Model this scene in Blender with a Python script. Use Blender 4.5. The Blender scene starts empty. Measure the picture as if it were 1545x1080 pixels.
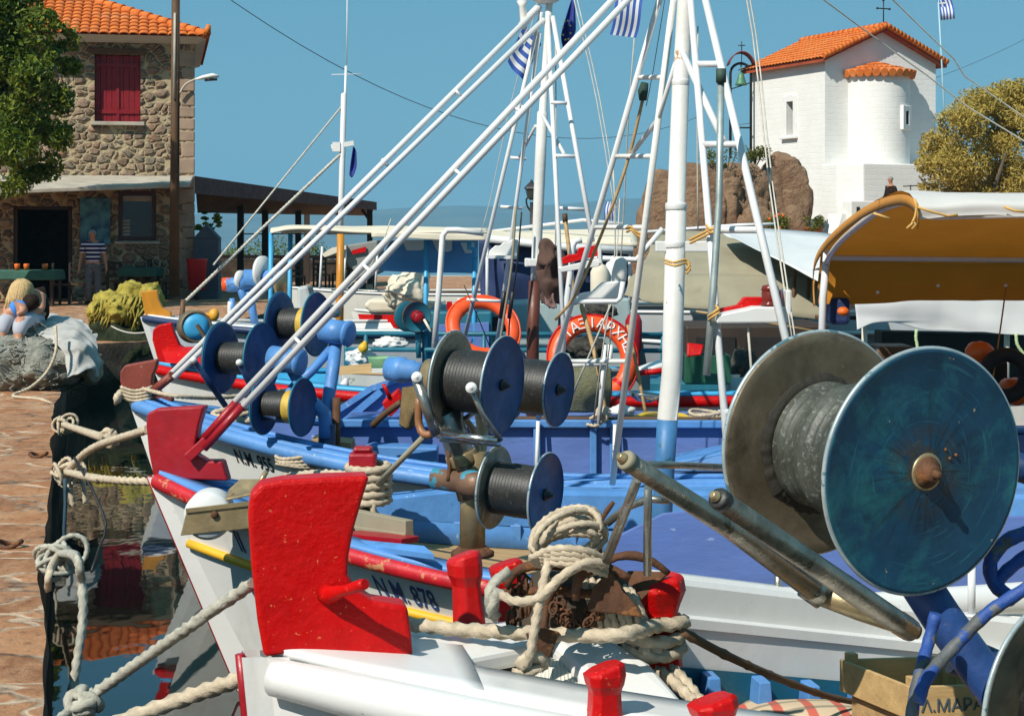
import bpy, bmesh, math, random
from mathutils import Vector, Matrix, noise
random.seed(7)
R = math.radians
F, CX, HY, CH = 2600.0, 772.5, 354.0, 2.4          # focal length in photo pixels, horizon, camera height over the water
V = Vector
scene = bpy.context.scene
COL = scene.collection

def P(px, py, Y):
    """the world point seen at a photo pixel when it stands Y metres away"""
    return V(((px - CX) * Y / F, Y, CH - (py - HY) * Y / F))
def PZ(px, py, z):
    return P(px, py, (CH - z) * F / (py - HY))

# ------------------------------------------------------------------ mesh collector
class MB:
    def __init__(s): s.v, s.f, s.sm, s.col = [], [], [], None
    def add(s, vs, fs, smooth=False):
        n = len(s.v); s.v += [V(p) for p in vs]
        for f in fs: s.f.append(tuple(i + n for i in f)); s.sm.append(smooth)
        return s
    def box(s, c, size, rot=None, taper=(1, 1)):
        c = V(c); hx, hy, hz = size[0] / 2, size[1] / 2, size[2] / 2
        vs = []
        for z in (-1, 1):
            tx, ty = taper if z > 0 else (1, 1)
            for x, y in ((-1, -1), (1, -1), (1, 1), (-1, 1)):
                p = V((x * hx * tx, y * hy * ty, z * hz))
                vs.append(c + (rot @ p if rot else p))
        return s.add(vs, [(3, 2, 1, 0), (4, 5, 6, 7), (0, 1, 5, 4), (1, 2, 6, 5), (2, 3, 7, 6), (3, 0, 4, 7)])
    def bar(s, a, b, w, h, up=(0, 0, 1)):
        a, b = V(a), V(b); d = (b - a); L = d.length; d.normalize()
        x = d.cross(V(up))
        if x.length < 1e-4: x = d.cross(V((1, 0, 0)))
        x.normalize(); z = x.cross(d)
        m = Matrix((x, d, z)).transposed()
        return s.box((a + b) / 2, (w, L, h), m)
    def tube(s, pts, r, n=8, cap=True, closed=False, lobes=0, lobe=0.0, pitch=1.0, flat=1.0):
        pts = [V(p) for p in pts]; m = len(pts)
        rs = r if isinstance(r, (list, tuple)) else [r] * m
        tan = []
        for i in range(m):
            if closed: d = pts[(i + 1) % m] - pts[i - 1]
            else: d = pts[min(i + 1, m - 1)] - pts[max(i - 1, 0)]
            tan.append(d.normalized() if d.length > 1e-9 else V((0, 0, 1)))
        t0 = tan[0]
        ref = V((0, 0, 1)) if abs(t0.z) < .9 else V((1, 0, 0))
        u = (ref - t0 * ref.dot(t0)).normalized()
        base = len(s.v); L = 0
        for i in range(m):
            t = tan[i]
            u = u - t * u.dot(t)
            u = u.normalized() if u.length > 1e-6 else t.orthogonal().normalized()
            w = t.cross(u)
            if i: L += (pts[i] - pts[i - 1]).length
            for k in range(n):
                a = 2 * math.pi * k / n
                rr = rs[i]
                if lobes: rr *= 1 + lobe * math.cos(lobes * (a - L * 2 * math.pi / pitch))
                s.v.append(pts[i] + u * (math.cos(a) * rr * flat) + w * (math.sin(a) * rr))
        for i in range(m if closed else m - 1):
            j = (i + 1) % m
            for k in range(n):
                q = (k + 1) % n
                s.f.append((base + i * n + k, base + i * n + q, base + j * n + q, base + j * n + k)); s.sm.append(True)
        if cap and not closed:
            s.f.append(tuple(base + k for k in reversed(range(n)))); s.sm.append(False)
            s.f.append(tuple(base + (m - 1) * n + k for k in range(n))); s.sm.append(False)
        return s
    def rope(s, pts, r, steps=None):
        pts = smooth_path(pts, spacing=r * 1.1)
        return s.tube(pts, r, n=12, lobes=3, lobe=.27, pitch=r * 8)
    def lathe(s, prof, origin, axis, n=32, smooth=True):
        """prof: list of (radius, height along axis)"""
        origin, axis = V(origin), V(axis).normalized()
        u = axis.orthogonal().normalized(); w = axis.cross(u)
        base = len(s.v); m = len(prof)
        for r, h in prof:
            for k in range(n):
                a = 2 * math.pi * k / n
                s.v.append(origin + axis * h + (u * math.cos(a) + w * math.sin(a)) * max(r, 1e-5))
        for i in range(m - 1):
            for k in range(n):
                q = (k + 1) % n
                s.f.append((base + i * n + k, base + i * n + q, base + (i + 1) * n + q, base + (i + 1) * n + k)); s.sm.append(smooth)
        s.f.append(tuple(base + k for k in reversed(range(n)))); s.sm.append(False)
        s.f.append(tuple(base + (m - 1) * n + k for k in range(n))); s.sm.append(False)
        return s
    def prism(s, poly, o, x, y, th):
        """poly 2-D outline in axes x, y from o; extruded th along x cross y, centred"""
        o, x, y = V(o), V(x), V(y); nrm = x.cross(y).normalized()
        n = len(poly)
        vs = [o + x * a + y * b + nrm * (th / 2) for a, b in poly] + [o + x * a + y * b - nrm * (th / 2) for a, b in poly]
        fs = [tuple(range(n)), tuple(reversed(range(n, 2 * n)))]
        for i in range(n):
            j = (i + 1) % n; fs.append((i, i + n, j + n, j))
        return s.add(vs, fs)
    def poly3(s, pts, off):
        """outline given as world points, extruded by the vector off"""
        off = V(off); n = len(pts); pts = [V(p) for p in pts]
        fs = [tuple(range(n)), tuple(reversed(range(n, 2 * n)))]
        for i in range(n):
            j = (i + 1) % n; fs.append((i, i + n, j + n, j))
        return s.add(pts + [p + off for p in pts], fs)
    def grid(s, rows, smooth=True, closed_u=False):
        base = len(s.v); m = len(rows); n = len(rows[0])
        for r in rows: s.v += [V(p) for p in r]
        for i in range(m - 1):
            for k in range(n if closed_u else n - 1):
                q = (k + 1) % n
                s.f.append((base + i * n + k, base + i * n + q, base + (i + 1) * n + q, base + (i + 1) * n + k)); s.sm.append(smooth)
        return s
    def blob(s, c, rad, amp=.15, freq=1.5, seed=0, sub=3, flat_bottom=None, squash=None):
        bm = bmesh.new(); bmesh.ops.create_icosphere(bm, subdivisions=sub, radius=1)
        c = V(c); rad = V(rad) if not isinstance(rad, (int, float)) else V((rad,) * 3)
        bm.verts.ensure_lookup_table()
        vs = []
        for v in bm.verts:
            p = v.co.copy()
            k = 1 + amp * noise.noise(p * freq + V((seed * 7.3, seed * 3.1, seed))) + amp * .5 * noise.noise(p * freq * 2.7 + V((seed, seed * 5.3, 9)))
            q = V((p.x * rad.x, p.y * rad.y, p.z * rad.z)) * k
            if flat_bottom is not None and q.z < flat_bottom: q.z = flat_bottom
            vs.append(c + q)
        fs = [tuple(v.index for v in f.verts) for f in bm.faces]
        bm.free()
        return s.add(vs, fs, True)

def smooth_path(pts, spacing=.03):
    """Catmull-Rom through the points, resampled evenly"""
    pts = [V(p) for p in pts]
    if len(pts) == 2:
        L = (pts[1] - pts[0]).length; n = max(2, int(L / spacing))
        return [pts[0].lerp(pts[1], i / n) for i in range(n + 1)]
    out = []
    ext = [pts[0] * 2 - pts[1]] + pts + [pts[-1] * 2 - pts[-2]]
    for i in range(1, len(ext) - 2):
        a, b, c, d = ext[i - 1], ext[i], ext[i + 1], ext[i + 2]
        n = max(2, int((c - b).length / spacing))
        for k in range(n):
            t = k / n
            out.append(.5 * ((2 * b) + (c - a) * t + (2 * a - 5 * b + 4 * c - d) * t * t + (3 * b - a - 3 * c + d) * t ** 3))
    out.append(pts[-1])
    return out

def sag(a, b, drop, n=14):
    a, b = V(a), V(b)
    return [a.lerp(b, i / n) - V((0, 0, drop * 4 * (i / n) * (1 - i / n))) for i in range(n + 1)]

# ------------------------------------------------------------------ objects
WPOS = {}
def props(o, label=None, cat=None, group=None, kind=None):
    if label: o['label'] = label
    if cat: o['category'] = cat
    if group: o['group'] = group
    if kind: o['kind'] = kind
    return o
def thing(name, loc, label, cat, group=None):
    o = bpy.data.objects.new(name, None); COL.objects.link(o)
    o.empty_display_size = .1
    o.location = V(loc); WPOS[o.name] = V(loc)
    return props(o, label, cat, group)
def obj(name, mb, mat, parent=None, label=None, cat=None, group=None, kind=None, bevel=0, solid=0, sub=0, seg=2, auto=None):
    me = bpy.data.meshes.new(name)
    if parent: org = WPOS[parent.name]
    elif kind == 'structure': org = V((0, 0, 0))
    else:
        xs = [p.x for p in mb.v]; ys = [p.y for p in mb.v]; zs = [p.z for p in mb.v]
        org = V(((min(xs) + max(xs)) / 2, (min(ys) + max(ys)) / 2, min(zs)))
    me.from_pydata([p - org for p in mb.v], [], mb.f)
    me.polygons.foreach_set('use_smooth', mb.sm)
    for m_ in (mat if isinstance(mat, (list, tuple)) else [mat]): me.materials.append(m_)
    me.update()
    o = bpy.data.objects.new(name, me); COL.objects.link(o)
    if parent: o.parent = parent
    else: o.location = org
    WPOS[o.name] = org
    if bevel:
        b = o.modifiers.new('bevel', 'BEVEL'); b.width = bevel; b.segments = seg; b.limit_method = 'ANGLE'; b.angle_limit = R(35)
    if solid:
        b = o.modifiers.new('thick', 'SOLIDIFY'); b.thickness = solid; b.offset = 0
    if sub:
        b = o.modifiers.new('sub', 'SUBSURF'); b.levels = sub; b.render_levels = sub
    return props(o, label, cat, group, kind)
def struct(name, mb, mat, parent=None, **k): return obj(name, mb, mat, parent, kind='structure', **k)
def dup(root, delta, label=None, group=None, rotz=0):
    r = root.copy(); COL.objects.link(r); r.location = root.location + V(delta); WPOS[r.name] = WPOS[root.name] + V(delta)
    r.rotation_euler = (0, 0, root.rotation_euler.z + rotz)
    if label: r['label'] = label
    if group: r['group'] = group
    for ch in root.children:
        c = ch.copy(); COL.objects.link(c); c.parent = r; WPOS[c.name] = WPOS[r.name]
        for g in ch.children:
            d = g.copy(); COL.objects.link(d); d.parent = c; WPOS[d.name] = WPOS[r.name]
    return r

# ------------------------------------------------------------------ materials
class NT:
    def __init__(s, name):
        s.m = bpy.data.materials.new(name); s.m.use_nodes = True
        s.t = s.m.node_tree; s.n = s.t.nodes; s.n.clear()
        s.out = s.n.new('ShaderNodeOutputMaterial'); s.p = s.n.new('ShaderNodeBsdfPrincipled')
        s.t.links.new(s.p.outputs[0], s.out.inputs[0])
        s.tc = s.n.new('ShaderNodeTexCoord')
    def link(s, a, b): s.t.links.new(a, b)
    def node(s, kind, **k):
        n = s.n.new('ShaderNode' + kind)
        for a, b in k.items(): setattr(n, a, b)
        return n
    def coord(s, which='Object', scale=None, rot=None):
        c = s.tc.outputs[which]
        if scale is None and rot is None: return c
        m = s.node('Mapping'); s.link(c, m.inputs[0])
        if scale: m.inputs['Scale'].default_value = scale
        if rot: m.inputs['Rotation'].default_value = rot
        return m.outputs[0]
    def noise(s, scale, detail=4, rough=.55, co=None, dist=0):
        n = s.node('TexNoise'); n.inputs['Scale'].default_value = scale; n.inputs['Detail'].default_value = detail
        n.inputs['Roughness'].default_value = rough; n.inputs['Distortion'].default_value = dist
        s.link(co or s.coord(), n.inputs[0]); return n.outputs[0]
    def ramp(s, fac, stops, interp='LINEAR'):
        r = s.node('ValToRGB'); r.color_ramp.interpolation = interp; e = r.color_ramp.elements
        while len(e) < len(stops): e.new(.5)
        for el, (p, c) in zip(e, stops):
            el.position = p; el.color = (c, c, c, 1) if isinstance(c, (int, float)) else (*c, 1)
        s.link(fac, r.inputs[0]); return r.outputs[0]
    def mix(s, fac, a, b, mode='MIX'):
        m = s.node('Mix', data_type='RGBA', blend_type=mode)
        for sock, val in ((m.inputs[0], fac), (m.inputs[6], a), (m.inputs[7], b)):
            if isinstance(val, (int, float)): sock.default_value = val
            elif isinstance(val, tuple): sock.default_value = (*val, 1)
            else: s.link(val, sock)
        return m.outputs[2]
    def math(s, op, a, b=0.0):
        m = s.node('Math', operation=op)
        for i, val in enumerate((a, b)):
            if isinstance(val, (int, float)): m.inputs[i].default_value = val
            else: s.link(val, m.inputs[i])
        return m.outputs[0]
    def bump(s, h, strength=.3, dist=.01):
        b = s.node('Bump'); b.inputs['Strength'].default_value = strength; b.inputs['Distance'].default_value = dist
        s.link(h, b.inputs['Height']); s.link(b.outputs[0], s.p.inputs['Normal']); return b
    def color(s, c):
        if isinstance(c, tuple): s.p.inputs['Base Color'].default_value = (*c, 1)
        else: s.link(c, s.p.inputs['Base Color'])
    def set(s, rough=.5, metal=0, spec=.5):
        s.p.inputs['Roughness'].default_value = rough; s.p.inputs['Metallic'].default_value = metal
        s.p.inputs['Specular IOR Level'].default_value = spec; return s

def sc(c, k): return tuple(min(1, x * k) for x in c)
def paint(name, col, rough=.45, metal=0, var=.12, vs=2.5, bump=.15, bs=30, wear=None, wamt=.1, ws=9, wear2=None, w2amt=.05, w2s=4, spec=.5, co='Object', stretch=None):
    t = NT(name); t.set(rough, metal, spec)
    cc = t.coord(co, stretch) if stretch else t.coord(co)
    c = t.mix(t.ramp(t.noise(vs, 5, .6, cc), [(.3, 0.0), (.7, 1.0)]), sc(col, 1 - var), sc(col, 1 + var))
    if wear:
        w = t.ramp(t.noise(ws, 8, .65, cc), [(.72 - wamt, 0.0), (.75 - wamt, 1.0)])
        c = t.mix(w, c, wear)
    if wear2:
        w = t.ramp(t.noise(w2s, 9, .7, cc, .4), [(.7 - w2amt, 0.0), (.8 - w2amt, 1.0)])
        c = t.mix(w, c, wear2)
    t.color(c)
    t.bump(t.noise(bs, 6, .6, cc), bump, .006)
    rr = t.ramp(t.noise(vs * 3, 4, .6, cc), [(.3, max(.05, rough - .12)), (.7, min(1, rough + .12))])
    t.link(rr, t.p.inputs['Roughness'])
    return t.m
M = {}
# ================================================================== light, sky, camera
SUN = V((-.44, -.56, .70)).normalized()            # towards the sun
def setup():
    w = bpy.data.worlds.new("World"); scene.world = w; w.use_nodes = True
    t = w.node_tree; n = t.nodes; n.clear()
    out = n.new('ShaderNodeOutputWorld'); bg = n.new('ShaderNodeBackground'); sky = n.new('ShaderNodeTexSky')
    sky.sky_type = 'NISHITA'; sky.sun_disc = False
    sky.sun_elevation = math.asin(SUN.z); sky.sun_rotation = math.atan2(SUN.x, SUN.y)
    sky.air_density = 1.0; sky.dust_density = 0; sky.ozone_density = 2.2
    mx = n.new('ShaderNodeMix'); mx.data_type = 'RGBA'; mx.inputs[0].default_value = .72     # an even, deep teal summer sky
    mx.inputs[7].default_value = (1.42, 4.95, 7.1, 1)
    t.links.new(sky.outputs[0], mx.inputs[6])
    t.links.new(mx.outputs[2], bg.inputs[0]); bg.inputs[1].default_value = .068
    t.links.new(bg.outputs[0], out.inputs[0])
    l = bpy.data.lights.new('sun', 'SUN'); l.energy = 5.0; l.angle = R(.55); l.color = (1, .95, .86)
    o = bpy.data.objects.new('sun', l); COL.objects.link(o)
    o.rotation_euler = SUN.to_track_quat('Z', 'Y').to_euler(); o.location = (-30, -40, 50)
    c = bpy.data.cameras.new('camera'); c.sensor_width = 36; c.lens = 36 * F / 1545
    c.shift_y = -(540 - HY) / 1545; c.clip_start = .1; c.clip_end = 30000
    o = bpy.data.objects.new('camera', c); COL.objects.link(o); o.location = (0, 0, CH); o.rotation_euler = (R(90), 0, 0)
    scene.camera = o
    scene.view_settings.view_transform = 'Standard'; scene.view_settings.look = 'None'
    scene.view_settings.exposure = .15; scene.view_settings.gamma = 1
    scene.cycles.max_bounces = 8; scene.cycles.diffuse_bounces = 3; scene.cycles.glossy_bounces = 3
    scene.cycles.transparent_max_bounces = 6; scene.cycles.caustics_reflective = False; scene.cycles.caustics_refractive = False
    scene.cycles.use_denoising = True; scene.cycles.volume_bounces = 0
    scene.cycles.use_adaptive_sampling = True
setup()

# ================================================================== setting materials
def mk_water():
    t = NT('harbour_water'); t.set(.02, 0, .5); t.p.inputs['IOR'].default_value = 1.5
    t.color(t.mix(t.ramp(t.noise(.35, 3), [(.35, 0.0), (.65, 1.0)]), (.004, .012, .012), (.010, .024, .020)))
    a = t.noise(1.6, 3, .5, t.coord('Object', (1, .6, 1))); b = t.noise(.45, 2, .5)
    bm_ = t.bump(t.math('ADD', t.math('MULTIPLY', a, .35), b), .075, .14)
    return t.m
M['water'] = mk_water()
def mk_quay():
    t = NT('quay_paving'); t.set(.9, 0, .25)
    co = t.coord('Object', (.9, 1.25, 1), (0, 0, R(-14))); wob = t.node('VectorMath', operation='ADD')
    nz = t.node('TexNoise'); nz.inputs['Scale'].default_value = 3.0; t.link(co, nz.inputs[0])
    sc_ = t.node('VectorMath', operation='SCALE'); sc_.inputs['Scale'].default_value = .35; t.link(nz.outputs[1], sc_.inputs[0])
    t.link(co, wob.inputs[0]); t.link(sc_.outputs[0], wob.inputs[1])
    v = t.node('TexVoronoi', feature='DISTANCE_TO_EDGE'); v.inputs['Scale'].default_value = 2.1; t.link(wob.outputs[0], v.inputs[0]); v.inputs['Randomness'].default_value = .8
    v2 = t.node('TexVoronoi', feature='F1'); v2.inputs['Scale'].default_value = 2.1; v2.inputs['Randomness'].default_value = .8; t.link(wob.outputs[0], v2.inputs[0])
    sep = t.node('SeparateColor'); t.link(v2.outputs['Color'], sep.inputs[0])
    stone = t.ramp(sep.outputs[0], [(0, (.26, .105, .045)), (.4, (.36, .15, .065)), (.7, (.42, .20, .095)), (1, (.30, .14, .075))])
    stone = t.mix(t.ramp(t.noise(5, 7, .7, t.coord('Object', (1.2, .5, 1))), [(.40, 0.0), (.65, .8)]), stone, (.50, .28, .15))
    stone = t.mix(t.ramp(t.noise(16, 7, .7, t.coord('Object', (1.2, .5, 1))), [(.56, 0.0), (.70, .85)]), stone, (.12, .05, .025))
    wn = t.noise(5, 5, .7)
    mort = t.ramp(t.math('SUBTRACT', v.outputs[0], t.math('MULTIPLY', wn, .055)), [(0.0, 1.0), (.02, 0.0)])
    mcol = t.mix(t.ramp(t.noise(2.2, 6, .7), [(.42, 0.0), (.56, 1.0)]), (.16, .09, .055), (.60, .44, .30))
    t.color(t.mix(mort, stone, mcol))
    h = t.math('ADD', t.math('MULTIPLY', t.ramp(v.outputs[0], [(0, 0.0), (.08, 1.0)]), .4), t.math('MULTIPLY', t.noise(12, 7, .7), 1.0))
    t.bump(h, .8, .03)
    return t.m
M['quay'] = mk_quay()
def mk_quaywall():
    t = NT('quay_wall_stone'); t.set(.9, 0, .3)
    c = t.mix(t.ramp(t.noise(3, 6, .65), [(.35, 0.0), (.65, 1.0)]), (.07, .05, .035), (.16, .12, .085))
    g = t.node('NewGeometry'); sp = t.node('SeparateXYZ'); t.link(g.outputs['Position'], sp.inputs[0])
    wet = t.ramp(t.math('ADD', sp.outputs[2], t.math('MULTIPLY', t.noise(4, 4), .25)), [(.30, 1.0), (.5, 0.0)])
    t.color(t.mix(wet, c, (.018, .020, .010))); t.bump(t.noise(9, 8, .7), .9, .06)
    return t.m
M['quay_wall'] = mk_quaywall()
def mk_stone():
    t = NT('rubble_stone'); t.set(.92, 0, .2)
    co = t.coord('Object', (3.7, 3.7, 5.0))
    nz = t.node('TexNoise'); nz.inputs['Scale'].default_value = 1.6; nz.inputs['Detail'].default_value = 2; t.link(co, nz.inputs[0])
    s_ = t.node('VectorMath', operation='SCALE'); s_.inputs['Scale'].default_value = .55; t.link(nz.outputs[1], s_.inputs[0])
    a = t.node('VectorMath', operation='ADD'); t.link(co, a.inputs[0]); t.link(s_.outputs[0], a.inputs[1])
    ve = t.node('TexVoronoi', feature='DISTANCE_TO_EDGE'); ve.inputs['Scale'].default_value = 1.0; ve.inputs['Randomness'].default_value = .85
    vc = t.node('TexVoronoi', feature='F1'); vc.inputs['Scale'].default_value = 1.0; vc.inputs['Randomness'].default_value = .85
    t.link(a.outputs[0], ve.inputs[0]); t.link(a.outputs[0], vc.inputs[0])
    sp = t.node('SeparateColor'); t.link(vc.outputs['Color'], sp.inputs[0])
    st = t.ramp(sp.outputs[0], [(0, (.16, .10, .06)), (.25, (.30, .20, .13)), (.45, (.20, .17, .12)), (.65, (.36, .22, .15)), (.85, (.28, .15, .09)), (1, (.44, .34, .22))])
    st = t.mix(t.ramp(t.noise(7, 5, .65), [(.3, 0.0), (.7, .7)]), st, (.20, .16, .12))
    e = t.math('SUBTRACT', t.math('MINIMUM', ve.outputs[0], t.math('MULTIPLY', t.math('SUBTRACT', .78, vc.outputs['Distance']), .5)), t.math('MULTIPLY', t.noise(5, 3), .05))
    mo = t.ramp(e, [(.0, 1.0), (.07, 0.0)])
    t.color(t.mix(mo, st, (.45, .36, .22)))
    hh = t.math('ADD', t.ramp(e, [(0, 0.0), (.2, 1.0)]), t.math('MULTIPLY', t.noise(10, 5, .7), .35))
    t.bump(hh, 1.0, .10)
    return t.m
M['stone'] = mk_stone()
def mk_white_brick():
    t = NT('whitewashed_masonry'); t.set(.9, 0, .2)
    rot = t.coord('Object', None, (0, 0, R(-24)))
    sp = t.node('SeparateXYZ'); t.link(rot, sp.inputs[0])
    cb = t.node('CombineXYZ'); t.link(t.math('ADD', sp.outputs[0], sp.outputs[1]), cb.inputs[0]); t.link(sp.outputs[2], cb.inputs[1])
    nz = t.node('TexNoise'); nz.inputs['Scale'].default_value = 2.5; t.link(rot, nz.inputs[0])
    s_ = t.node('VectorMath', operation='SCALE'); s_.inputs['Scale'].default_value = .14; t.link(nz.outputs[1], s_.inputs[0])
    a = t.node('VectorMath', operation='ADD'); t.link(cb.outputs[0], a.inputs[0]); t.link(s_.outputs[0], a.inputs[1])
    br = t.node('TexBrick'); t.link(a.outputs[0], br.inputs[0]); br.inputs['Scale'].default_value = 1.0
    br.inputs['Mortar Size'].default_value = .018; br.inputs['Mortar Smooth'].default_value = .7; br.inputs['Brick Width'].default_value = .42; br.inputs['Row Height'].default_value = .19
    br.inputs['Color1'].default_value = (1, 1, 1, 1); br.inputs['Color2'].default_value = (.75, .75, .75, 1); br.inputs['Mortar'].default_value = (0, 0, 0, 1)
    t.color(t.mix(t.ramp(t.noise(1.5, 6, .65), [(.4, 0.0), (.75, 1.0)]), (.80, .785, .745), (.74, .72, .67)))
    t.bump(t.math('ADD', br.outputs[0], t.math('MULTIPLY', t.noise(6, 5, .7), 1.0)), .22, .03)
    return t.m
M['whitewash'] = mk_white_brick()
M['plaster'] = paint('white_plaster', (.76, .75, .71), .9, var=.05, bump=.4, bs=6, spec=.2, wear=(.62, .58, .5), wamt=.04, ws=3)
def mk_tile():
    t = NT('clay_tile'); t.set(.75, 0, .3)
    c = t.mix(t.ramp(t.noise(4, 5, .7), [(.3, 0.0), (.7, 1.0)]), (.50, .10, .015), (.72, .21, .035))
    c = t.mix(t.ramp(t.noise(1.3, 5, .7), [(.5, 0.0), (.75, .6)]), c, (.62, .30, .13))
    t.color(c); t.bump(t.noise(20, 4), .2, .01); return t.m
M['tile'] = mk_tile()
def mk_rock():
    t = NT('brown_rock'); t.set(.92, 0, .2)
    c = t.mix(t.ramp(t.noise(.7, 8, .65), [(.3, 0.0), (.7, 1.0)]), (.19, .105, .06), (.42, .27, .165))
    c = t.mix(t.ramp(t.noise(3, 8, .7), [(.55, 0.0), (.72, .8)]), c, (.12, .06, .04))
    c = t.mix(t.ramp(t.noise(1.9, 8, .7, t.coord('Object', (1, 1, 2))), [(.55, 0.0), (.75, .6)]), c, (.46, .34, .22))
    t.color(c); t.bump(t.math('ADD', t.noise(1.6, 10, .7), t.math('MULTIPLY', t.noise(7, 8, .7), .4)), 1.0, .3); return t.m
M['rock'] = mk_rock()
M['hill'] = paint('hill_scrub', (.10, .10, .07), .95, var=.4, vs=.004, bump=0, bs=.02)
def leafmat(name, a, b, tr=.35):
    t = NT(name); t.set(.55, 0, .35)
    g = t.node('NewGeometry')
    c = t.mix(g.outputs['Random Per Island'], a, b)
    t.color(c)
    tl = t.node('BsdfTranslucent'); t.link(c, tl.inputs[0])
    ms = t.node('MixShader'); ms.inputs[0].default_value = tr
    t.link(t.p.outputs[0], ms.inputs[1]); t.link(tl.outputs[0], ms.inputs[2]); t.link(ms.outputs[0], t.out.inputs[0])
    return t.m
M['leaf'] = leafmat('tree_leaves', (.035, .075, .008), (.22, .27, .022))
M['leaf_tamarisk'] = leafmat('tamarisk_leaves', (.34, .25, .045), (.64, .50, .13))
M['leaf_bush'] = leafmat('bush_leaves', (.07, .09, .012), (.22, .22, .03))
M['bark'] = paint('bark', (.10, .075, .05), .9, var=.3, bump=.8, bs=12)
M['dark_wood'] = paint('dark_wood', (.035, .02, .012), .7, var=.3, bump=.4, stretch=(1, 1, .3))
M['brown_wood'] = paint('brown_wood', (.10, .05, .02), .7, var=.3, bump=.5, bs=14, wear=(.2, .14, .09), wamt=.08)
M['shutter'] = paint('red_shutter', (.22, .004, .010), .5, var=.15, bump=.2)
M['concrete'] = paint('pale_concrete', (.42, .38, .31), .9, var=.2, bump=.5, bs=10, spec=.2)
M['cable'] = paint('grey_cable', (.10, .12, .15), .6)
M['black'] = paint('black_iron', (.012, .012, .013), .5, var=.2)
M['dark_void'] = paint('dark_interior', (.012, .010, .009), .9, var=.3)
M['glass'] = paint('window_glass', (.02, .022, .025), .08, var=.1, bump=0)

# ================================================================== water, hills, ground
mb = MB(); mb.grid([[(-12000, -60, 0), (12000, -60, 0)], [(-12000, 14000, 0), (12000, 14000, 0)]], False)
struct('water', mb, M['water'])
def hills():
    mb = MB(); rows = []
    # ridge heights read off the skyline: (photo x, photo y)
    prof = [(-300, 330), (0, 326), (290, 322), (420, 320), (560, 316), (620, 312), (690, 309), (780, 311), (860, 307), (930, 299), (990, 298), (1060, 305), (1200, 300), (1500, 312), (1900, 330), (2400, 345)]
    N = 150
    for j, (Y, k) in enumerate(((5200, 0.0), (5500, .30), (5900, .62), (6300, .9), (6600, 1.0), (7200, .8), (8200, -.02))):
        row = []
        for i in range(N + 1):
            px = -300 + 2700 * i / N
            for a, b in zip(prof, prof[1:]):
                if a[0] <= px <= b[0]: y = a[1] + (b[1] - a[1]) * (px - a[0]) / (b[0] - a[0]); break
            H = (354 - y) * 6600 / F
            X = (px - CX) * 6600 / F
            nz = noise.fractal(V((X * .0016, Y * .0016, 3)), 1.0, 2.0, 6)
            z = H * k * (1 + .16 * nz * (1 if k < .95 else .25)) - 1
            row.append((X, Y + 120 * nz, z))
        rows.append(row)
    mb.grid(rows); struct('hills', mb, M['hill'])
hills()

QZ = .8
QEDGE = [(1.5, -6), (-.08, 0), (-.62, 2.1), (-1.10, 3.9), (-1.62, 5.9), (-2.16, 7.9), (-2.70, 10), (-3.2, 12), (-3.75, 14), (-4.25, 16), (-4.72, 18), (-5.3, 20.5), (-6.0, 23.2), (-6.2, 25.2), (-5.2, 26.2), (-5.0, 36.5), (-1.6, 48.5), (3, 50), (9, 50.5), (16, 50), (30, 49)]
def quay():
    # densify the edge and give it a worn, uneven line
    e = []
    for a, b in zip(QEDGE, QEDGE[1:]):
        a, b = V((*a, 0)), V((*b, 0)); L = (b - a).length; n = max(1, int(L / .12)) if a.y < 26 and b.y > -1 else max(1, int(L / 2))
        for i in range(n): e.append(a.lerp(b, i / n))
    e.append(V((*QEDGE[-1], 0)))
    mb = MB(); top = []; wall = []
    for p in e:
        j = .05 * noise.noise(p * .9) + .012 * noise.noise(p * 2.6)
        zz = QZ + .012 * noise.noise(p * 2.3)
        q = V((p.x + j, p.y, zz))
        top.append(q)
        wall.append([q + V((0, 0, 0)), q + V((.012, 0, -.05)), q + V((-.01, 0, -.22)), q + V((-.02 + .03 * noise.noise(p * .5), 0, -.5)), q + V((0, 0, -1.3))])
    # paving as a strip from the edge inland
    rows = []
    for q in top:
        far = V((-34, q.y + (q.x + 34) * -.05, QZ)) if q.y < 47 else V((q.x * .6 - 4, 66, QZ))
        rows.append([q, q.lerp(far, .004) + V((0, 0, .004)), q.lerp(far, .03), q.lerp(far, .2), far])
    mb.grid(rows); struct('quay_pavement', mb, M['quay'])
    mb = MB(); mb.grid(wall); struct('quay_wall', mb, M['quay_wall'])
    # land behind the far quay
    mb = MB(); mb.poly3([(-34, 60, QZ - .02), (-1, 60, QZ - .02), (30, 49.5, QZ - .02), (45, 72, QZ - .02), (-34, 66, QZ - .02)], (0, 0, -1.3))
    struct('far_quay_ground', mb, M['concrete'])
quay()

# ================================================================== stone tower house
def tile_field(mb, eave0, u, v, ncol, pitch, length, rise=.055, lap=.33, n=6, thick=.02):
    """columns of half-round clay tiles; eave0 corner, u along the eave, v up the slope, length(i) metres of slope for a column"""
    u, v = V(u).normalized(), V(v).normalized(); nr = u.cross(v).normalized()
    if nr.z < 0: nr = -nr
    for i in range(ncol):
        L0, L1 = length(i)
        c = V(eave0) + u * (pitch * (i + .5))
        m = max(1, int(math.ceil((L1 - L0) / lap)))
        for j in range(m):
            a, b = L0 + j * lap, min(L1, L0 + (j + 1) * lap + .05)
            rows = []
            jit = random.uniform(-.008, .008)
            for k in range(n + 1):
                t = math.pi * k / n
                w = -math.cos(t) * pitch * .52; h = math.sin(t) * rise
                ra = c + u * (w + jit) + nr * (h + .028); rb = c + u * (w * .86 + jit) + nr * (h * .9)
                rows.append([ra + v * a, rb + v * b])
            base = len(mb.v); mb.grid(rows)
            # closed front edge of the tile
            front = [r[0] for r in rows]; lo = [p - nr * thick for p in front]
            mb.grid([front, lo], False)

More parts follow.
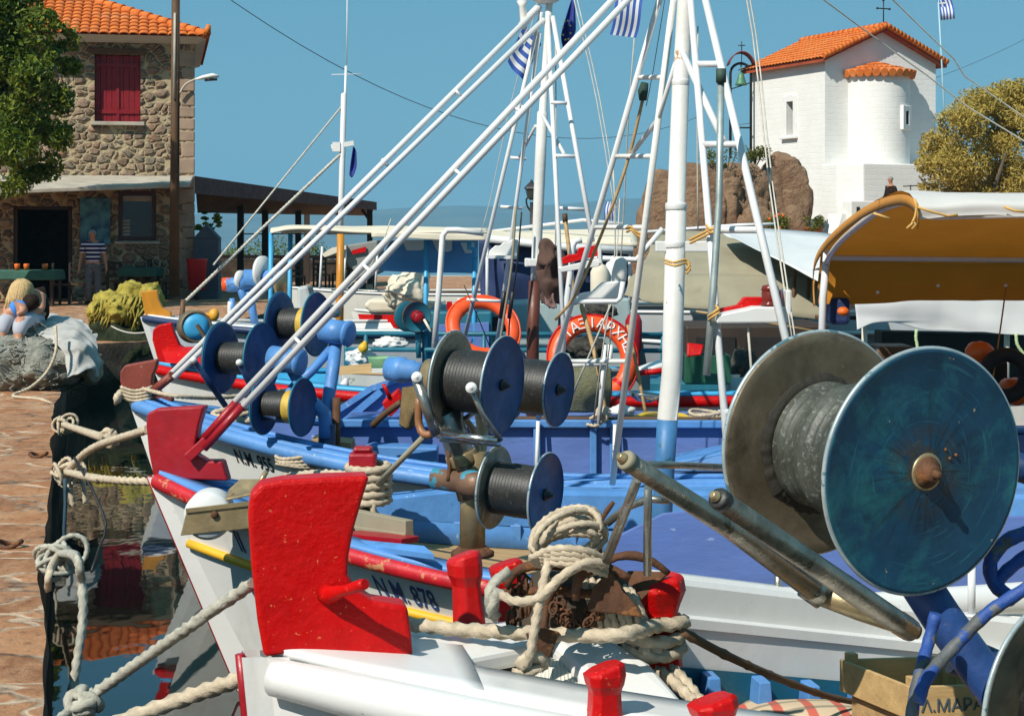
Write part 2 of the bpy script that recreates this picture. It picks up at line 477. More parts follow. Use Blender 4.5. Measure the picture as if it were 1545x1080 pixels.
def tower():
    C = V((-7.93, 43, 0)); a = V((-.98, -.2, 0)).normalized(); b = V((-.2, .98, 0)).normalized() * 1   # a: along the front to the left, b: into the house
    b = V((.2, -.98, 0)).normalized() * -1
    W, D, Z0, Z1 = 8.0, 6.5, QZ - .05, 7.15
    root = thing('stone_house', C + V((0, 0, QZ)), 'two storey rubble stone house with orange tiled roof and one dark red shutter upstairs', 'house')
    def at(s, z, d=0): return C + a * s + b * d + V((0, 0, z))
    # walls with openings in the front face (s0,s1,z0,z1)
    ops = [(1.31, 2.42, 5.19, 6.86), (.93, 1.85, 2.25, 3.48), (2.95, 4.35, Z0, 3.1)]
    mb = MB(); th = .32
    ss = sorted({0, W} | {o[0] for o in ops} | {o[1] for o in ops}); zs = sorted({Z0, Z1} | {o[2] for o in ops} | {o[3] for o in ops})
    for s0, s1 in zip(ss, ss[1:]):
        for z0, z1 in zip(zs, zs[1:]):
            if any(o[0] <= s0 and s1 <= o[1] and o[2] <= z0 and z1 <= o[3] for o in ops): continue
            mb.grid([[at(s0, z0), at(s0, z1)], [at(s1, z0), at(s1, z1)]], False)
    for s0, s1, z0, z1 in ops:
        q = [(s0, z0), (s1, z0), (s1, z1), (s0, z1)]
        for (p, pz), (r, rz) in zip(q, q[1:] + q[:1]):
            mb.grid([[at(p, pz), at(p, pz, th)], [at(r, rz), at(r, rz, th)]], False)
    for s in (0, W): mb.grid([[at(s, Z0), at(s, Z1)], [at(s, Z0, D), at(s, Z1, D)]], False)
    mb.grid([[at(0, Z0, D), at(0, Z1, D)], [at(W, Z0, D), at(W, Z1, D)]], False)
    mb.grid([[at(0, 3.95, .4), at(W, 3.95, .4)], [at(0, 3.95, D), at(W, 3.95, D)]], False)
    obj('wall', mb, M['stone'], root)
    # dressed corner stones
    mb = MB(); z = Z0
    k = 0
    while z < Z1 - .3:
        h = random.uniform(.26, .42); w = random.uniform(.3, .42) if k % 2 else random.uniform(.5, .62)
        m = Matrix((a, b, V((0, 0, 1)))).transposed()
        mb.box(at(w / 2 - .015, z + h / 2, .2), (w, .43, h - .025), m); z += h; k += 1
    obj('corner_stone', mb, paint('dressed_stone', (.34, .24, .17), .9, var=.35, vs=1.3, bump=.6, bs=8, spec=.2), root, bevel=.03)
    m = Matrix((a, b, V((0, 0, 1)))).transposed()
    # upstairs shutter, set back in its opening, with vertical boards
    s = MB()
    for i in range(8): s.box(at(1.31 + 1.11 * (i + .5) / 8, 6.025, .2 + .006 * (i % 2)), (.132, .035, 1.64), m)
    sh = obj('shutter', s, M['shutter'], root, bevel=.006)
    s = MB()
    for z in (5.45, 6.6): s.box(at(1.865, z, .165), (1.04, .03, .1), m)
    s.box(at(1.865, 6.02, .168), (.07, .03, 1.64), m)
    obj('batten', s, M['shutter'], sh)
    s = MB(); s.box(at(1.865, 5.14, .0), (1.3, .3, .09), m); obj('sill', s, M['concrete'], root, bevel=.01)
    s = MB(); s.box(at(1.865, 6.93, -.01), (1.4, .1, .14), m); obj('lintel', s, M['brown_wood'], root, bevel=.01)
    # ground floor window
    f = MB()
    for x, w in ((.98, .1), (1.80, .1)): f.box(at(x, 2.865, .12), (w, .12, 1.23), m)
    for z, h in ((2.30, .1), (3.43, .1)): f.box(at(1.39, z, .12), (.72, .12, h), m)
    wn = obj('window', f, paint('maroon_frame', (.06, .018, .015), .5), root, bevel=.008)
    f = MB(); f.box(at(1.39, 2.865, .2), (.74, .02, 1.05), m); obj('pane', f, M['glass'], wn)
    f = MB(); f.box(at(1.39, 3.29, .16), (.7, .02, .13), m); obj('blind', f, M['concrete'], wn)
    f = MB()
    for i in range(5): f.box(at(1.68, 2.40 + .085 * i, .17), (.22, .02, .055), m)
    obj('menu_card', f, M['concrete'], wn)
    f = MB(); f.box(at(1.39, 2.2, -.02), (1.1, .2, .07), m); obj('sill', f, M['concrete'], root, bevel=.01)
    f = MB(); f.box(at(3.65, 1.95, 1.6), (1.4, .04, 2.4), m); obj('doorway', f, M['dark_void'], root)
    f = MB(); f.box(at(3.0, 1.95, .1), (.1, .14, 2.3), m); f.box(at(4.3, 1.95, .1), (.1, .14, 2.3), m); f.box(at(3.65, 3.06, .1), (1.4, .14, .1), m)
    obj('door_frame', f, M['dark_wood'], root)
    # roof: hipped, overhang .5
    OV, OX, ZE = .62, .30, 7.28; pitch = R(22)
    e0 = at(-OX, ZE, -OV); Wt, Dt = W + 2 * OX, D + 2 * OV
    up_f = (b * math.cos(pitch) + V((0, 0, math.sin(pitch)))); up_r = (a * math.cos(pitch) + V((0, 0, math.sin(pitch))))
    half = Dt / 2
    s = MB()   # closed roof body with pale soffit
    ridge0 = at(-OX + half, ZE + half * math.tan(pitch), -OV + half); ridge1 = at(W + OX - half, ZE + half * math.tan(pitch), -OV + half)
    cs = [at(-OX, ZE, -OV), at(W + OX, ZE, -OV), at(W + OX, ZE, D + OV), at(-OX, ZE, D + OV)]
    s.add(cs + [ridge0, ridge1], [(0, 1, 5, 4), (1, 2, 5), (2, 3, 4, 5), (3, 0, 4)])
    roof = obj('roof', s, M['tile'], root)
    s = MB()
    lo = [at(-.05, 7.14, -.05), at(W + .05, 7.14, -.05), at(W + .05, 7.14, D + .05), at(-.05, 7.14, D + .05)]
    s.add([p - V((0, 0, .012)) for p in cs] + lo, [(0, 1, 5, 4), (1, 2, 6, 5), (2, 3, 7, 6), (3, 0, 4, 7), (4, 5, 6, 7)])
    obj('soffit', s, paint('pale_soffit', (.50, .47, .42), .8, var=.1), root)
    s = MB(); pit = .235; n = int(Wt / pit)
    def lf(i):
        d = pit * (i + .5); lim = min(d, Wt - d, half); return (-.06, lim / math.cos(pitch))
    tile_field(s, e0, a, up_f, n, pit, lf)
    def lr(i):
        d = pit * (i + .5); lim = min(d, Dt - d, half); return (-.06, lim / math.cos(pitch))
    tile_field(s, e0, b, up_r, int(Dt / pit), pit, lr)
    obj('roof_tile', s, M['tile'], roof)
    s = MB()   # hip caps
    d = (ridge0 - e0); m_ = int(d.length / .33)
    for i in range(m_):
        p, q = e0 + d * (i / m_), e0 + d * ((i + 1.12) / m_)
        s.tube([p + V((0, 0, .05)), q + V((0, 0, .03))], [.12, .10], 10)
    s.tube([e0 + V((-.0, 0, .06)), e0 + V((.05, -.05, .28))], [.1, .05], 8)
    obj('hip_tile', s, M['tile'], roof)
    # porch roof of the ground floor
    s = MB()
    pts = [at(.02, 3.86, -.02), at(6.6, 3.86, -.02), at(6.6, 3.30, -3.6), at(.15, 3.62, -2.1)]
    s.poly3(pts, (0, 0, -.10)); obj('porch_roof', s, M['concrete'], root, bevel=.02)
    s = MB()
    for x in (1.0, 3.0, 5.0): s = MB(); s.bar(at(x, 3.70, -.05), at(x, 3.42, -2.1), .08, .12); obj('porch_beam', s, M['dark_wood'], root)
    # blue notice board on the wall
    s = MB(); s.box(at(2.40, 2.72, -.04), (.72, .05, 1.15), m)
    tb = NT('poster_blue'); tb.set(.5)
    tb.color(tb.mix(tb.ramp(tb.noise(3.5, 4), [(.4, 0.0), (.6, 1.0)]), (.015, .07, .14), (.08, .28, .33)))
    p = obj('notice_board', s, tb.m, None, 'blue painted board hung on the stone wall beside the dark doorway', 'board')
    # street lamp on a wall arm
    lr_ = thing('wall_lamp', at(.1, 6.2, -.05), 'small pale street lamp on a curved arm at the corner of the stone house', 'street lamp')
    s = MB(); s.tube(smooth_path([at(.38, 5.85, -.12), at(.22, 6.12, -.15), at(-.06, 6.27, -.2)], .08), .028, 8); obj('arm', s, M['concrete'], lr_)
    s = MB(); s.tube([at(-.02, 6.25, -.2), at(-.2, 6.30, -.2), at(-.44, 6.35, -.2), at(-.60, 6.34, -.2)], [.03, .075, .09, .05], 10, flat=.7); obj('lamp_head', s, M['plaster'], lr_)
    s = MB(); s.tube([at(-.25, 6.24, -.2), at(-.56, 6.26, -.2)], [.06, .05], 8, flat=.6); obj('lamp_glass', s, M['glass'], lr_)
tower()

def pole():
    root = thing('utility_pole', P(263, 446, 40.5), 'tall weathered brown wooden utility pole beside the stone house', 'pole')
    mb = MB(); mb.tube([P(263, 448, 40.5), P(264, 200, 40.5), P(265, -40, 40.5)], [.125, .105, .09], 12); obj('post', mb, M['brown_wood'], root)
    mb = MB(); mb.tube([P(270, 250, 40.45), P(271, -40, 40.45)], .012, 6); obj('cable', mb, M['black'], root)
    mb = MB(); mb.tube([P(263, 150, 40.38), P(264, 20, 40.38)], .03, 6); obj('conduit', mb, M['concrete'], root)
pole()

def pergola():
    root = thing('pergola', P(430, 420, 50), 'long dark timber pergola roof on slim posts beside the stone house', 'pergola')
    A, B = P(294, 266, 43.4), P(567, 305, 56)
    A2, B2 = P(298, 318, 47.2), P(560, 323, 60)
    mb = MB(); mb.poly3([A, B, B2, A2], (0, 0, -.06)); obj('roof', mb, M['brown_wood'], root)
    mb = MB(); mb.poly3([A - V((0, .05, 0)), B - V((0, .05, 0)), B - V((0, .05, .26)), A - V((0, .05, .44))], (.03, .06, 0)); obj('fascia', mb, paint('maroon_fascia', (.06, .03, .028), .7, var=.3, bump=.4), root)
    for px, Y, yt in ((363, 48.5, 300), (400, 50.5, 305), (450, 52.8, 310), (463, 56, 310), (558, 56, 312)):
        mb = MB(); b = P(px, 354, Y); mb.box((b.x, Y, (QZ + 3.3) / 2), (.17, .17, 3.3 - QZ)); obj('post', mb, M['dark_wood'], root)
    mb = MB(); mb.bar(P(300, 387, 55), P(565, 388, 60), .1, .12); mb.bar(P(365, 353, 55), P(560, 353, 60), .03, .04); obj('rail', mb, M['dark_wood'], root)
    mb = MB(); mb.bar(P(546, 316, 56.0), P(560, 335, 56.0), .1, .1); obj('brace', mb, M['dark_wood'], root)
pergola()

def terrace_stuff():
    # low terrace wall behind the tables
    mb = MB(); mb.poly3([P(296, 390, 56), P(566, 392, 60), P(566, 425, 60), P(296, 425, 56)], (0, .25, 0))
    obj('terrace_wall', mb, M['quay_wall'], None, 'low dark terrace wall along the sea side behind the cafe chairs', 'wall')
    r = thing('cafe_chair', P(395, 428, 47), 'dark wooden cafe chair under the pergola, first of the row from the stone house', 'chair', 'dark cafe chairs under the pergola')
    def chair(root, o):
        X, Y = V((.92, .39, 0)), V((-.39, .92, 0)); Z = V((0, 0, 1))
        mb = MB(); mb.box(o + Z * .45, (.42, .42, .04)); obj('seat', mb, M['brown_wood'], root)
        for sx in (-1, 1):
            for sy in (-1, 1):
                mb = MB(); mb.box(o + V((sx * .18, sy * .18, .22 if sy < 0 else .47)), (.045, .045, .45 if sy < 0 else .95)); obj('leg', mb, M['dark_wood'], root)
        mb = MB()
        for z in (.6, .75, .9): mb.box(o + V((0, .18, z)), (.36, .03, .06))
        obj('backrest', mb, M['dark_wood'], root)
    o = P(395, 354, 47); o.z = QZ; r.location = o; WPOS[r.name] = o; chair(r, o)
    names = ['second', 'third', 'fourth', 'fifth', 'sixth', 'last']
    for i, (px, Y) in enumerate(((425, 48.5), (448, 47.5), (485, 49.5), (515, 50.5), (538, 49.2), (556, 51))):
        q = P(px, 354, Y); q.z = QZ
        dup(r, q - o, 'dark wooden cafe chair under the pergola, %s of the row from the stone house' % names[i], rotz=random.uniform(-.6, .6))
    def table(px, Y, label, cloth):
        o = P(px, 354, Y); o.z = QZ
        t = thing('cafe_table', o, label, 'table')
        mb = MB(); mb.box(o + V((0, 0, .74)), (.85, .85, .04)); obj('table_top', mb, M['brown_wood'], t)
        for sx in (-1, 1):
            for sy in (-1, 1):
                mb = MB(); mb.box(o + V((sx * .36, sy * .36, .36)), (.06, .06, .72)); obj('leg', mb, M['dark_wood'], t)
        if cloth:
            mb = MB(); mb.box(o + V((0, 0, .69)), (.95, .95, .22), taper=(.94, .94)); obj('cloth', mb, cloth, t, bevel=.03)
        return t
    green = paint('green_cloth', (.03, .10, .07), .85, var=.2)
    table(60, 39.0, 'green clothed cafe table in the shade beside the walking man', green)
    table(8, 39.4, 'green clothed cafe table in the shade at the photo edge', green)
    table(212, 42.2, 'green cafe table against the stone wall under the window', green)
    table(410, 49.6, 'bare dark cafe table under the pergola beside the pale blue boat posts', None)
    table(500, 51.5, 'bare dark cafe table under the far end of the pergola', None)
    for px, Y, lab in ((178, 42.3, 'dark chair left of the green table under the window'), (237, 42.4, 'dark chair right of the green table under the window'), (118, 40.2, 'dark red chair behind the walking man'), (92, 39.6, 'dark chair pulled up to the green clothed table')):
        q = P(px, 354, Y); q.z = QZ
        dup(r, q - o, lab, group='dark chairs in front of the stone house', rotz=random.uniform(-1, 1) + 2)
    # small orange cups on the tables
    for i, (px, pl) in enumerate(((26, 'orange cup on the shaded table, nearest the photo edge'), (40, 'middle orange cup on the shaded green table'), (68, 'orange cup nearest the walking man on the shaded table'))):
        q = P(px, 354, 39.0); q.z = QZ + .80 if i else QZ + .80
        mb = MB(); mb.lathe([(.05, 0), (.07, .12), (.06, .14)], q + V((0, 0, -.0)), (0, 0, 1), 10)
        obj('cup', mb, paint('orange_glaze', (.75, .16, .02), .4), None, pl, 'cup')
    # red jacket / folded parasol beside the pergola
    o = P(297, 354, 42.2); o.z = QZ
    t = thing('bin', o, 'red waste bin standing at the foot of the stone house corner', 'bin')
    mb = MB(); mb.lathe([(.20, .25), (.25, .95), (.27, .97), (.27, 1.0), (.2, 1.02)], o, (0, 0, 1), 16); obj('body', mb, paint('bin_red', (.5, .015, .02), .5), t)
    mb = MB(); mb.tube([o, o + V((0, 0, .26))], .05, 8); obj('post', mb, M['dark_wood'], t)
    o = P(313, 354, 43.0); o.z = QZ
    mb = MB(); mb.box(o + V((0, 0, .75)), (.62, .4, 1.5)); mb.prism([(-.33, 1.5), (.33, 1.5), (0, 1.85)], o, (1, 0, 0), (0, 0, 1), .42)
    obj('cabinet', mb, paint('slate_blue_cabinet', (.06, .075, .10), .7), None, 'slate grey cabinet with a small gabled top at the pergola entrance', 'cabinet', bevel=.01)
    o = P(312, 354, 44.0); o.z = 2.0
    t = thing('potted_plant', o, 'leafy pot plant on the dark pergola counter against the sea', 'plant')
    mb = MB(); mb.lathe([(.1, 0), (.16, .22), (.17, .24)], o, (0, 0, 1), 12); obj('pot', mb, M['brown_wood'], t)
    mb = MB()
    for i in range(9):
        a = random.uniform(0, 6.3); tip = o + V((math.cos(a) * .35, math.sin(a) * .3, .45 + random.uniform(0, .45)))
        mb.tube([o + V((0, 0, .2)), (o + tip) / 2 + V((0, 0, .2)), tip], .012, 5)
        for k in range(3): mb.blob(tip + V((random.uniform(-.1, .1), 0, random.uniform(-.1, .1))), (.1, .03, .05), .1, sub=1, seed=i * 3 + k)
    obj('foliage', mb, M['leaf'], t)
    mb = MB(); mb.poly3([P(298, 356, 44.2), P(325, 356, 44.6), P(326, 425, 44.6), P(298, 425, 44.2)], (0, .5, 0))
    obj('counter', mb, M['dark_void'], None, 'dark counter carrying the pot plant at the pergola entrance', 'counter', bevel=.01)
    # dark shrubs beyond the terrace
    for px, py, w, lab in ((355, 385, 30, 'low dark round shrub beyond the terrace, nearest the pot plant'), (410, 378, 42, 'tall dark shrub beyond the terrace behind the blue boat posts'), (480, 386, 26, 'small dark shrub beyond the far end of the terrace')):
        c = P(px, py, 61); t = thing('shrub', V((c.x, c.y, QZ)), lab, 'shrub', 'dark shrubs beyond the terrace')
        leaf_crown('foliage', [(c + V((random.uniform(-.2, .2), 0, random.uniform(-.2, .2))), (S(w, 61), .5, .55)) for _ in range(3)], 700, .11, M['leaf'], t)
        mb = MB(); mb.tube([V((c.x, c.y, QZ - .2)), c], .05, 6); obj('stem', mb, M['bark'], t)

def S(n, Y): return n * Y / F
def leaf_crown(name, clumps, n, size, mat, parent=None, asp=.45, **k):
    """n leaf faces scattered through ellipsoid clumps, denser near their surface"""
    mb = MB(); vs, fs = [], []
    wts = [r[0] * r[2] for c, r in clumps]; tot = sum(wts)
    for (c, r), w in zip(clumps, wts):
        for _ in range(int(n * w / tot)):
            while True:
                d = V((random.uniform(-1, 1), random.uniform(-1, 1), random.uniform(-1, 1)))
                if 0 < d.length <= 1: break
            d = d.normalized() * (random.random() ** .45)
            d *= 1 + .25 * noise.noise(d * 2.2 + c)
            p = V(c) + V((d.x * r[0], d.y * r[1], d.z * r[2]))
            if noise.noise(p * 1.15 + V((5, 2, 8))) < -.28: continue
            ax = V((random.gauss(0, 1), random.gauss(0, 1), random.gauss(0, 1) - .4)).normalized(); bx = ax.orthogonal().normalized()
            bx = Matrix.Rotation(random.uniform(0, 6.28), 3, ax) @ bx
            L = size * random.uniform(.6, 1.4); wd = bx * (L * asp * .5)
            nn = ax.cross(bx) * (L * .12)
            b = len(vs)
            vs += [p - ax * L * .5, p + wd + nn, p + ax * L * .5, p - wd + nn]; fs.append((b, b + 1, b + 2, b + 3))
    mb.add(vs, fs)
    return obj(name, mb, mat, parent, **k)
terrace_stuff()

def left_tree():
    base = V((-12.3, 37.0, QZ))
    root = thing('tree', base, 'leafy green tree hanging over the front of the stone house', 'tree')
    mb = MB()
    mb.tube(smooth_path([base, base + V((.1, 0, 1.4)), base + V((.5, -.1, 2.8)), base + V((1.1, -.2, 4.6)), base + V((1.3, -.2, 6.5))], .4), [.26] * 3 + [.2] * 3 + [.12] * 20, 10) if False else mb.tube([base, base + V((.1, 0, 1.4)), base + V((.5, -.1, 2.8)), base + V((1.1, -.2, 4.6)), base + V((1.3, -.2, 7))], [.27, .24, .2, .13, .05], 10)
    for d, h in (((1.6, -.5, 1.3), 2.6), ((-1.4, .4, 1.8), 2.9), ((1.7, .3, 1.0), 4.0), ((-.5, -1.2, 1.5), 3.8)):
        a = base + V((.45, -.1, h)); mb.tube([a, a + V(d) * .55 + V((0, 0, .15)), a + V(d)], [.11, .07, .03], 7)
    obj('trunk', mb, M['bark'], root)
    cl = []
    for px, py, rx, rz in ((-20, 30, 55, 60), (20, 20, 45, 45), (60, 40, 35, 30), (15, 90, 50, 45), (-30, 120, 60, 60), (50, 120, 35, 35), (35, 175, 42, 38), (60, 200, 28, 28), (20, 225, 42, 36), (-20, 210, 50, 50), (45, 255, 30, 24), (10, 270, 40, 28), (95, 60, 28, 20), (88, 150, 24, 26), (92, 205, 20, 24), (70, 250, 26, 24), (105, 100, 18, 14), (80, 85, 16, 14), (-60, -20, 60, 50), (30, -25, 50, 35)):
        Y = 36.6 + random.uniform(-.9, .9); c = P(px, py, Y)
        cl.append((c, (S(rx, Y), S(rx, Y) * 1.1, S(rz, Y))))
    leaf_crown('crown', cl, 27000, .15, M['leaf'], root)
left_tree()

def church():
    C = V((10.9, 60, 0)); r = V((.91, .41, 0)).normalized(); b = V((-.41, .91, 0)).normalized(); Z = V((0, 0, 1))   # C near corner; r along the apse front, b along the lit side wall
    W, D = 4.75, 4.75; ZB = 4.95; ZE = 8.55; ZR = 9.62
    def at(s, d, z): return C + r * s + b * d + Z * z
    root = thing('chapel', at(W / 2, D / 2, ZB), 'small whitewashed chapel with orange tiled gable roof and round apse on the rock', 'church')
    mb = MB()
    mb.grid([[at(0, 0, ZB - 1.2), at(0, 0, ZE)], [at(0, D, ZB - 1.2), at(0, D, ZE)]], False) if False else None
    # side wall with the window opening
    w0, w1, z0, z1 = 1.95, 2.38, ZB + 1.02, ZB + 2.22
    ss = [0, w0, w1, D]; zs = [ZB - 2.0, z0, z1, ZE]
    for i in range(3):
        for j in range(3):
            if i == 1 and j == 1: continue
            mb.grid([[at(0, ss[i], zs[j]), at(0, ss[i], zs[j + 1])], [at(0, ss[i + 1], zs[j]), at(0, ss[i + 1], zs[j + 1])]], False)
    q = [(w0, z0), (w1, z0), (w1, z1), (w0, z1)]
    for (p, pz), (s_, sz) in zip(q, q[1:] + q[:1]): mb.grid([[at(0, p, pz), at(.3, p, pz)], [at(0, s_, sz), at(.3, s_, sz)]], False)
    gab = [(0, ZB - 2.0), (W, ZB - 2.0), (W, ZE), (W / 2, ZR), (0, ZE)]
    for d in (0, D): mb.add([at(s, d, z) for s, z in gab], [tuple(range(5))])
    mb.grid([[at(W, 0, ZB - 2), at(W, 0, ZE)], [at(W, D, ZB - 2), at(W, D, ZE)]], False)
    obj('wall', mb, M['whitewash'], root)
    mb = MB(); mb.box(at(.28, (w0 + w1) / 2, (z0 + z1) / 2), (.04, .5, 1.25), Matrix((r, b, Z)).transposed()); w = obj('window', mb, M['glass'], root)
    mb = MB(); mt = Matrix((r, b, Z)).transposed()
    mb.box(at(-.0, w0 - .11, (z0 + z1) / 2 + .06), (.1, .22, 1.5), mt); mb.box(at(-.0, w1 + .11, (z0 + z1) / 2 + .06), (.1, .22, 1.5), mt)
    mb.box(at(-.0, (w0 + w1) / 2, z1 + .13), (.1, .43, .26), mt); mb.box(at(-.04, (w0 + w1) / 2, z0 - .09), (.2, 1.0, .1), mt)
    obj('window_surround', mb, M['plaster'], w, bevel=.02)
    # apse: half cylinder on the front
    cx, ra, ZA = 2.15, 1.17, ZB + 3.0
    mb = MB(); rows = []
    for k in range(25):
        t = math.pi * k / 24; off = -math.cos(t) * ra; dep = -math.sin(t) * ra
        rows.append([at(cx + off, dep, z) for z in (ZB - .3, ZB + .8, ZB + 1.6, ZB + 2.4, ZA)])
    mb.grid(rows); ap = obj('apse', mb, M['whitewash'], root)
    mb = MB(); n = 15
    for k in range(n):   # radial tiles
        t = math.pi * (k + .5) / n; d = r * -math.cos(t) + b * -math.sin(t); tg = Z.cross(d).normalized()
        top = at(cx, 0, ZA + .52); e = at(cx, 0, ZA + .02) + d * (ra + .2)
        for j in range(3):
            p, q_ = e.lerp(top, j / 3), e.lerp(top, (j + 1.1) / 3)
            mb.tube([p + Z * .04, q_], [.145 * (1 - j * .27), .145 * (.72 - j * .26)], 8)
    mb.add([at(cx, 0, ZA + .5)] + [at(cx, 0, ZA + .0) + (r * -math.cos(math.pi * k / 12) + b * -math.sin(math.pi * k / 12)) * (ra + .16) for k in range(13)], [(0, k + 1, k + 2) for k in range(12)])
    obj('apse_roof', mb, M['tile'], ap)
    # little window in the apse
    t = R(114); d = r * -math.cos(t) + b * -math.sin(t); tg = Z.cross(d); mt2 = Matrix((tg, d, Z)).transposed()
    c = at(cx, 0, ZB + 1.52) + d * (ra)
    mb = MB()
    for sx in (-1, 1): mb.box(c + tg * (.2 * sx), (.2, .16, .85), mt2)
    for sz in (-1, 1): mb.box(c + Z * (.33 * sz), (.2, .16, .19), mt2)
    aw = obj('apse_window', mb, M['plaster'], ap, bevel=.02)
    mb = MB(); mb.box(c + d * .01, (.21, .06, .48), mt2); obj('pane', mb, M['dark_void'], aw)
    # roof
    ov = .28; sl = math.atan2(ZR - ZE, W / 2); k = math.tan(sl)
    mb = MB()
    e = [at(-ov, -ov, ZE - ov * k + .1), at(W / 2, -ov, ZR + .1), at(W + ov, -ov, ZE - ov * k + .1)]
    f = [p + b * (D + 2 * ov) for p in e]
    mb.add(e + f + [p - Z * .14 for p in e + f], [(0, 1, 4, 3), (1, 2, 5, 4), (9, 10, 7, 6), (10, 11, 8, 7), (0, 6, 7, 1), (1, 7, 8, 2), (3, 4, 10, 9), (4, 5, 11, 10), (0, 3, 9, 6), (2, 8, 11, 5)])
    rf = obj('roof', mb, paint('roof_edge', (.33, .06, .02), .8, var=.25), root)
    mb = MB(); pit = .21; n = int((D + 2 * ov) / pit) + 1; L = (W / 2 + ov) / math.cos(sl)
    tile_field(mb, e[0] - b * .02, b, r * math.cos(sl) + Z * math.sin(sl), n, pit, lambda i: (-.05, L), rise=.05)
    tile_field(mb, e[2] - b * .02, b, -r * math.cos(sl) + Z * math.sin(sl), n, pit, lambda i: (-.05, L), rise=.05)
    m_ = 17
    for i in range(m_):
        for s0, s1 in ((e[0], e[1]), (e[2], e[1])):   # scalloped verge on the gable
            p, q_ = s0.lerp(s1, i / m_), s0.lerp(s1, (i + 1.1) / m_); mb.tube([p + Z * .06 - b * .03, q_ + Z * .03 - b * .03], [.11, .085], 8)
        p, q_ = e[1].lerp(f[1], i / m_), e[1].lerp(f[1], (i + 1.1) / m_); mb.tube([p + Z * .07, q_ + Z * .04], [.12, .1], 8)
    obj('roof_tile', mb, M['tile'], rf)
    mb = MB(); top = e[1] + Z * .1 + b * .15
    mb.tube([top, top + Z * .85], .022, 6); mb.tube([top + Z * .55 - r * .26, top + Z * .55 + r * .26], .022, 6)
    for p in (top + Z * .85, top + Z * .55 - r * .26, top + Z * .55 + r * .26): mb.blob(p, .05, 0, sub=1)
    obj('cross', mb, M['black'], root)
    # podium
    mb = MB()
    A = [at(.35, -1.75, 0), at(6.0, -1.75, 0), at(6.0, .0, 0), at(-.15, .0, 0), at(-.15, -.9, 0)]
    mb.poly3([V((p.x, p.y, .9)) for p in A], (0, 0, ZB - .12 - .9))
    obj('podium', mb, M['whitewash'], None, 'white masonry podium under the chapel with a person standing by it', 'podium', bevel=.04)
    mb = MB(); mb.poly3([V((p.x, p.y, QZ - .1)) for p in (at(-1.2, -3.2, 0), at(6.5, -3.2, 0), at(6.5, -1.72, 0), at(-1.2, -1.72, 0))], (0, 0, 1.62))
    obj('terrace', mb, M['concrete'], None, 'pale stone terrace below the white podium where the person stands', 'terrace', bevel=.03)
    mb = MB(); mb.box(at(-.1, -2.1, 2.95), (.95, .5, 1.15), mt)
    hut = thing('white_hut', at(-.1, -2.1, 2.3), 'tiny white lean-to with two narrow dark windows at the podium foot', 'hut')
    obj('wall', mb, M['plaster'], hut, bevel=.03)
    for s in (-.3, -.02): mb = MB(); mb.box(at(s, -2.36, 3.05), (.12, .03, .55), mt); obj('window', mb, M['dark_void'], hut)
    mb = MB(); mb.poly3([at(-.75, -2.1, 3.1), at(-.5, -2.1, 3.1), at(-.5, -2.1, 1.4), at(-1.35, -2.1, 1.4)], b * .8)
    obj('ramp_wall', mb, M['plaster'], None, 'sloping white wall running down between the boulder and the hut', 'wall')
    mb = MB(); mb.tube([at(1.9, -1.9, 4.05), at(6, -1.9, 4.3)], .02, 6)
    for s in (2.2, 3.2, 4.2, 5.2): mb.tube([at(s, -1.9, 3.0), at(s, -1.9, 4.1)], .02, 6)
    obj('handrail', mb, M['black'], None, 'thin dark handrail beside the person at the podium', 'railing')
    # flagpole at the right corner
    fp = thing('flagpole', at(W + .25, -.35, ZB), 'pale thin flagpole at the right corner of the chapel', 'flagpole')
    mb = MB(); mb.tube([at(W + .25, -.35, ZB - .2), P(1414, -30, 61.5)], .03, 8); obj('pole', mb, paint('pale_blue_pole', (.35, .55, .62), .5), fp)
    # bell frame to the left
    bp = P(1118, 354, 64)
    t = thing('bell_frame', V((bp.x, 64, 4.2)), 'dark iron arch holding a green bronze bell left of the chapel', 'bell frame')
    mb = MB()
    l_, r_ = P(1102, 215, 64), P(1133, 215, 64); rr = (r_ - l_).length / 2; cc = (l_ + r_) / 2 + Z * 2.55
    arch = [l_ - Z * .6] + [cc + V((-math.cos(a) * rr, 0, math.sin(a) * rr)) for a in [math.pi * k / 10 for k in range(11)]] + [r_ - Z * .6]
    mb.tube(arch, .05, 8); mb.tube([P(1100, 193, 64), P(1134, 193, 64)], .03, 6); mb.tube([P(1102, 135, 64), P(1133, 125, 64)], .02, 6)
    obj('arch', mb, M['black'], t)
    mb = MB(); o = P(1118, 127, 64); mb.lathe([(.22, -.05), (.2, .02), (.14, .2), (.11, .36), (.04, .42)], o, (0, 0, 1), 16); mb.tube([o + Z * .4, o + Z * .72], .02, 6)
    obj('bell', mb, paint('verdigris', (.08, .22, .12), .5), t)
    mb = MB(); rows = []
    for k in range(13):
        a = math.pi * (.12 + .76 * k / 12); p = P(1118, 110, 64) + V((-math.cos(a) * .52, 0, math.sin(a) * .75 + .1)); rows.append([p + V((0, -.35, -.1)), p + V((0, .35, -.1))])
    mb.grid(rows); obj('hood', mb, paint('rusty_red_sheet', (.16, .025, .02), .6), t, solid=.04)
    mb = MB(); o = P(1119, 80, 64); mb.tube([o, o + Z * .42], .018, 6); mb.tube([o + Z * .27 - V((.13, 0, 0)), o + Z * .27 + V((.13, 0, 0))], .018, 6); mb.tube([P(1119, 100, 64), o], .015, 6); obj('cross', mb, M['black'], t)
church()

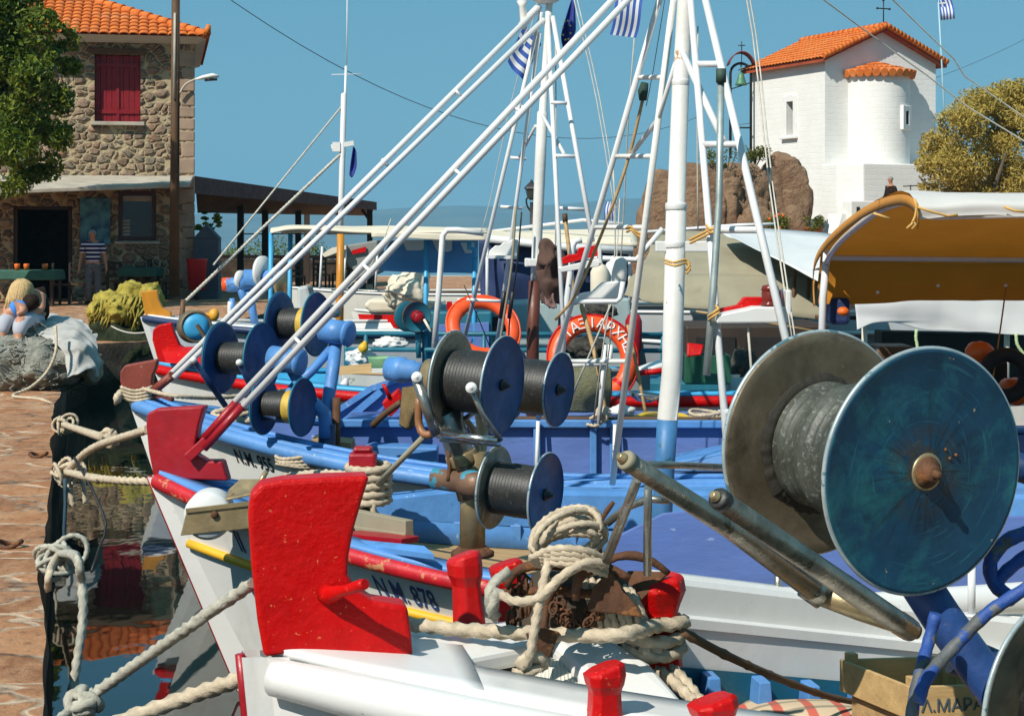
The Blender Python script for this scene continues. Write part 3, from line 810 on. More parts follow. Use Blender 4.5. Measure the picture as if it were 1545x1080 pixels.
def rocks():
    def rk(name, px, py, w, h, Y, seed, lab, amp=.16, dep=1.0):
        c = P(px, py, Y); top = c.z + S(h, Y) / 2; c.z = (top + .3) / 2; mb = MB(); mb.blob(c, (S(w, Y) / 2 * 1.08, S(w, Y) / 2 * dep, (top - .3) / 2), amp, 1.1, seed, 6)
        # ledges and cracks
        out = []
        rx, ry, rz = S(w, Y) / 2 * 1.08, S(w, Y) / 2 * dep, (top - .3) / 2
        for p in mb.v:
            d = (p - c); e = V((d.x / rx, d.y / ry, d.z / rz)); e = V([math.copysign(abs(x) ** .72, x) for x in e]); d = V((e.x * rx, e.y * ry, e.z * rz)) * .93; dd, _ = noise.voronoi(V((p.x * .75, p.y * .75, p.z * .95)) + V((seed, 0, 0))); cr = min(1, (dd[1] - dd[0]) / .16)
            k = 1 + .06 * noise.fractal(p * 1.1 + V((seed, 0, 0)), 1, 2, 6) - .07 * (1 - cr) ** 2 + .09 * (dd[0] - .4) * -1 - .04 * abs(noise.noise(V((p.x * .5, p.y * .5, p.z * 2.4)) + V((seed, 9, 2))))
            out.append(c + d * k)
        mb.v = out
        obj('boulder', mb, M['rock'], None, lab, 'rock', 'brown boulders below the chapel')
    rk('b', 1055, 310, 150, 140, 56.8, 1, 'largest brown boulder, behind the white mast, rounded top at its left')
    rk('b', 1000, 330, 75, 150, 56.0, 2, 'steep dark boulder at the sea end of the rock pile, left of the mast')
    rk('b', 1110, 318, 110, 150, 57.2, 7, 'broad brown boulder with bushes on top, right of the white mast')
    rk('b', 1182, 275, 84, 96, 57.8, 3, 'reddish boulder leaning against the white chapel wall', .12)
    rk('b', 1196, 333, 46, 60, 55.4, 4, 'small rounded boulder with a pale face at the foot of the wall', .12)
    rk('b', 1140, 345, 80, 70, 55.8, 5, 'low dark boulder in the gap between the big boulder and the small one')
    rk('b', 1010, 352, 130, 44, 54.8, 6, 'flat rock at the waterline below the largest boulder')
    def bush(px, py, w, h, Y, n, lab, flowers=False):
        c = P(px, py, Y); t = thing('bush', c - V((0, 0, S(h, Y) / 2)), lab, 'bush')
        cl = [(c + V((random.uniform(-.4, .4) * S(w, Y), random.uniform(-.3, .3), random.uniform(-.3, .3) * S(h, Y))), (S(w, Y) * .3, S(w, Y) * .3, S(h, Y) * .32)) for _ in range(6)]
        leaf_crown('foliage', cl, n, .10, M['leaf_bush'], t)
        mb = MB()
        for i in range(4): mb.tube([c - V((0, 0, S(h, Y) * .6)), c + V((random.uniform(-.3, .3) * S(w, Y), 0, random.uniform(0, .3) * S(h, Y)))], .02, 5)
        obj('stem', mb, M['bark'], t)
        if flowers:
            mb = MB()
            for i in range(7): mb.blob(c + V((random.uniform(-.4, .4) * S(w, Y), -.25, random.uniform(-.3, .4) * S(h, Y))), .05, .1, sub=1, seed=i)
            obj('blossom', mb, paint('orange_blossom', (.8, .12, .01), .6), t)
    bush(1095, 243, 60, 55, 56.0, 1500, 'olive green bush on top of the broad boulder behind the masts')
    bush(1140, 235, 40, 30, 57, 700, 'small dry bush on the boulder below the chapel wall')
    bush(1172, 338, 34, 40, 54.5, 700, 'green bush with orange blossoms beside the small boulder', True)
    bush(1225, 338, 30, 26, 54.5, 500, 'little green plant in front of the white ramp wall')
    mb = MB(); c = P(1228, 350, 54.6); mb.lathe([(.18, -.2), (.3, .12), (.33, .15)], c, (0, 0, 1), 14); obj('clay_pot', mb, paint('terracotta', (.45, .13, .05), .8), None, 'terracotta pot at the foot of the white ramp wall', 'pot')
    c = P(1470, 400, 55); base = V((c.x, 55, QZ))
    t = thing('tamarisk_tree', base, 'wide olive brown tamarisk tree right of the chapel', 'tree')
    mb = MB(); mb.tube([base, base + V((.1, 0, 1.2)), base + V((.3, 0, 2.6))], [.3, .25, .14], 10)
    for d in ((1.8, .3, 1.5), (-1.6, .2, 1.4), (.4, -1, 2), (1, 1, 2.2), (-.6, .6, 2.4)): mb.tube([base + V((.1, 0, 1.3)), base + V((.15, 0, 1.6)) + V(d) * .6, base + V((.2, 0, 1.8)) + V(d) * 1.2], [.16, .1, .03], 8)
    obj('trunk', mb, M['bark'], t)
    cl = []
    for px, py, rx, rz in ((1420, 220, 35, 28), (1405, 245, 28, 24), (1450, 185, 40, 30), (1480, 160, 40, 28), (1520, 145, 38, 26), (1550, 150, 40, 34), (1500, 200, 50, 40), (1545, 210, 50, 50), (1450, 250, 45, 35), (1500, 265, 50, 35), (1560, 270, 50, 40), (1430, 285, 45, 22), (1590, 200, 50, 55), (1480, 300, 60, 22)):
        Y = 55 + random.uniform(-1.2, 1.2); p = P(px, py, Y); cl.append((p, (S(rx, Y), S(rx, Y), S(rz, Y))))
    leaf_crown('crown', cl, 34000, .17, M['leaf_tamarisk'], t, .30)
rocks()

def street_lamp():
    o = P(802, 400, 49); o.z = QZ
    t = thing('street_lamp', o, 'ornate black lantern post standing behind the brown based mast', 'street lamp')
    mb = MB(); mb.tube([o, P(802, 305, 49)], [.07, .045], 10); mb.tube(smooth_path([P(802, 320, 49), P(796, 312, 49), P(794, 302, 49), P(797, 297, 49)], .05), .025, 6); obj('post', mb, M['black'], t)
    mb = MB(); b = P(802, 302, 49); mb.lathe([(.05, 0), (.12, .05), (.19, .32)], b, (0, 0, 1), 6, False); obj('lantern_glass', mb, paint('smoked_glass', (.05, .06, .05), .2), t)
    mb = MB(); mb.lathe([(.23, .32), (.20, .37), (.10, .47), (.04, .52), (.03, .58)], b, (0, 0, 1), 6, False); obj('lantern_cap', mb, M['black'], t)
street_lamp()

def wires():
    for pts, r_, lab in (((P(265, -60, 40.5), P(1060, 174, 62), 2.2), .011, 'long dark power cable sagging across the sky behind the masts'),
                         ((P(1105, 190, 63.5), P(1545, 60, 90), .6), .012, 'thin cable running right from the bell frame behind the chapel')):
        mb = MB(); a, b, d = pts; mb.tube(sag(a, b, d, 24), r_, 5); obj('cable', mb, M['cable'], None, lab, 'cable')
wires()
# ================================================================== boat materials
RED = (.50, .002, .002)
M['red'] = paint('red_gloss_paint', RED, .42, var=.14, vs=7, bump=.7, bs=48, wear=(.66, .17, .07), wamt=.075, ws=62, wear2=(.34, .004, .004), w2amt=.06, w2s=9, spec=.25)
M['red_worn'] = paint('red_worn_paint', (.48, .008, .016), .5, var=.2, vs=8, bump=.5, bs=40, wear=(.52, .22, .10), wamt=.14, ws=14)
M['red_brown'] = paint('red_oxide_paint', (.20, .035, .02), .6, var=.2, vs=8, bump=.4, bs=40, wear=(.33, .16, .10), wamt=.08, ws=18)
M['red_dark'] = paint('dark_red_paint', (.33, .006, .014), .4, var=.15, vs=8, bump=.3, bs=30)
M['white'] = paint('white_boat_paint', (.70, .69, .66), .38, var=.05, vs=2, bump=.22, bs=16, wear=(.40, .33, .25), wamt=.035, ws=34, wear2=(.66, .54, .38), w2amt=.06, w2s=4)
M['white_tube'] = paint('white_tube_paint', (.70, .70, .69), .4, var=.05, vs=3, bump=.15, bs=30, wear=(.42, .20, .07), wamt=.01, ws=14)
M['white_rust'] = paint('white_rusty_paint', (.72, .70, .65), .5, var=.08, vs=4, bump=.3, bs=30, wear=(.42, .20, .07), wamt=.045, ws=8)
M['blue'] = paint('light_blue_paint', (.085, .24, .53), .5, var=.18, vs=5, bump=.4, bs=28, wear=(.32, .44, .56), wamt=.075, ws=16, wear2=(.035, .10, .24), w2amt=.09, w2s=6)
M['blue_deck'] = paint('periwinkle_paint', (.105, .175, .43), .5, var=.16, vs=3, bump=.35, bs=24, wear=(.26, .36, .58), wamt=.06, ws=13, wear2=(.05, .13, .28), w2amt=.10, w2s=3, stretch=(.5, 1, 1.6))
M['blue_sky'] = paint('turquoise_blue_paint', (.05, .35, .62), .45, var=.12, vs=5, bump=.25, bs=28, wear=(.5, .55, .55), wamt=.04, ws=18)
M['teal'] = paint('teal_paint', (.015, .14, .20), .5, var=.18, vs=4, bump=.3, bs=20, wear=(.10, .25, .28), wamt=.05, ws=14)
M['navy'] = paint('navy_metal_paint', (.010, .032, .10), .45, var=.2, vs=6, bump=.35, bs=30, wear=(.08, .12, .16), wamt=.05, ws=22, wear2=(.02, .12, .14), w2amt=.05, w2s=7)
M['steel'] = paint('dull_steel', (.34, .32, .28), .34, .85, var=.25, vs=9, bump=.25, bs=50, wear=(.16, .10, .05), wamt=.1, ws=14)
M['steel_bright'] = paint('bright_steel', (.55, .54, .50), .22, .95, var=.12, vs=9, bump=.1, bs=60)
M['brass_steel'] = paint('stained_steel', (.40, .30, .16), .38, .55, var=.25, vs=7, bump=.3, bs=40, wear=(.30, .14, .05), wamt=.09, ws=9)
M['rust'] = paint('rusted_iron', (.11, .046, .02), .85, .1, var=.4, vs=9, bump=.9, bs=45, wear=(.24, .095, .03), wamt=.14, ws=16, wear2=(.04, .09, .10), w2amt=.04, w2s=10)
M['wood'] = paint('bare_planks', (.42, .27, .12), .75, var=.25, vs=6, bump=.5, bs=20, wear=(.22, .12, .05), wamt=.07, ws=12, stretch=(.35, 3, 3))
M['yellow'] = paint('yellow_stripe_paint', (.75, .42, .02), .45, var=.1, vs=6, bump=.2)
M['orange_wood'] = paint('orange_varnish', (.55, .22, .015), .4, var=.2, vs=6, bump=.3, stretch=(1, 1, .3))
M['rope'] = paint('hemp_rope', (.52, .43, .31), .95, var=.25, vs=30, bump=.6, bs=180, spec=.15)
M['rope_grey'] = paint('grey_rope', (.42, .40, .33), .95, var=.3, vs=30, bump=.6, bs=180, spec=.15)
M['cord'] = paint('pale_cord', (.50, .47, .40), .9, var=.2, vs=20, spec=.2)
M['canvas_grey'] = paint('grey_green_canvas', (.30, .27, .19), .9, var=.12, vs=3, bump=.4, bs=6, spec=.15)
M['canvas_cream'] = paint('cream_canvas', (.70, .62, .48), .9, var=.08, vs=3, bump=.3, bs=6, spec=.15)
M['canvas_white'] = paint('white_vinyl', (.68, .68, .66), .5, var=.04, vs=2, bump=.25, bs=5)
M['canvas_blue'] = paint('sky_blue_tarp', (.12, .32, .62), .6, var=.12, vs=3, bump=.4, bs=5)
M['canvas_navy'] = paint('navy_tarp', (.012, .03, .10), .7, var=.25, vs=3, bump=.5, bs=5)
M['orange_ring'] = paint('orange_ring_skin', (.80, .085, .012), .45, var=.08, vs=5, bump=.2, bs=14)
M['text_blue'] = paint('blue_lettering', (.022, .06, .19), .6, var=.2, vs=30)
M['text_black'] = paint('black_lettering', (.02, .025, .03), .5)
M['text_white'] = paint('white_lettering', (.82, .80, .74), .6)
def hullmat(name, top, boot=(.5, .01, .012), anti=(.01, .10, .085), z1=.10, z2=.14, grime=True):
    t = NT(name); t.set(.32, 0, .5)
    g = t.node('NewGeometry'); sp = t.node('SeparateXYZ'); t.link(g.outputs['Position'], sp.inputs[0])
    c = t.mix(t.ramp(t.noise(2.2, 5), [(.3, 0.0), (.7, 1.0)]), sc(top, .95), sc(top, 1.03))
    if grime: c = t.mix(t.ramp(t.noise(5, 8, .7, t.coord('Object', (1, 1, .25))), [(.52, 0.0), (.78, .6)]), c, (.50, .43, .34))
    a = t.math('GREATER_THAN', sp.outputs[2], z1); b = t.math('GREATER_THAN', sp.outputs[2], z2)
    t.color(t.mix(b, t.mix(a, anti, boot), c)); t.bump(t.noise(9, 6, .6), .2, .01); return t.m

# ================================================================== hull
class Hull:
    def __init__(s, stem, theta, B, LB, L, drop, LD, rake, p=1.8, bul=.3, flare=.55):
        s.o = V(stem); th = R(theta); s.a = V((math.cos(th), math.sin(th), 0)); s.n = V((-math.sin(th), math.cos(th), 0))   # a aft, n to the far side
        s.B, s.LB, s.L, s.drop, s.LD, s.rake, s.p, s.bul, s.flare = B, LB, L, drop, LD, rake, p, bul, flare
    def b(s, u):
        f = 1 - (1 - min(1, max(0, u) / s.LB)) ** s.p
        k = u / s.L
        if k > .55: f *= 1 - .4 * ((k - .55) / .45) ** 2
        return s.B * f + .035
    def z(s, u): return s.o.z - s.drop * (1 - (1 - min(1, max(0, u) / s.LD)) ** 2) + (.12 * ((u / s.L - .6) / .4) ** 2 if u > .6 * s.L else 0)
    def g(s, u, sg, out=0.0, dz=0.0):
        q = s.o + s.a * u + s.n * (sg * max(0, s.b(u) + out)); q.z = s.z(u) + dz; return q
    def skin(s, u, t, sg, out=0.0):
        """t 0 at the gunwale, 1 below the waterline"""
        zt = s.z(u); z = zt + (-.4 - zt) * t
        us = s.rake * (s.o.z - z) / s.o.z * (1 if z > 0 else 1.25)
        k = u / s.L; uu = us + u * (1 - us / s.L)
        fl = 1 - t ** 1.25 * (s.flare * (1 - min(1, u / (s.LB * 1.6))) ** 1.0 + .12)
        q = s.o + s.a * uu + s.n * (sg * (s.b(u) * fl + out)); q.z = z; return q
    def inn(s, u, sg, inset, d):
        q = s.skin(u, d / (s.z(u) + .4), sg, inset); c = s.skin(u, d / (s.z(u) + .4), 1).lerp(s.skin(u, d / (s.z(u) + .4), -1), .5)
        return q if (q - c).dot(s.n) * sg > 0 else c
    def us(s, n=46, end=1.0):
        return [s.L * end * (i / n) ** 1.55 for i in range(n + 1)]
    def build(s, root, mat, deck=None, cap=None, capw=.2, rail=None, railr=.045, inner=None, stem_mat=None, deck0=.5, rail_dz=-.02):
        U = s.us(130); T = [i / 56 for i in range(57)]
        mb = MB()
        for sg in (-1, 1): mb.grid([[s.skin(u, t, sg) for t in T] for u in U])
        mb.add([s.skin(U[-1], t, sg) for sg in (-1, 1) for t in T], [tuple(range(57)) + tuple(reversed(range(57, 114)))])
        hull = obj('hull', mb, mat, root)
        # stem post
        mb = MB(); rows = []
        for i in range(15):
            t = i / 14; q = (s.skin(0, t, 1) + s.skin(0, t, -1)) / 2; q.z = s.skin(0, t, 1).z
            rows.append([q + s.a * .10 + s.n * .06, q - s.a * .05 + s.n * .04, q - s.a * .05 - s.n * .04, q + s.a * .10 - s.n * .06])
        mb.grid(rows, False); obj('stem', mb, stem_mat or mat, root)
        if rail:
            for sg in (-1, 1):
                mb = MB(); mb.tube([s.g(u, sg, .0, rail_dz) for u in U if u < s.L * .98], railr, 10, flat=1.0); obj('rail', mb, rail, root)
        if cap:
            for sg in (-1, 1):
                mb = MB(); mb.grid([[s.g(u, sg, -w * min(1, (u + .05) / .3), .025) for w in (-.01, capw)] for u in U]); obj('covering_board', mb, cap, root, solid=.03)
        if inner:
            for sg in (-1, 1):
                mb = MB(); mb.grid([[s.inn(u, sg, -capw if cap else -.06, d) for d in (.0, s.bul * .5, s.bul)] for u in U if u > deck0 * .8]); obj('bulwark', mb, inner, root, solid=.02)
        if deck:
            mb = MB(); mb.grid([[s.inn(u, 1, -.03, s.bul).lerp(s.inn(u, -1, -.03, s.bul), k / 6) for k in range(7)] for u in U if u > deck0 * .8]); obj('deck', mb, deck, root)
        return hull
    def text(s, root_obj, body, size, u0, drop_t, sg, mat, xs=.55, gap=.0035, name='lettering'):
        """paint letters on the hull side, reading aft along the near side"""
        cu = bpy.data.curves.new(name, 'FONT'); cu.body = body; cu.size = size; cu.offset = .002 * size / .1
        tmp = bpy.data.objects.new(name + '_t', cu); COL.objects.link(tmp)
        dg = bpy.context.evaluated_depsgraph_get(); dg.update(); me = bpy.data.meshes.new_from_object(tmp.evaluated_get(dg))
        bm = bmesh.new(); bm.from_mesh(me); bmesh.ops.triangulate(bm, faces=bm.faces)
        bmesh.ops.subdivide_edges(bm, edges=[e for e in bm.edges if e.calc_length() > size * .2], cuts=2)
        bmesh.ops.triangulate(bm, faces=bm.faces)
        mb = MB(); vs = []
        for v in bm.verts:
            u = u0 + v.co.x * xs; zt = s.z(u); t = (drop_t - v.co.y) / (zt + .4)
            q = s.skin(u, t, sg); q2 = s.skin(u + .02, t, sg); q3 = s.skin(u, t + .02, sg)
            nr = (q2 - q).cross(q3 - q).normalized()
            if nr.dot(s.n * sg) < 0: nr = -nr
            vs.append(q + nr * gap)
        mb.add(vs, [tuple(v.index for v in f.verts) for f in bm.faces]); bm.free()
        bpy.data.objects.remove(tmp); bpy.data.meshes.remove(me)
        return obj(name, mb, mat, root_obj)
def flat_text(body, size, o, x, y, mat, parent, name='lettering', ext=.002):
    cu = bpy.data.curves.new(name, 'FONT'); cu.body = body; cu.size = size; cu.extrude = ext; cu.align_x = 'CENTER'
    tmp = bpy.data.objects.new(name + '_t', cu); COL.objects.link(tmp)
    dg = bpy.context.evaluated_depsgraph_get(); dg.update(); me = bpy.data.meshes.new_from_object(tmp.evaluated_get(dg))
    x, y = V(x).normalized(), V(y).normalized(); n = x.cross(y)
    mb = MB(); mb.add([V(o) + x * v.co.x + y * v.co.y + n * v.co.z for v in me.vertices], [tuple(p.vertices) for p in me.polygons])
    bpy.data.objects.remove(tmp); bpy.data.meshes.remove(me)
    return obj(name, mb, mat, parent)

def drum(root, c0, c1, rd, rw, flange_m, line_m, flange2_m=None, th=.012, hub=None, name='net_winch', flange_names=('flange', 'flange'), rimm=None):
    """one line drum: two dished flanges and the wound line between them, as parts of root"""
    c0, c1 = V(c0), V(c1); ax = (c1 - c0).normalized(); L = (c1 - c0).length
    mb = MB(); N = 40
    prof = [(rw * .98, 0)] + [(rw * (1 + .012 * math.sin(k * 2.4) + .03 * math.sin(math.pi * k / N)), L * k / N) for k in range(N + 1)]
    mb.lathe(prof, c0, ax, 36); d = obj('drum', mb, line_m, root)
    for c, sgn, m in ((c0, -1, flange_m), (c1, 1, flange2_m or flange_m)):
        mb = MB()
        mb.lathe([(.001, .006 * sgn), (rw * .5, .006 * sgn), (rd * .97, .010 * sgn), (rd, .018 * sgn), (rd * 1.004, .010 * sgn), (rd * .99, 0), (rd * .95, -.004 * sgn), (rw * .9, -.003 * sgn), (.001, -.003 * sgn)], c, ax, 56)
        f = obj('flange', mb, m, root)
        if rimm:
            mb = MB(); u = ax.orthogonal().normalized(); w = ax.cross(u)
            mb.tube([c + ax * (.008 * sgn) + (u * math.cos(a) + w * math.sin(a)) * rd for a in [2 * math.pi * k / 64 for k in range(64)]], .006, 6, closed=True); obj('rim', mb, rimm, f)
        if hub:
            mb = MB(); mb.lathe([(.028, 0), (.028, .012), (.018, .014), (.018, .03), (.010, .03), (.008, .045)], c + ax * (.006 * sgn), ax * sgn, 16); obj('hub', mb, hub, f)
    return d

# ================================================================== boat 1: near white boat, red stem head
B1 = Hull(P(392, 985, 4.8), 9, 1.30, 3.3, 7.5, .17, 3.0, .12, 1.75, .34, .5)
boat1 = thing('fishing_boat', (1.5, 5.2, 0), 'nearest white wooden fishing boat with big red stem head and red bollards', 'fishing boat')
def build_b1():
    r, H = boat1, B1
    H.build(r, hullmat('white_hull_near', (.70, .69, .66)), None, None, rail=None, inner=None)
    # rounded white rail
    for sg in (-1, 1):
        mb = MB(); us = [u for u in H.us(60) if .02 < u < 7.2]
        mb.tube([H.g(max(0, u), sg, .01, -.045) for u in us], [.05 + .012 * min(1, u / .3) for u in us], 14); obj('rail', mb, M['white'], r)
    # red line on the stem edge
    mb = MB(); pts = [H.skin(0, i / 14, 1) for i in range(15)]
    mb.tube([(p + H.skin(0, i / 14, -1)) / 2 - H.a * .055 for i, p in enumerate(pts)], .014, 6, flat=1); obj('stem_stripe', mb, M['red_dark'], r)
    # foredeck and covering boards
    mb = MB(); us = [.03 + .55 * i / 10 for i in range(11)]
    mb.grid([[H.g(u, 1, -.03, .012).lerp(H.g(u, -1, -.03, .012), k / 8) + V((0, 0, .012 * math.sin(math.pi * k / 8))) for k in range(9)] for u in us]); obj('foredeck', mb, M['white'], r, solid=.03)
    for sg, w in ((-1, .30), (1, .22)):
        mb = MB(); us = [.5 + i * .12 for i in range(56 if sg < 0 else 8)]
        mb.grid([[H.g(u, sg, -.02 - w * k / 3, .010) for k in range(4)] for u in us]); obj('covering_board', mb, M['white'], r, solid=.035)
        if sg < 0: mb = MB(); mb.grid([[H.g(u, sg, -.03 - w + .02, .0 - d) for d in (0, .2, .42)] for u in us]); obj('lining', mb, M['white'], r, solid=.02)
    # thick cross beam at the end of the foredeck
    mb = MB(); a, b = H.g(.58, 1, -.03, .02), H.g(.62, -1, -.2, .02)
    A = PZ(600, 985, 1.215); Bq = PZ(812, 955, 1.20)
    mb.poly3([PZ(604, 945, 1.235), PZ(815, 935, 1.225), PZ(816, 972, 1.20), PZ(655, 1003, 1.20), PZ(612, 985, 1.215)], (0, 0, -.055)); obj('cross_beam', mb, M['white'], r, bevel=.014)
    # deck inside
    mb = MB(); us = [.4 + i * .15 for i in range(46)]
    mb.grid([[H.g(u, 1, -.12, -.44).lerp(H.g(u, -1, -.12, -.44), k / 6) for k in range(7)] for u in us]); obj('deck', mb, M['wood'], r)
    # hatch coaming
    mb = MB()
    pts = [PZ(828, 962, 1.20), PZ(925, 958, 1.21), PZ(985, 1000, 1.16), PZ(1050, 1075, 1.09), PZ(1055, 1120, 1.07), PZ(960, 1120, 1.09), PZ(905, 1045, 1.13), PZ(872, 1005, 1.17)]
    mb.poly3(pts, (0, 0, -.4)); obj('hatch_coaming', mb, M['white'], r, bevel=.03, seg=3)
    # red stem head: outline read in the plane of the stem
    px = [(398, 985), (388, 930), (379, 850), (374, 775), (378, 742), (394, 726), (425, 720), (490, 716), (556, 714), (546, 745), (533, 790), (524, 835), (523, 862), (536, 885), (560, 900), (612, 908), (618, 950), (621, 989), (520, 984), (440, 978)]
    o = H.o; yb = 4.8
    def plane(px_, py_):   # point of the stem's vertical centre plane seen at the pixel
        d = V(((px_ - CX) / F, 1, -(py_ - HY) / F)); c = V((0, 0, CH)); k = (o - c).dot(H.n) / d.dot(H.n); return c + d * k
    mb = MB(); pts = [plane(*q) for q in px]; mb.poly3([p - H.n * .055 for p in pts], H.n * .11)
    sh = obj('stem_head', mb, M['red'], r, bevel=.014, seg=3)
    mb = MB(); a = plane(492, 890) - H.n * .05
    mb.tube([a, a - H.n * .03 + V((.008, 0, .004)), a - H.n * .09 + V((.045, 0, .028)), a - H.n * .14 + V((.085, 0, .052)), a - H.n * .152 + V((.095, 0, .058))], [.030, .024, .014, .017, .014], 12)
    obj('peg', mb, M['red'], sh)
    # bollards
    def bollard(base, h, w, lean=(0, 0), m='red', top=1.25, sq=.35, label=None):
        """a squarish post that swells to its head and has chamfered corners"""
        mb = MB(); rows = []; prof = [(0, .94), (.30, .86), (.55, .82), (.62, .88), (.70, 1.0), (.86, top), (.95, top * .93), (1, top * .74)]
        ang = random.uniform(.1, .5)
        for t, k in prof:
            ring = []
            for cx, cy in ((1, .55), (.55, 1), (-.55, 1), (-1, .55), (-1, -.55), (-.55, -1), (.55, -1), (1, -.55)):
                x = cx * math.cos(ang) - cy * math.sin(ang); y = cx * math.sin(ang) + cy * math.cos(ang); rr = w / 2 * k * (1 + .05 * noise.noise(V((x * 2, y * 2, t * 3)) + V(base) * 9))
                ring.append(V(base) + V((x * rr + lean[0] * t * h, y * rr + lean[1] * t * h, t * h + .012 * x * (t > .9))))
            rows.append(ring)
        mb.grid(rows, False, True); n0 = len(mb.v) - 8; mb.f.append(tuple(range(n0, n0 + 8))); mb.sm.append(False)
        o = obj('bollard', mb, M[m], r, bevel=.007, seg=3); 
        if label: o['label'] = label
        return o
    global RB
    RB = bollard
    M['red_peeling'] = paint('red_peeling_paint', RED, .45, var=.1, vs=6, bump=.4, bs=30, wear=(.66, .48, .27), wamt=.10, ws=9)
    bollard(PZ(708, 940, 1.20), .215, .098, (-.08, .0), 'red_peeling', 1.02, label='red bollard with peeling wood patches')
    bollard(PZ(775, 935, 1.19) + V((0, .12, -.05)), .21, .1, (-.12, 0), 'red', 1.1)
    bollard(PZ(1000, 1002, 1.13), .26, .115, (-.06, 0), 'red', 1.28, label='widest red bollard, wound with rope')
    bollard(PZ(912, 1092, 1.15), .15, .092, (0, 0), 'red', 1.1)
    bollard(PZ(1075, 1130, 1.10), .13, .105, (0, 0), 'red', 1.12)
    # far bulwark: white plank with a ledge, standing on blue frames
    def ft(u): return .125 - .165 * (u - 1.4)
    us = [1.32 + i * .12 for i in range(44)]
    def fb(u, out, d): q = H.g(u, 1, out, 0); q.z += ft(u) - d; return q
    mb = MB(); mb.grid([[fb(u, *k) for k in ((-.02, 0), (-.05, 0), (-.06, .015), (-.06, .115), (-.095, .12), (-.095, .145), (-.08, .15), (-.08, .295), (-.05, .30))] for u in us], False); obj('far_bulwark', mb, M['white'], r, solid=.012)
    mb = MB(); mb.grid([[fb(u, .04, 0), fb(u, -.03, 0)] for u in us]); obj('bulwark_cap', mb, M['white'], r, solid=.02)
    mt = Matrix((H.a, H.n, V((0, 0, 1)))).transposed()
    for i in range(15):
        u = 1.5 + i * .20; p = fb(u, -.15, .36)
        mb = MB(); mb.prism([(-.032, -.075), (.032, -.075), (.02, .075), (-.02, .075)], p, H.a, (0, 0, 1), .10); obj('frame', mb, M['blue'], r, bevel=.004)
    mb = MB(); mb.grid([[fb(u, -.10, .28), fb(u, -.08, .45)] for u in us]); obj('inner_lining', mb, M['teal'], r)
    mb = MB(); mb.grid([[fb(u, -.08, .435), fb(u, -.60, .44)] for u in us]); obj('waterway', mb, M['blue'], r, solid=.02)
    # stanchions on the bulwark
    for px_, m in ((1174, 'steel'), (1207, 'white_tube'), (1466, 'white_tube')):
        c = P(px_, 930, 6.12); mb = MB(); mb.tube([c, c + V((0, 0, .18))], .014, 10); mb.lathe([(.03, 0), (.03, .012)], c, (0, 0, 1), 10); obj('stanchion', mb, M[m], r)
build_b1()

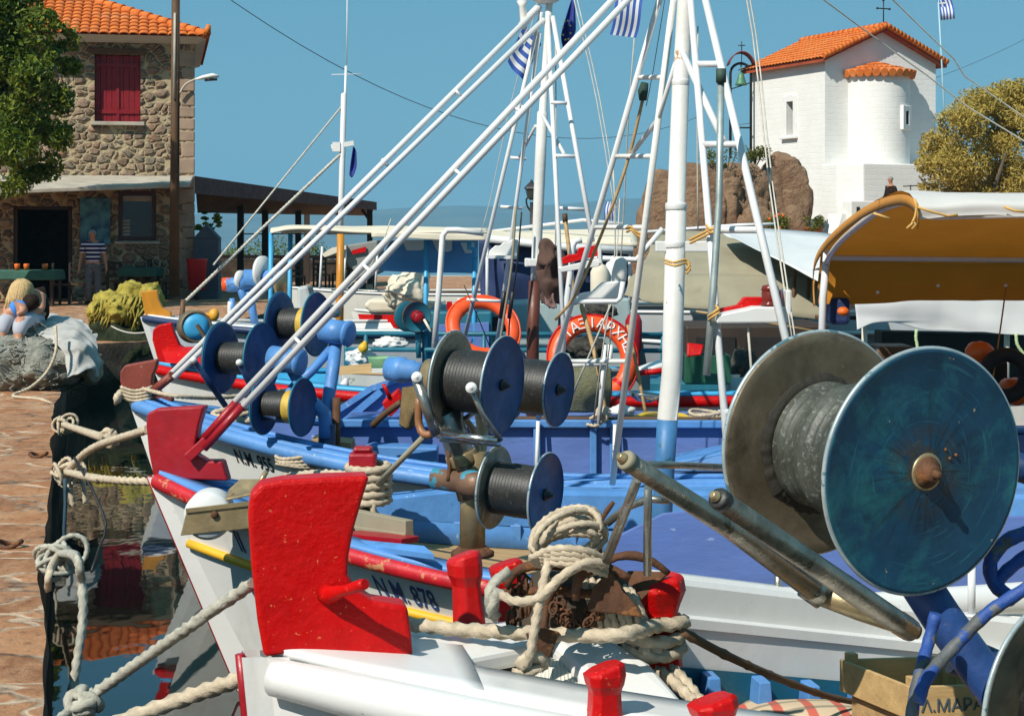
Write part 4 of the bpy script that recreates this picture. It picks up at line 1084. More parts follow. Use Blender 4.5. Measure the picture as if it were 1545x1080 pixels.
# ================================================================== boat 2: N.M. 878
B2 = Hull(P(240, 718, 9.0), -6, 1.22, 3.4, 9.0, .36, 2.6, .5, 1.8, .16, .62)
boat2 = thing('fishing_boat', (1.5, 8.7, 0), 'white fishing boat lettered N.M. 878 with red rail, yellow stripe and steel winch', 'fishing boat')
def plane_of(H, px_, py_):
    d = V(((px_ - CX) / F, 1, -(py_ - HY) / F)); c = V((0, 0, CH)); k = (H.o - c).dot(H.n) / d.dot(H.n); return c + d * k
def stem_head(r, H, px, m, th=.09, bevel=.012):
    mb = MB(); mb.poly3([plane_of(H, *q) - H.n * th / 2 for q in px], H.n * th); return obj('stem_head', mb, M[m], r, bevel=bevel, seg=3)
def build_b2():
    r, H = boat2, B2
    H.build(r, hullmat('white_hull_878', (.70, .70, .67)), M['wood'], M['blue'], .16, M['red_worn'], .042, M['blue'], stem_mat=M['white'])
    mb = MB(); mb.tube([(H.skin(0, i / 14, 1) + H.skin(0, i / 14, -1)) / 2 - H.a * .055 for i in range(15)], .016, 6); obj('stem_stripe', mb, M['red_dark'], r)
    stem_head(r, H, [(236, 722), (228, 680), (224, 640), (226, 622), (240, 615), (312, 611), (303, 640), (298, 668), (299, 684), (314, 693), (338, 693), (347, 724), (290, 722)], 'red_dark')
    # yellow strakes
    for sg in (-1, 1):
        mb = MB(); mb.tube([H.skin(u, .215, sg, .012) for u in [.03 + i * .12 for i in range(64)]], .024, 8); obj('strake', mb, M['yellow'], r)
    H.text(r, 'N.M. 878', .145, 1.10, .225, -1, M['text_blue'], .56)
    H.text(r, 'II . I', .15, .36, .24, -1, M['text_blue'], .5)
    # bulwark frames on the far side
    for i in range(17):
        u = .9 + i * .30; mb = MB(); p = H.g(u, 1, -.20, -.10)
        mb.box(p, (.06, .09, .17), Matrix((H.a, H.n, V((0, 0, 1)))).transposed()); obj('frame', mb, M['blue'], r, bevel=.006)
    # blue bench plank inside the far bulwark
    mb = MB(); us = [.9 + i * .15 for i in range(44)]
    mb.grid([[H.g(u, 1, -.02, .03 + min(.14, (u - .9) * .2)), H.g(u, 1, -.17, .03 + min(.14, (u - .9) * .2)), H.g(u, 1, -.20, .02 + min(.13, (u - .9) * .2)), H.g(u, 1, -.225, -.02), H.g(u, 1, -.20, -.03)] for u in us], False); obj('inner_plank', mb, M['blue'], r, solid=.01)
    # foredeck
    mb = MB(); us = [.05 + i * .14 for i in range(8)]
    mb.grid([[H.g(u, 1, -.05, .005).lerp(H.g(u, -1, -.05, .005), k / 6) for k in range(7)] for u in us]); obj('foredeck', mb, M['blue'], r, solid=.02)
    # loose boards at the foredeck edge
    mb = MB(); mb.bar(P(532, 782, 8.9), P(618, 800, 8.5), .05, .10); mb.bar(P(532, 796, 8.9), P(618, 808, 8.5), .06, .03); obj('ledge', mb, M['canvas_grey'], r, bevel=.004)
    mb = MB(); mb.bar(P(528, 806, 8.7), P(619, 815, 8.4), .12, .03); obj('ledge_foot', mb, M['red_dark'], r, bevel=.004)
    mb = MB(); mb.poly3([P(536, 822, 8.35), P(640, 832, 8.0), P(655, 845, 7.9), P(560, 832, 8.2)], (0, 0, .03)); obj('hatch_board', mb, M['blue'], r, bevel=.004)
    # red samson post with rope turns
    mb = MB(); b = P(548, 722, 9.0); mb.box(b + V((0, 0, .06)), (.14, .14, .16)); mb.box(b + V((0, 0, .155)), (.10, .10, .03)); obj('samson_post', mb, M['red_dark'], r, bevel=.025, seg=2)
    mb = MB(); mb.box(b - V((0, 0, .2)), (.12, .12, .4)); obj('post_foot', mb, M['brown_wood'], r, bevel=.01)
    # blue deck house amidships, sloping front
    mb = MB(); mb.poly3([P(905, 905, 8.05), P(928, 805, 8.05), P(1000, 770, 8.05), P(1040, 766, 8.05), P(1400, 772, 8.05), P(1640, 776, 8.05), P(1640, 960, 8.05), P(905, 960, 8.05)], (.0, .20, -.55))
    obj('deck_house', mb, M['blue_deck'], r, bevel=.02)
build_b2()

# ================================================================== boat 3: 955
B3 = Hull(P(208, 606, 11.3), 1.5, 1.38, 3.2, 9.5, .37, 2.9, .45, 1.8, .3, .6)
boat3 = thing('fishing_boat', (1.5, 11.6, 0), 'white fishing boat lettered 955 with brown stem head and pale blue gunwale', 'fishing boat')
def build_b3():
    r, H = boat3, B3
    H.build(r, hullmat('white_hull_955', (.74, .73, .68)), M['brown_wood'], M['blue'], .24, M['blue'], .05, M['blue_deck'], stem_mat=M['white_rust'])
    mb = MB(); mb.tube([H.g(u, -1, -.11, .05) for u in [.1 + i * .15 for i in range(50)]], .018, 6); obj('gunwale_bead', mb, M['blue'], r)
    stem_head(r, H, [(203, 604), (190, 598), (183, 575), (183, 560), (190, 550), (240, 541), (237, 555), (232, 566), (231, 580), (246, 592), (262, 600), (262, 606)], 'red_brown')
    H.text(r, 'N.M. 955', .125, .60, .20, -1, M['text_black'], .52)
    # periwinkle trunk cabin across the boat
    def face(Y): return [P(512, 720, Y), P(512, 640, Y), P(900, 640, Y), P(1240, 642, Y), P(1240, 800, Y), P(512, 800, Y)]
    mb = MB(); mb.poly3(face(11.45), (0, .9, 0)); obj('trunk_cabin', mb, M['blue_deck'], r, bevel=.02)
    mb = MB(); mb.bar(P(512, 638, 11.42), P(1240, 640, 11.42), .06, .05); obj('cabin_rail', mb, M['blue'], r, bevel=.008)
    mb = MB(); mb.bar(P(720, 632, 11.50), P(1230, 634, 11.5), .07, .035); obj('cap_rail', mb, M['brown_wood'], r, bevel=.008)
    for px_ in (810, 895, 925, 505):
        mb = MB(); mb.bar(P(px_, 640, 11.42), P(px_, 760, 11.42), .045, .04, (0, 1, 0)); obj('cabin_batten', mb, M['blue'], r, bevel=.006)
    mb = MB(); mb.poly3([P(1000, 700, 11.0), P(1110, 678, 11.0), P(1240, 676, 10.9), P(1240, 712, 10.9), P(1000, 712, 11.0)], (0, .35, 0)); obj('side_bench', mb, M['blue'], r, bevel=.012)
    mb = MB(); mb.poly3([P(560, 672, 11.2), P(660, 676, 11.2), P(660, 800, 11.2), P(500, 800, 11.2), P(500, 690, 11.2)], (0, .2, 0)); obj('coaming', mb, M['blue'], r, bevel=.012)
    # raised bow screen with light blue stiffeners
    mb = MB(); mb.poly3([P(500, 655, 12.3), P(505, 625, 12.3), P(560, 588, 12.3), P(640, 560, 12.3), P(700, 560, 12.3), P(700, 660, 12.3)], (.05, .05, 0)); obj('bow_screen', mb, M['blue_deck'], r, bevel=.01)
    mb = MB(); mb.bar(P(503, 650, 12.27), P(575, 590, 12.27), .03, .05); obj('stiffener', mb, M['blue'], r)
    mb = MB(); mb.bar(P(505, 622, 12.27), P(560, 586, 12.27), .03, .04); mb.bar(P(560, 586, 12.27), P(640, 559, 12.27), .03, .04); obj('screen_edge', mb, M['blue'], r)
build_b3()

# ================================================================== boats 4 and 5
B4 = Hull(P(240, 552, 14.6), 2.5, 1.30, 3.2, 9.0, .16, 2.5, .5, 1.8, .3, .62)
boat4 = thing('fishing_boat', (1.5, 14.9, 0), 'white fishing boat with curved bright red stem head, red rail and turquoise decks', 'fishing boat')
def build_b4():
    r, H = boat4, B4
    H.build(r, hullmat('white_hull_red_rail', (.72, .71, .66)), M['teal'], M['blue_sky'], .2, M['red'], .045, M['blue_sky'], stem_mat=M['white'], rail_dz=-.03)
    mb = MB(); mb.tube([H.skin(u, .19, -1, .012) for u in [.3 + i * .15 for i in range(50)]], .02, 6); obj('strake', mb, M['red_dark'], r)
    stem_head(r, H, [(247, 556), (238, 538), (231, 512), (232, 497), (240, 490), (260, 486), (264, 502), (272, 520), (288, 530), (314, 536), (316, 552)], 'red', .1)
    mb = MB(); mb.poly3([P(243, 530, 14.5), P(318, 528, 14.3), P(330, 552, 14.1), P(250, 548, 14.35)], (0, .1, .03)); obj('red_foredeck', mb, M['red'], r, bevel=.01)
    # teal rails amidships
    for y0 in (503, 527, 574):
        mb = MB(); mb.tube([P(520, y0, 15.6), P(760, y0 + 1, 15.6), P(1010, y0 + 2, 15.6)], .022 if y0 < 570 else .05, 8); obj('guard_rail', mb, M['blue_sky'] if y0 > 560 else M['teal'], r)
    for px_ in (522, 552, 640, 730, 1000):
        mb = MB(); mb.tube([P(px_, 500, 15.6), P(px_, 590, 15.6)], .02, 8); obj('rail_post', mb, M['teal'], r)
    # wheelhouse
    mb = MB(); mb.poly3([P(642, 470, 15.9), P(742, 470, 15.9), P(742, 600, 15.9), P(642, 600, 15.9)], (0, 1.6, 0)); w = obj('wheelhouse', mb, M['teal'], r, bevel=.02)
    mb = MB(); mb.poly3([P(662, 490, 15.88), P(738, 486, 15.88), P(738, 560, 15.88), P(662, 560, 15.88)], (0, .03, 0)); obj('door', mb, M['blue_deck'], w, bevel=.005)
    mb = MB(); mb.poly3([P(674, 455, 15.87), P(682, 455, 15.87), P(682, 468, 15.87), P(674, 468, 15.87)], (0, .03, 0)); obj('red_lamp', mb, M['red'], w)
    # white engine casing to the right
    mb = MB(); mb.poly3([P(722, 462, 16.4), P(950, 450, 16.4), P(960, 565, 16.4), P(722, 565, 16.4)], (0, 1.2, 0)); ca = obj('casing', mb, paint('pale_green_grey', (.30, .37, .36), .6, var=.2, wear=(.25, .2, .14), wamt=.05), r, bevel=.02)
    for x0, x1 in ((738, 772), (842, 900)): mb = MB(); mb.poly3([P(x0, 478, 16.38), P(x1, 477, 16.38), P(x1, 506, 16.38), P(x0, 507, 16.38)], (0, .03, 0)); obj('window', mb, M['glass'], ca, bevel=.006)
    mb = MB(); mb.poly3([P(1034, 492, 15.4), P(1250, 490, 15.4), P(1250, 600, 15.4), P(1034, 600, 15.4)], (0, 1.0, 0)); cu = obj('shade_box', mb, M['dark_wood'], r, bevel=.02)  # dark box and near-black patches added to paint the shade under the tent
    for x0, x1 in ((1050, 1110), (1125, 1190)): mb = MB(); mb.poly3([P(x0, 508, 15.38), P(x1, 508, 15.38), P(x1, 580, 15.38), P(x0, 580, 15.38)], (0, .03, 0)); obj('shade_patch', mb, M['dark_void'], cu, bevel=.006)
    mb = MB(); mb.poly3([P(940, 575, 15.2), P(1260, 578, 15.2), P(1260, 640, 15.2), P(940, 640, 15.2)], (0, 1.2, 0)); obj('side_box', mb, M['teal'], r, bevel=.02)
build_b4()
B5 = Hull(P(218, 478, 21), 8, 1.3, 3.2, 8.5, .15, 2.5, .45, 1.8, .3, .6)
boat5 = thing('fishing_boat', (0, 21.6, 0), 'white fishing boat with orange stem head and blue winch moored farthest along the quay', 'fishing boat')
def build_b5():
    r, H = boat5, B5
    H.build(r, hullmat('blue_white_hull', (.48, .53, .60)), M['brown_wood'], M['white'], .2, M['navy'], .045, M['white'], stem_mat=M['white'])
    stem_head(r, H, [(220, 478), (213, 440), (238, 437), (240, 452), (246, 464), (258, 470), (260, 480)], 'orange_wood', .14)
    mb = MB(); mb.poly3([P(318, 490, 21.0), P(420, 494, 20.6), P(420, 508, 20.6), P(318, 500, 21)], (0, .8, 0)); obj('cabin_top', mb, M['white'], r, bevel=.02)
    # winch: blue frame with white discs
    Y = 21.3
    for a, b, rr in (((372, 462), (360, 428), .05), ((372, 462), (352, 470), .04), ((385, 490), (376, 440), .05), ((352, 480), (350, 450), .035)):
        mb = MB(); mb.tube([P(*a, Y), P(*b, Y)], rr, 8); obj('winch_frame', mb, M['blue'], r)
    mb = MB(); mb.lathe([(.11, 0), (.11, .35), (.13, .36), (.13, .45)], P(368, 420, Y), (1, .1, 0), 14); mb.lathe([(.09, 0), (.09, .3)], P(342, 430, Y), (1, .1, 0.05), 14); obj('winch_motor', mb, M['blue'], r)
    mb = MB(); mb.lathe([(.08, 0), (.09, .1), (.05, .11)], P(335, 429, Y), (1, .1, 0), 12); obj('motor_cap', mb, M['orange_ring'], r)
    for px_, py_, rr, m in ((396, 410, 24, 'white'), (363, 422, 14, 'white'), (425, 428, 20, 'brass_steel')):
        mb = MB(); mb.lathe([(.01, -.01), (S(rr, Y), -.02), (S(rr, Y), .02), (.01, .03)], P(px_, py_, Y), V((.9, -.42, 0)), 28); obj('winch_disc', mb, M[m], r)
    mb = MB(); mb.tube(smooth_path([P(348, 455, Y), P(347, 470, Y), P(352, 480, Y), P(362, 470, Y), P(368, 455, Y)], .05), .035, 8); obj('hose', mb, M['canvas_white'], r)
build_b5()
# ================================================================== masts, ladders of tubing, booms, boards, awnings
def T(r, name, pts, w, mat, n=10, parent=None):
    """tube through (px, py, Y) points with photo width w in pixels (one value or one per point)"""
    ws = w if isinstance(w, (list, tuple)) else [w] * len(pts)
    mb = MB(); mb.tube([P(*p) for p in pts], [S(k, p[2]) / 2 for k, p in zip(ws, pts)], n); return obj(name, mb, M[mat] if isinstance(mat, str) else mat, parent or r)
def rig_a():
    r = boat2
    m = T(r, 'mast', [(1044, -180, 8.75), (1034, 0, 8.75), (1027, 127, 8.75), (1027, 128, 8.75), (1020, 314, 8.75), (1020.2, 316, 8.75), (1014, 560, 8.75), (1007, 632, 8.75), (1007, 633, 8.75)], [24, 24, 25, 26, 27, 31, 31, 31, 31], 'white_rust', 20)
    T(r, 'mast_foot', [(1007, 633, 8.75), (1003, 700, 8.75), (998, 800, 8.75), (990, 930, 8.75)], [31.5, 31, 30, 30], paint('flaking_blue_paint', (.05, .17, .36), .5, var=.2, vs=6, wear=(.02, .10, .10), wamt=.12, ws=14), 20, m)
    for y, x in ((128, 1027), (315, 1020), (372, 1018)):
        mb = MB(); mb.lathe([(S(15.5, 8.75) if y > 300 else S(12.5, 8.75), -.01), (S(16.5, 8.75) if y > 300 else S(13.5, 8.75), .0), (S(16.5, 8.75) if y > 300 else S(13.5, 8.75), .02), (S(15.5, 8.75) if y > 300 else S(12.5, 8.75), .03)], P(x, y, 8.75), (0, 0, 1), 20); obj('collar', mb, M['white'], m)
    mb = MB(); mb.box(P(1030, 372, 8.75), (.28, .05, .055)); obj('cross_bracket', mb, M['white'], m, bevel=.006)
    # twin bow spars from the stem head up to the mast
    for top, bot in (((1028, -110, 8.75), (355, 606, 8.93)), ((1052, -110, 8.75), (367, 613, 8.83))):
        T(r, 'bow_spar', [top, bot], 10.5, 'white_tube', 12)
    T(r, 'spar_socket', [(357, 607, 8.93), (300, 671, 8.98)], 14, 'red_dark', 10); T(r, 'spar_socket', [(366, 612, 8.83), (308, 676, 8.88)], 13, 'red_dark', 10)
    mb = MB(); mb.bar(P(312, 664, 8.9), P(283, 691, 8.9), .035, .05); obj('spar_bracket', mb, M['red_dark'], r, bevel=.006)
    for q in ((786, 160), (690, 255), (560, 400), (455, 510)):
        f = (q[1] - (-110)) / (606 + 110); x0 = 1028 + (355 - 1028) * f; f2 = (q[1] + 10 + 110) / (613 + 110); x1 = 1052 + (367 - 1052) * f2
        T(r, 'spar_rung', [(x0, q[1], 8.78 + .12 * f), (x1, q[1] + 10, 8.78 + .04 * f2)], 6, 'white_tube', 8)
    # far ladder
    a0, a1 = P(998, -10, 8.85), P(812, 632, 10.3); b0, b1 = P(1016, 0, 8.85), P(924, 730, 9.8)
    def lad(p, q, y):
        f = 0.5
        lo, hi = 0.0, 1.0
        for _ in range(40):
            f = (lo + hi) / 2; z = p.lerp(q, f); yy = HY - F * (z.z - CH) / z.y
            if yy < y: lo = f
            else: hi = f
        return p.lerp(q, f)
    def T3(name, pts, rad, mat, n=10):
        mb = MB(); mb.tube(pts, rad, n); return obj(name, mb, M[mat], r)
    T3('shroud_tube', [a0, a1], S(4.6, 9.3), 'white_tube'); T3('shroud_tube', [b0, b1], S(5.0, 9.3), 'white_rust')
    for y in (117, 236, 343, 545): T3('rung', [lad(a0, a1, y), lad(b0, b1, y)], .013, 'white_rust', 8)
    T3('knee_tube', [P(1024, 80, 8.75), lad(b0, b1, 180), P(950, 236, 9.3)], .013, 'white_tube', 8)
    mb = MB(); mb.poly3([P(870, 452, 9.5), P(876, 443, 9.5), P(893, 440, 9.5), P(908, 426, 9.5), P(938, 423, 9.5), P(940, 451, 9.5)], (.0, .05, 0)); lb = obj('light_board', mb, M['white'], r, bevel=.01)
    mb = MB(); mb.tube([P(866, 455, 9.42), P(930, 455, 9.42), P(936, 450, 9.42), P(940, 425, 9.42)], .014, 8); obj('board_edge', mb, M['white_tube'], lb)
    mb = MB(); mb.lathe([(.038, 0), (.042, .02), (.042, .12), (.02, .14)], P(934, 425, 9.55), (0, 0, 1), 14); obj('lamp', mb, M['white_rust'], lb)
    # near ladder
    c0, c1 = P(1041, -10, 8.7), P(1104, 760, 7.5); d0, d1 = P(1062, -10, 8.65), P(1197, 560, 7.5)
    T3('shroud_tube', [c0, c1], S(5.5, 8), 'white_tube', 12); T3('shroud_tube', [d0, d1], S(6, 8), 'white_tube', 12)
    for y in (97, 218, 347, 622): T3('rung', [lad(c0, c1, y), lad(d0, d1, y) if y < 560 else P(1240, 622, 7.4)], .016, 'white_tube', 8)
    T3('knee_tube', [P(1030, 80, 8.72), P(1092, 214, 8.2)], .018, 'white_tube', 8)
    Y = 7.75
    mb = MB(); mb.poly3([P(1081, 488, Y), P(1082, 476, Y), P(1098, 472, Y), P(1128, 466, Y), P(1140, 463, Y), P(1192, 463, Y), P(1192, 487, Y)], (0, .16, 0)); lb = obj('light_board', mb, M['white'], r, bevel=.008)
    mb = MB(); mb.poly3([P(1082, 474, Y + .14), P(1084, 466, Y + .14), P(1112, 460, Y + .14), P(1122, 448, Y + .14), P(1170, 448, Y + .14), P(1178, 437, Y + .14), P(1188, 440, Y + .14), P(1190, 464, Y + .14)], (0, .03, 0)); obj('red_screen', mb, M['red'], lb, bevel=.006)
    mb = MB(); mb.poly3([P(1186, 438, Y - .02), P(1194, 438, Y - .02), P(1194, 487, Y - .02), P(1186, 487, Y - .02)], (0, .2, 0)); obj('end_plate', mb, M['white'], lb, bevel=.006)
    mb = MB(); mb.lathe([(.045, 0), (.045, .012), (.036, .014), (.038, .02), (.04, .06), (.036, .066), (.042, .07), (.036, .09), (.012, .095)], P(1162, 461, Y + .06), (0, 0, 1), 18); obj('lamp', mb, paint('dark_red_glass', (.16, .02, .012), .25), lb)
    T3('hanging_rod', [P(1128, 487, Y + .05), P(1137, 600, Y)], .006, 'cord', 6)
    # boat hook lashed to the ladder
    o = obj('pole', MB().tube([P(1088, 105, 8.0), P(1085, 300, 7.9), P(1076, 440, 7.85), P(1066, 566, 7.8)], [.017, .016, .017, .018], 10), paint('galvanised', (.35, .40, .38), .5, .5, var=.2, vs=8), None, 'grey metal pole lashed upright to the white ladder beside the thick white mast', 'pole')
    mb = MB(); mb.tube([P(1088, 104, 7.98), P(1088, 125, 7.98)], .024, 10); obj('grip', mb, paint('dark_green_tape', (.03, .06, .045), .7), o)
rig_a()

def rig_b():
    r = boat3; Y = 12.0
    m = T(r, 'mast', [(830, -20, Y), (826, 60, Y), (819, 168, Y), (818.5, 170, Y), (815, 250, Y), (809, 395, Y), (807, 424, Y)], [10, 11, 12, 16, 17, 15, 14], 'white_rust', 16)
    T(r, 'mast_foot', [(807, 424, Y), (804, 500, Y), (803, 660, Y)], [18, 19, 19], paint('brown_mast_paint', (.11, .03, .016), .5, var=.2, vs=5, wear=(.25, .12, .06), wamt=.05), 16, m)
    mb = MB(); mb.box(P(809, 396, Y - .04), (.11, .13, .055)); mb.box(P(798, 396, Y - .04), (.06, .05, .06)); obj('collar', mb, M['white'], m, bevel=.008)
    mb = MB(); mb.lathe([(.05, 0), (.09, .02), (.10, .05), (.07, .08)], P(824, 6, Y), (0, 0, 1), 14); obj('mast_cap', mb, M['white'], m)
    mb = MB(); mb.tube([P(788, 44, Y), P(791, 30, Y), P(788, 10, Y), P(788, 2, Y)], [.02, .03, .022, .04], 8); mb.tube([P(786, 40, Y), P(812, 12, Y)], .028, 8); obj('mast_lamp', mb, M['white_rust'], m)
    for top, bot in (((815, 10, Y), (256, 566, 11.25)), ((821, 30, Y), (262, 570, 11.15))):
        T(r, 'bow_spar', [top, bot], 8.6, 'white_tube', 12)
    T(r, 'spar_socket', [(260, 566, 11.2), (226, 594, 11.28)], 14, 'red_brown', 10)
    for x, y in ((690, 141), (580, 246), (415, 411), (300, 526)): T(r, 'spar_rung', [(x - 4, y - 6, 11.8), (x + 6, y + 5, 11.8)], 4.5, 'white_tube', 8)
    for top, bot, w in (((817, 18, Y), (690, 556, 13.0), 6.5), ((814, 50, Y), (740, 590, 13.0), 6), ((826, 18, Y), (850, 500, 11.0), 7), ((834, 26, Y), (894, 364, 11.2), 7.5)):
        T(r, 'shroud_tube', [top, bot], w, 'white_tube', 10)
    for a, b in (((755, 312), (788, 314)), ((704, 452), (768, 455)), ((783, 160), (800, 165)), ((770, 238), (794, 240))): T(r, 'rung', [(*a, 12.6), (*b, 12.6)], 5, 'white_rust', 8)
    for a, b in (((831, 155), (856, 156)), ((838, 235), (868, 236)), ((842, 314), (884, 316))): T(r, 'rung', [(*a, 11.5), (*b, 11.5)], 5.5, 'white_tube', 8)
    T(r, 'knee_tube', [(816, 170, Y), (852, 234, 11.5)], 6, 'white_tube', 8); T(r, 'knee_tube', [(808, 190, Y), (784, 237, 12.5)], 4.5, 'white_rust', 8)
    T(r, 'gallows_tube', [(878, 362, 11.4), (868, 364, 11.4), (864, 372, 11.4), (862, 400, 11.4), (852, 480, 11.4), (846, 560, 11.4)], 9.5, 'white_tube', 10)
    # scalloped light board on the far ladder, red one on the near ladder
    pts = [P(737, 386, 12.5), P(738, 379, 12.5)] + [P(741 + 6.5 * k, 376 - 2.6 * k - (3 if k % 2 else 0), 12.5) for k in range(6)] + [P(782, 362, 12.5), P(780, 386, 12.5)]
    mb = MB(); mb.poly3(pts, (0, .03, 0)); obj('light_board', mb, M['white'], r, bevel=.005); mb = MB(); mb.poly3([P(733, 385, 12.45), P(780, 386, 12.45), P(780, 391, 12.45), P(735, 390, 12.45)], (0, .12, 0)); obj('light_board_foot', mb, M['white'], r)
    mb = MB(); mb.poly3([P(842, 404, 11.15), P(905, 390, 11.15), P(910, 384, 11.15), P(908, 398, 11.15), P(904, 402, 11.15), P(846, 411, 11.15)], (0, .14, 0)); lb = obj('light_board', mb, M['white'], r, bevel=.005)
    mb = MB(); mb.poly3([P(845, 400, 11.2), P(847, 390, 11.2), P(858, 384, 11.2), P(870, 383, 11.2), P(873, 374, 11.2), P(902, 369, 11.2), P(903, 386, 11.2)], (0, .02, 0)); obj('red_screen', mb, M['red'], lb, bevel=.005)
    mb = MB(); mb.poly3([P(902, 366, 11.12), P(907, 367, 11.12), P(908, 398, 11.12), P(903, 398, 11.12)], (0, .16, 0)); obj('end_plate', mb, M['white'], lb, bevel=.004)
    # lower frame right of the steel winch
    T(r, 'deck_frame', [(860, 550, 11.3), (916, 548, 11.3), (920, 542, 11.3), (921, 520, 11.3)], 8, 'white_rust', 10)
    T(r, 'deck_frame', [(655, 525, 12.8), (662, 440, 12.8), (668, 355, 12.8), (675, 347, 12.8), (690, 347, 12.8), (730, 352, 12.8)], 9, 'white_rust', 10)
    T(r, 'rail_stay', [(812, 635, 11.36), (809, 720, 11.3)], 6, 'white_rust', 8)
    T(r, 'rail_stay', [(928, 640, 11.36), (926, 728, 11.3)], 6, 'white_rust', 8)
    T(r, 'rail_stay', [(913, 520, 11.34), (903, 640, 11.3)], 6, 'white_rust', 8)
rig_b()

def rig_c():
    r = boat5; Y = 22
    m = T(r, 'mast', [(522, 100, Y), (521, 140, Y), (519, 142, Y), (515, 300, Y), (514, 352, Y)], [4, 4, 9, 9, 9], 'white_tube', 10)
    T(r, 'mast_foot', [(514, 352, Y), (513, 440, Y), (512, 530, Y)], [11, 12, 12], 'orange_wood', 12, m)
    T(r, 'aerial', [(523, 100, Y), (524, -20, Y)], 1.6, 'white_tube', 6)
    mb = MB(); mb.bar(P(500, 222, Y), P(534, 216, Y), .06, .06); mb.box(P(508, 222, Y), (.1, .1, .12)); obj('cross_tree', mb, M['white'], m)
    T(r, 'aerial', [(500, 113, Y), (548, 112, Y)], 1.3, 'white_tube', 5)
    for a, b in (((518, 158, Y), (322, 400, 21.3)), ((517, 230, Y), (276, 458, 21.2))):
        mb = MB(); mb.rope([P(*a), P(*b)], S(2.2 if a[1] > 200 else 1.3, Y)); obj('stay', mb, M['cord'], r)
    T(r, 'bow_post', [(277, 452, 21), (273, 490, 21), (268, 520, 20.9)], 8, 'brown_wood', 8)
rig_c()

# ------------------------------------------------------------------ awnings
def sheet(rows, n=10, m=16, ripple=.02, seed=0, fine=0, ff=9):
    """smooth cloth through control rows of points"""
    mb = MB(); out = []
    rws = [smooth_n(r_, m) for r_ in rows]
    cols = list(zip(*rws)); cols = [smooth_n(list(c), n) for c in cols]
    for i in range(n + 1):
        out.append([c[i] + V((0, 0, 0)) + V((noise.noise(c[i] * 2.1 + V((seed, 0, 0))), noise.noise(c[i] * 2.3 + V((0, seed, 5))), noise.noise(c[i] * 1.9 + V((3, 0, seed))))) * ripple + (V((noise.noise(c[i] * ff), noise.noise(c[i] * ff + V((7, 0, seed))), noise.noise(c[i] * ff + V((0, 9, seed))))) * fine if fine else V((0, 0, 0))) for c in cols])
    mb.grid(out); return mb
def smooth_n(pts, n):
    pts = [V(p) for p in pts]
    if len(pts) == 2: return [pts[0].lerp(pts[1], i / n) for i in range(n + 1)]
    ext = [pts[0] * 2 - pts[1]] + pts + [pts[-1] * 2 - pts[-2]]; out = []
    for i in range(n + 1):
        x = i / n * (len(pts) - 1); k = min(len(pts) - 2, int(x)); t = x - k
        a, b, c, d = ext[k], ext[k + 1], ext[k + 2], ext[k + 3]
        out.append(.5 * ((2 * b) + (c - a) * t + (2 * a - 5 * b + 4 * c - d) * t * t + (3 * b - a - 3 * c + d) * t ** 3))
    return out
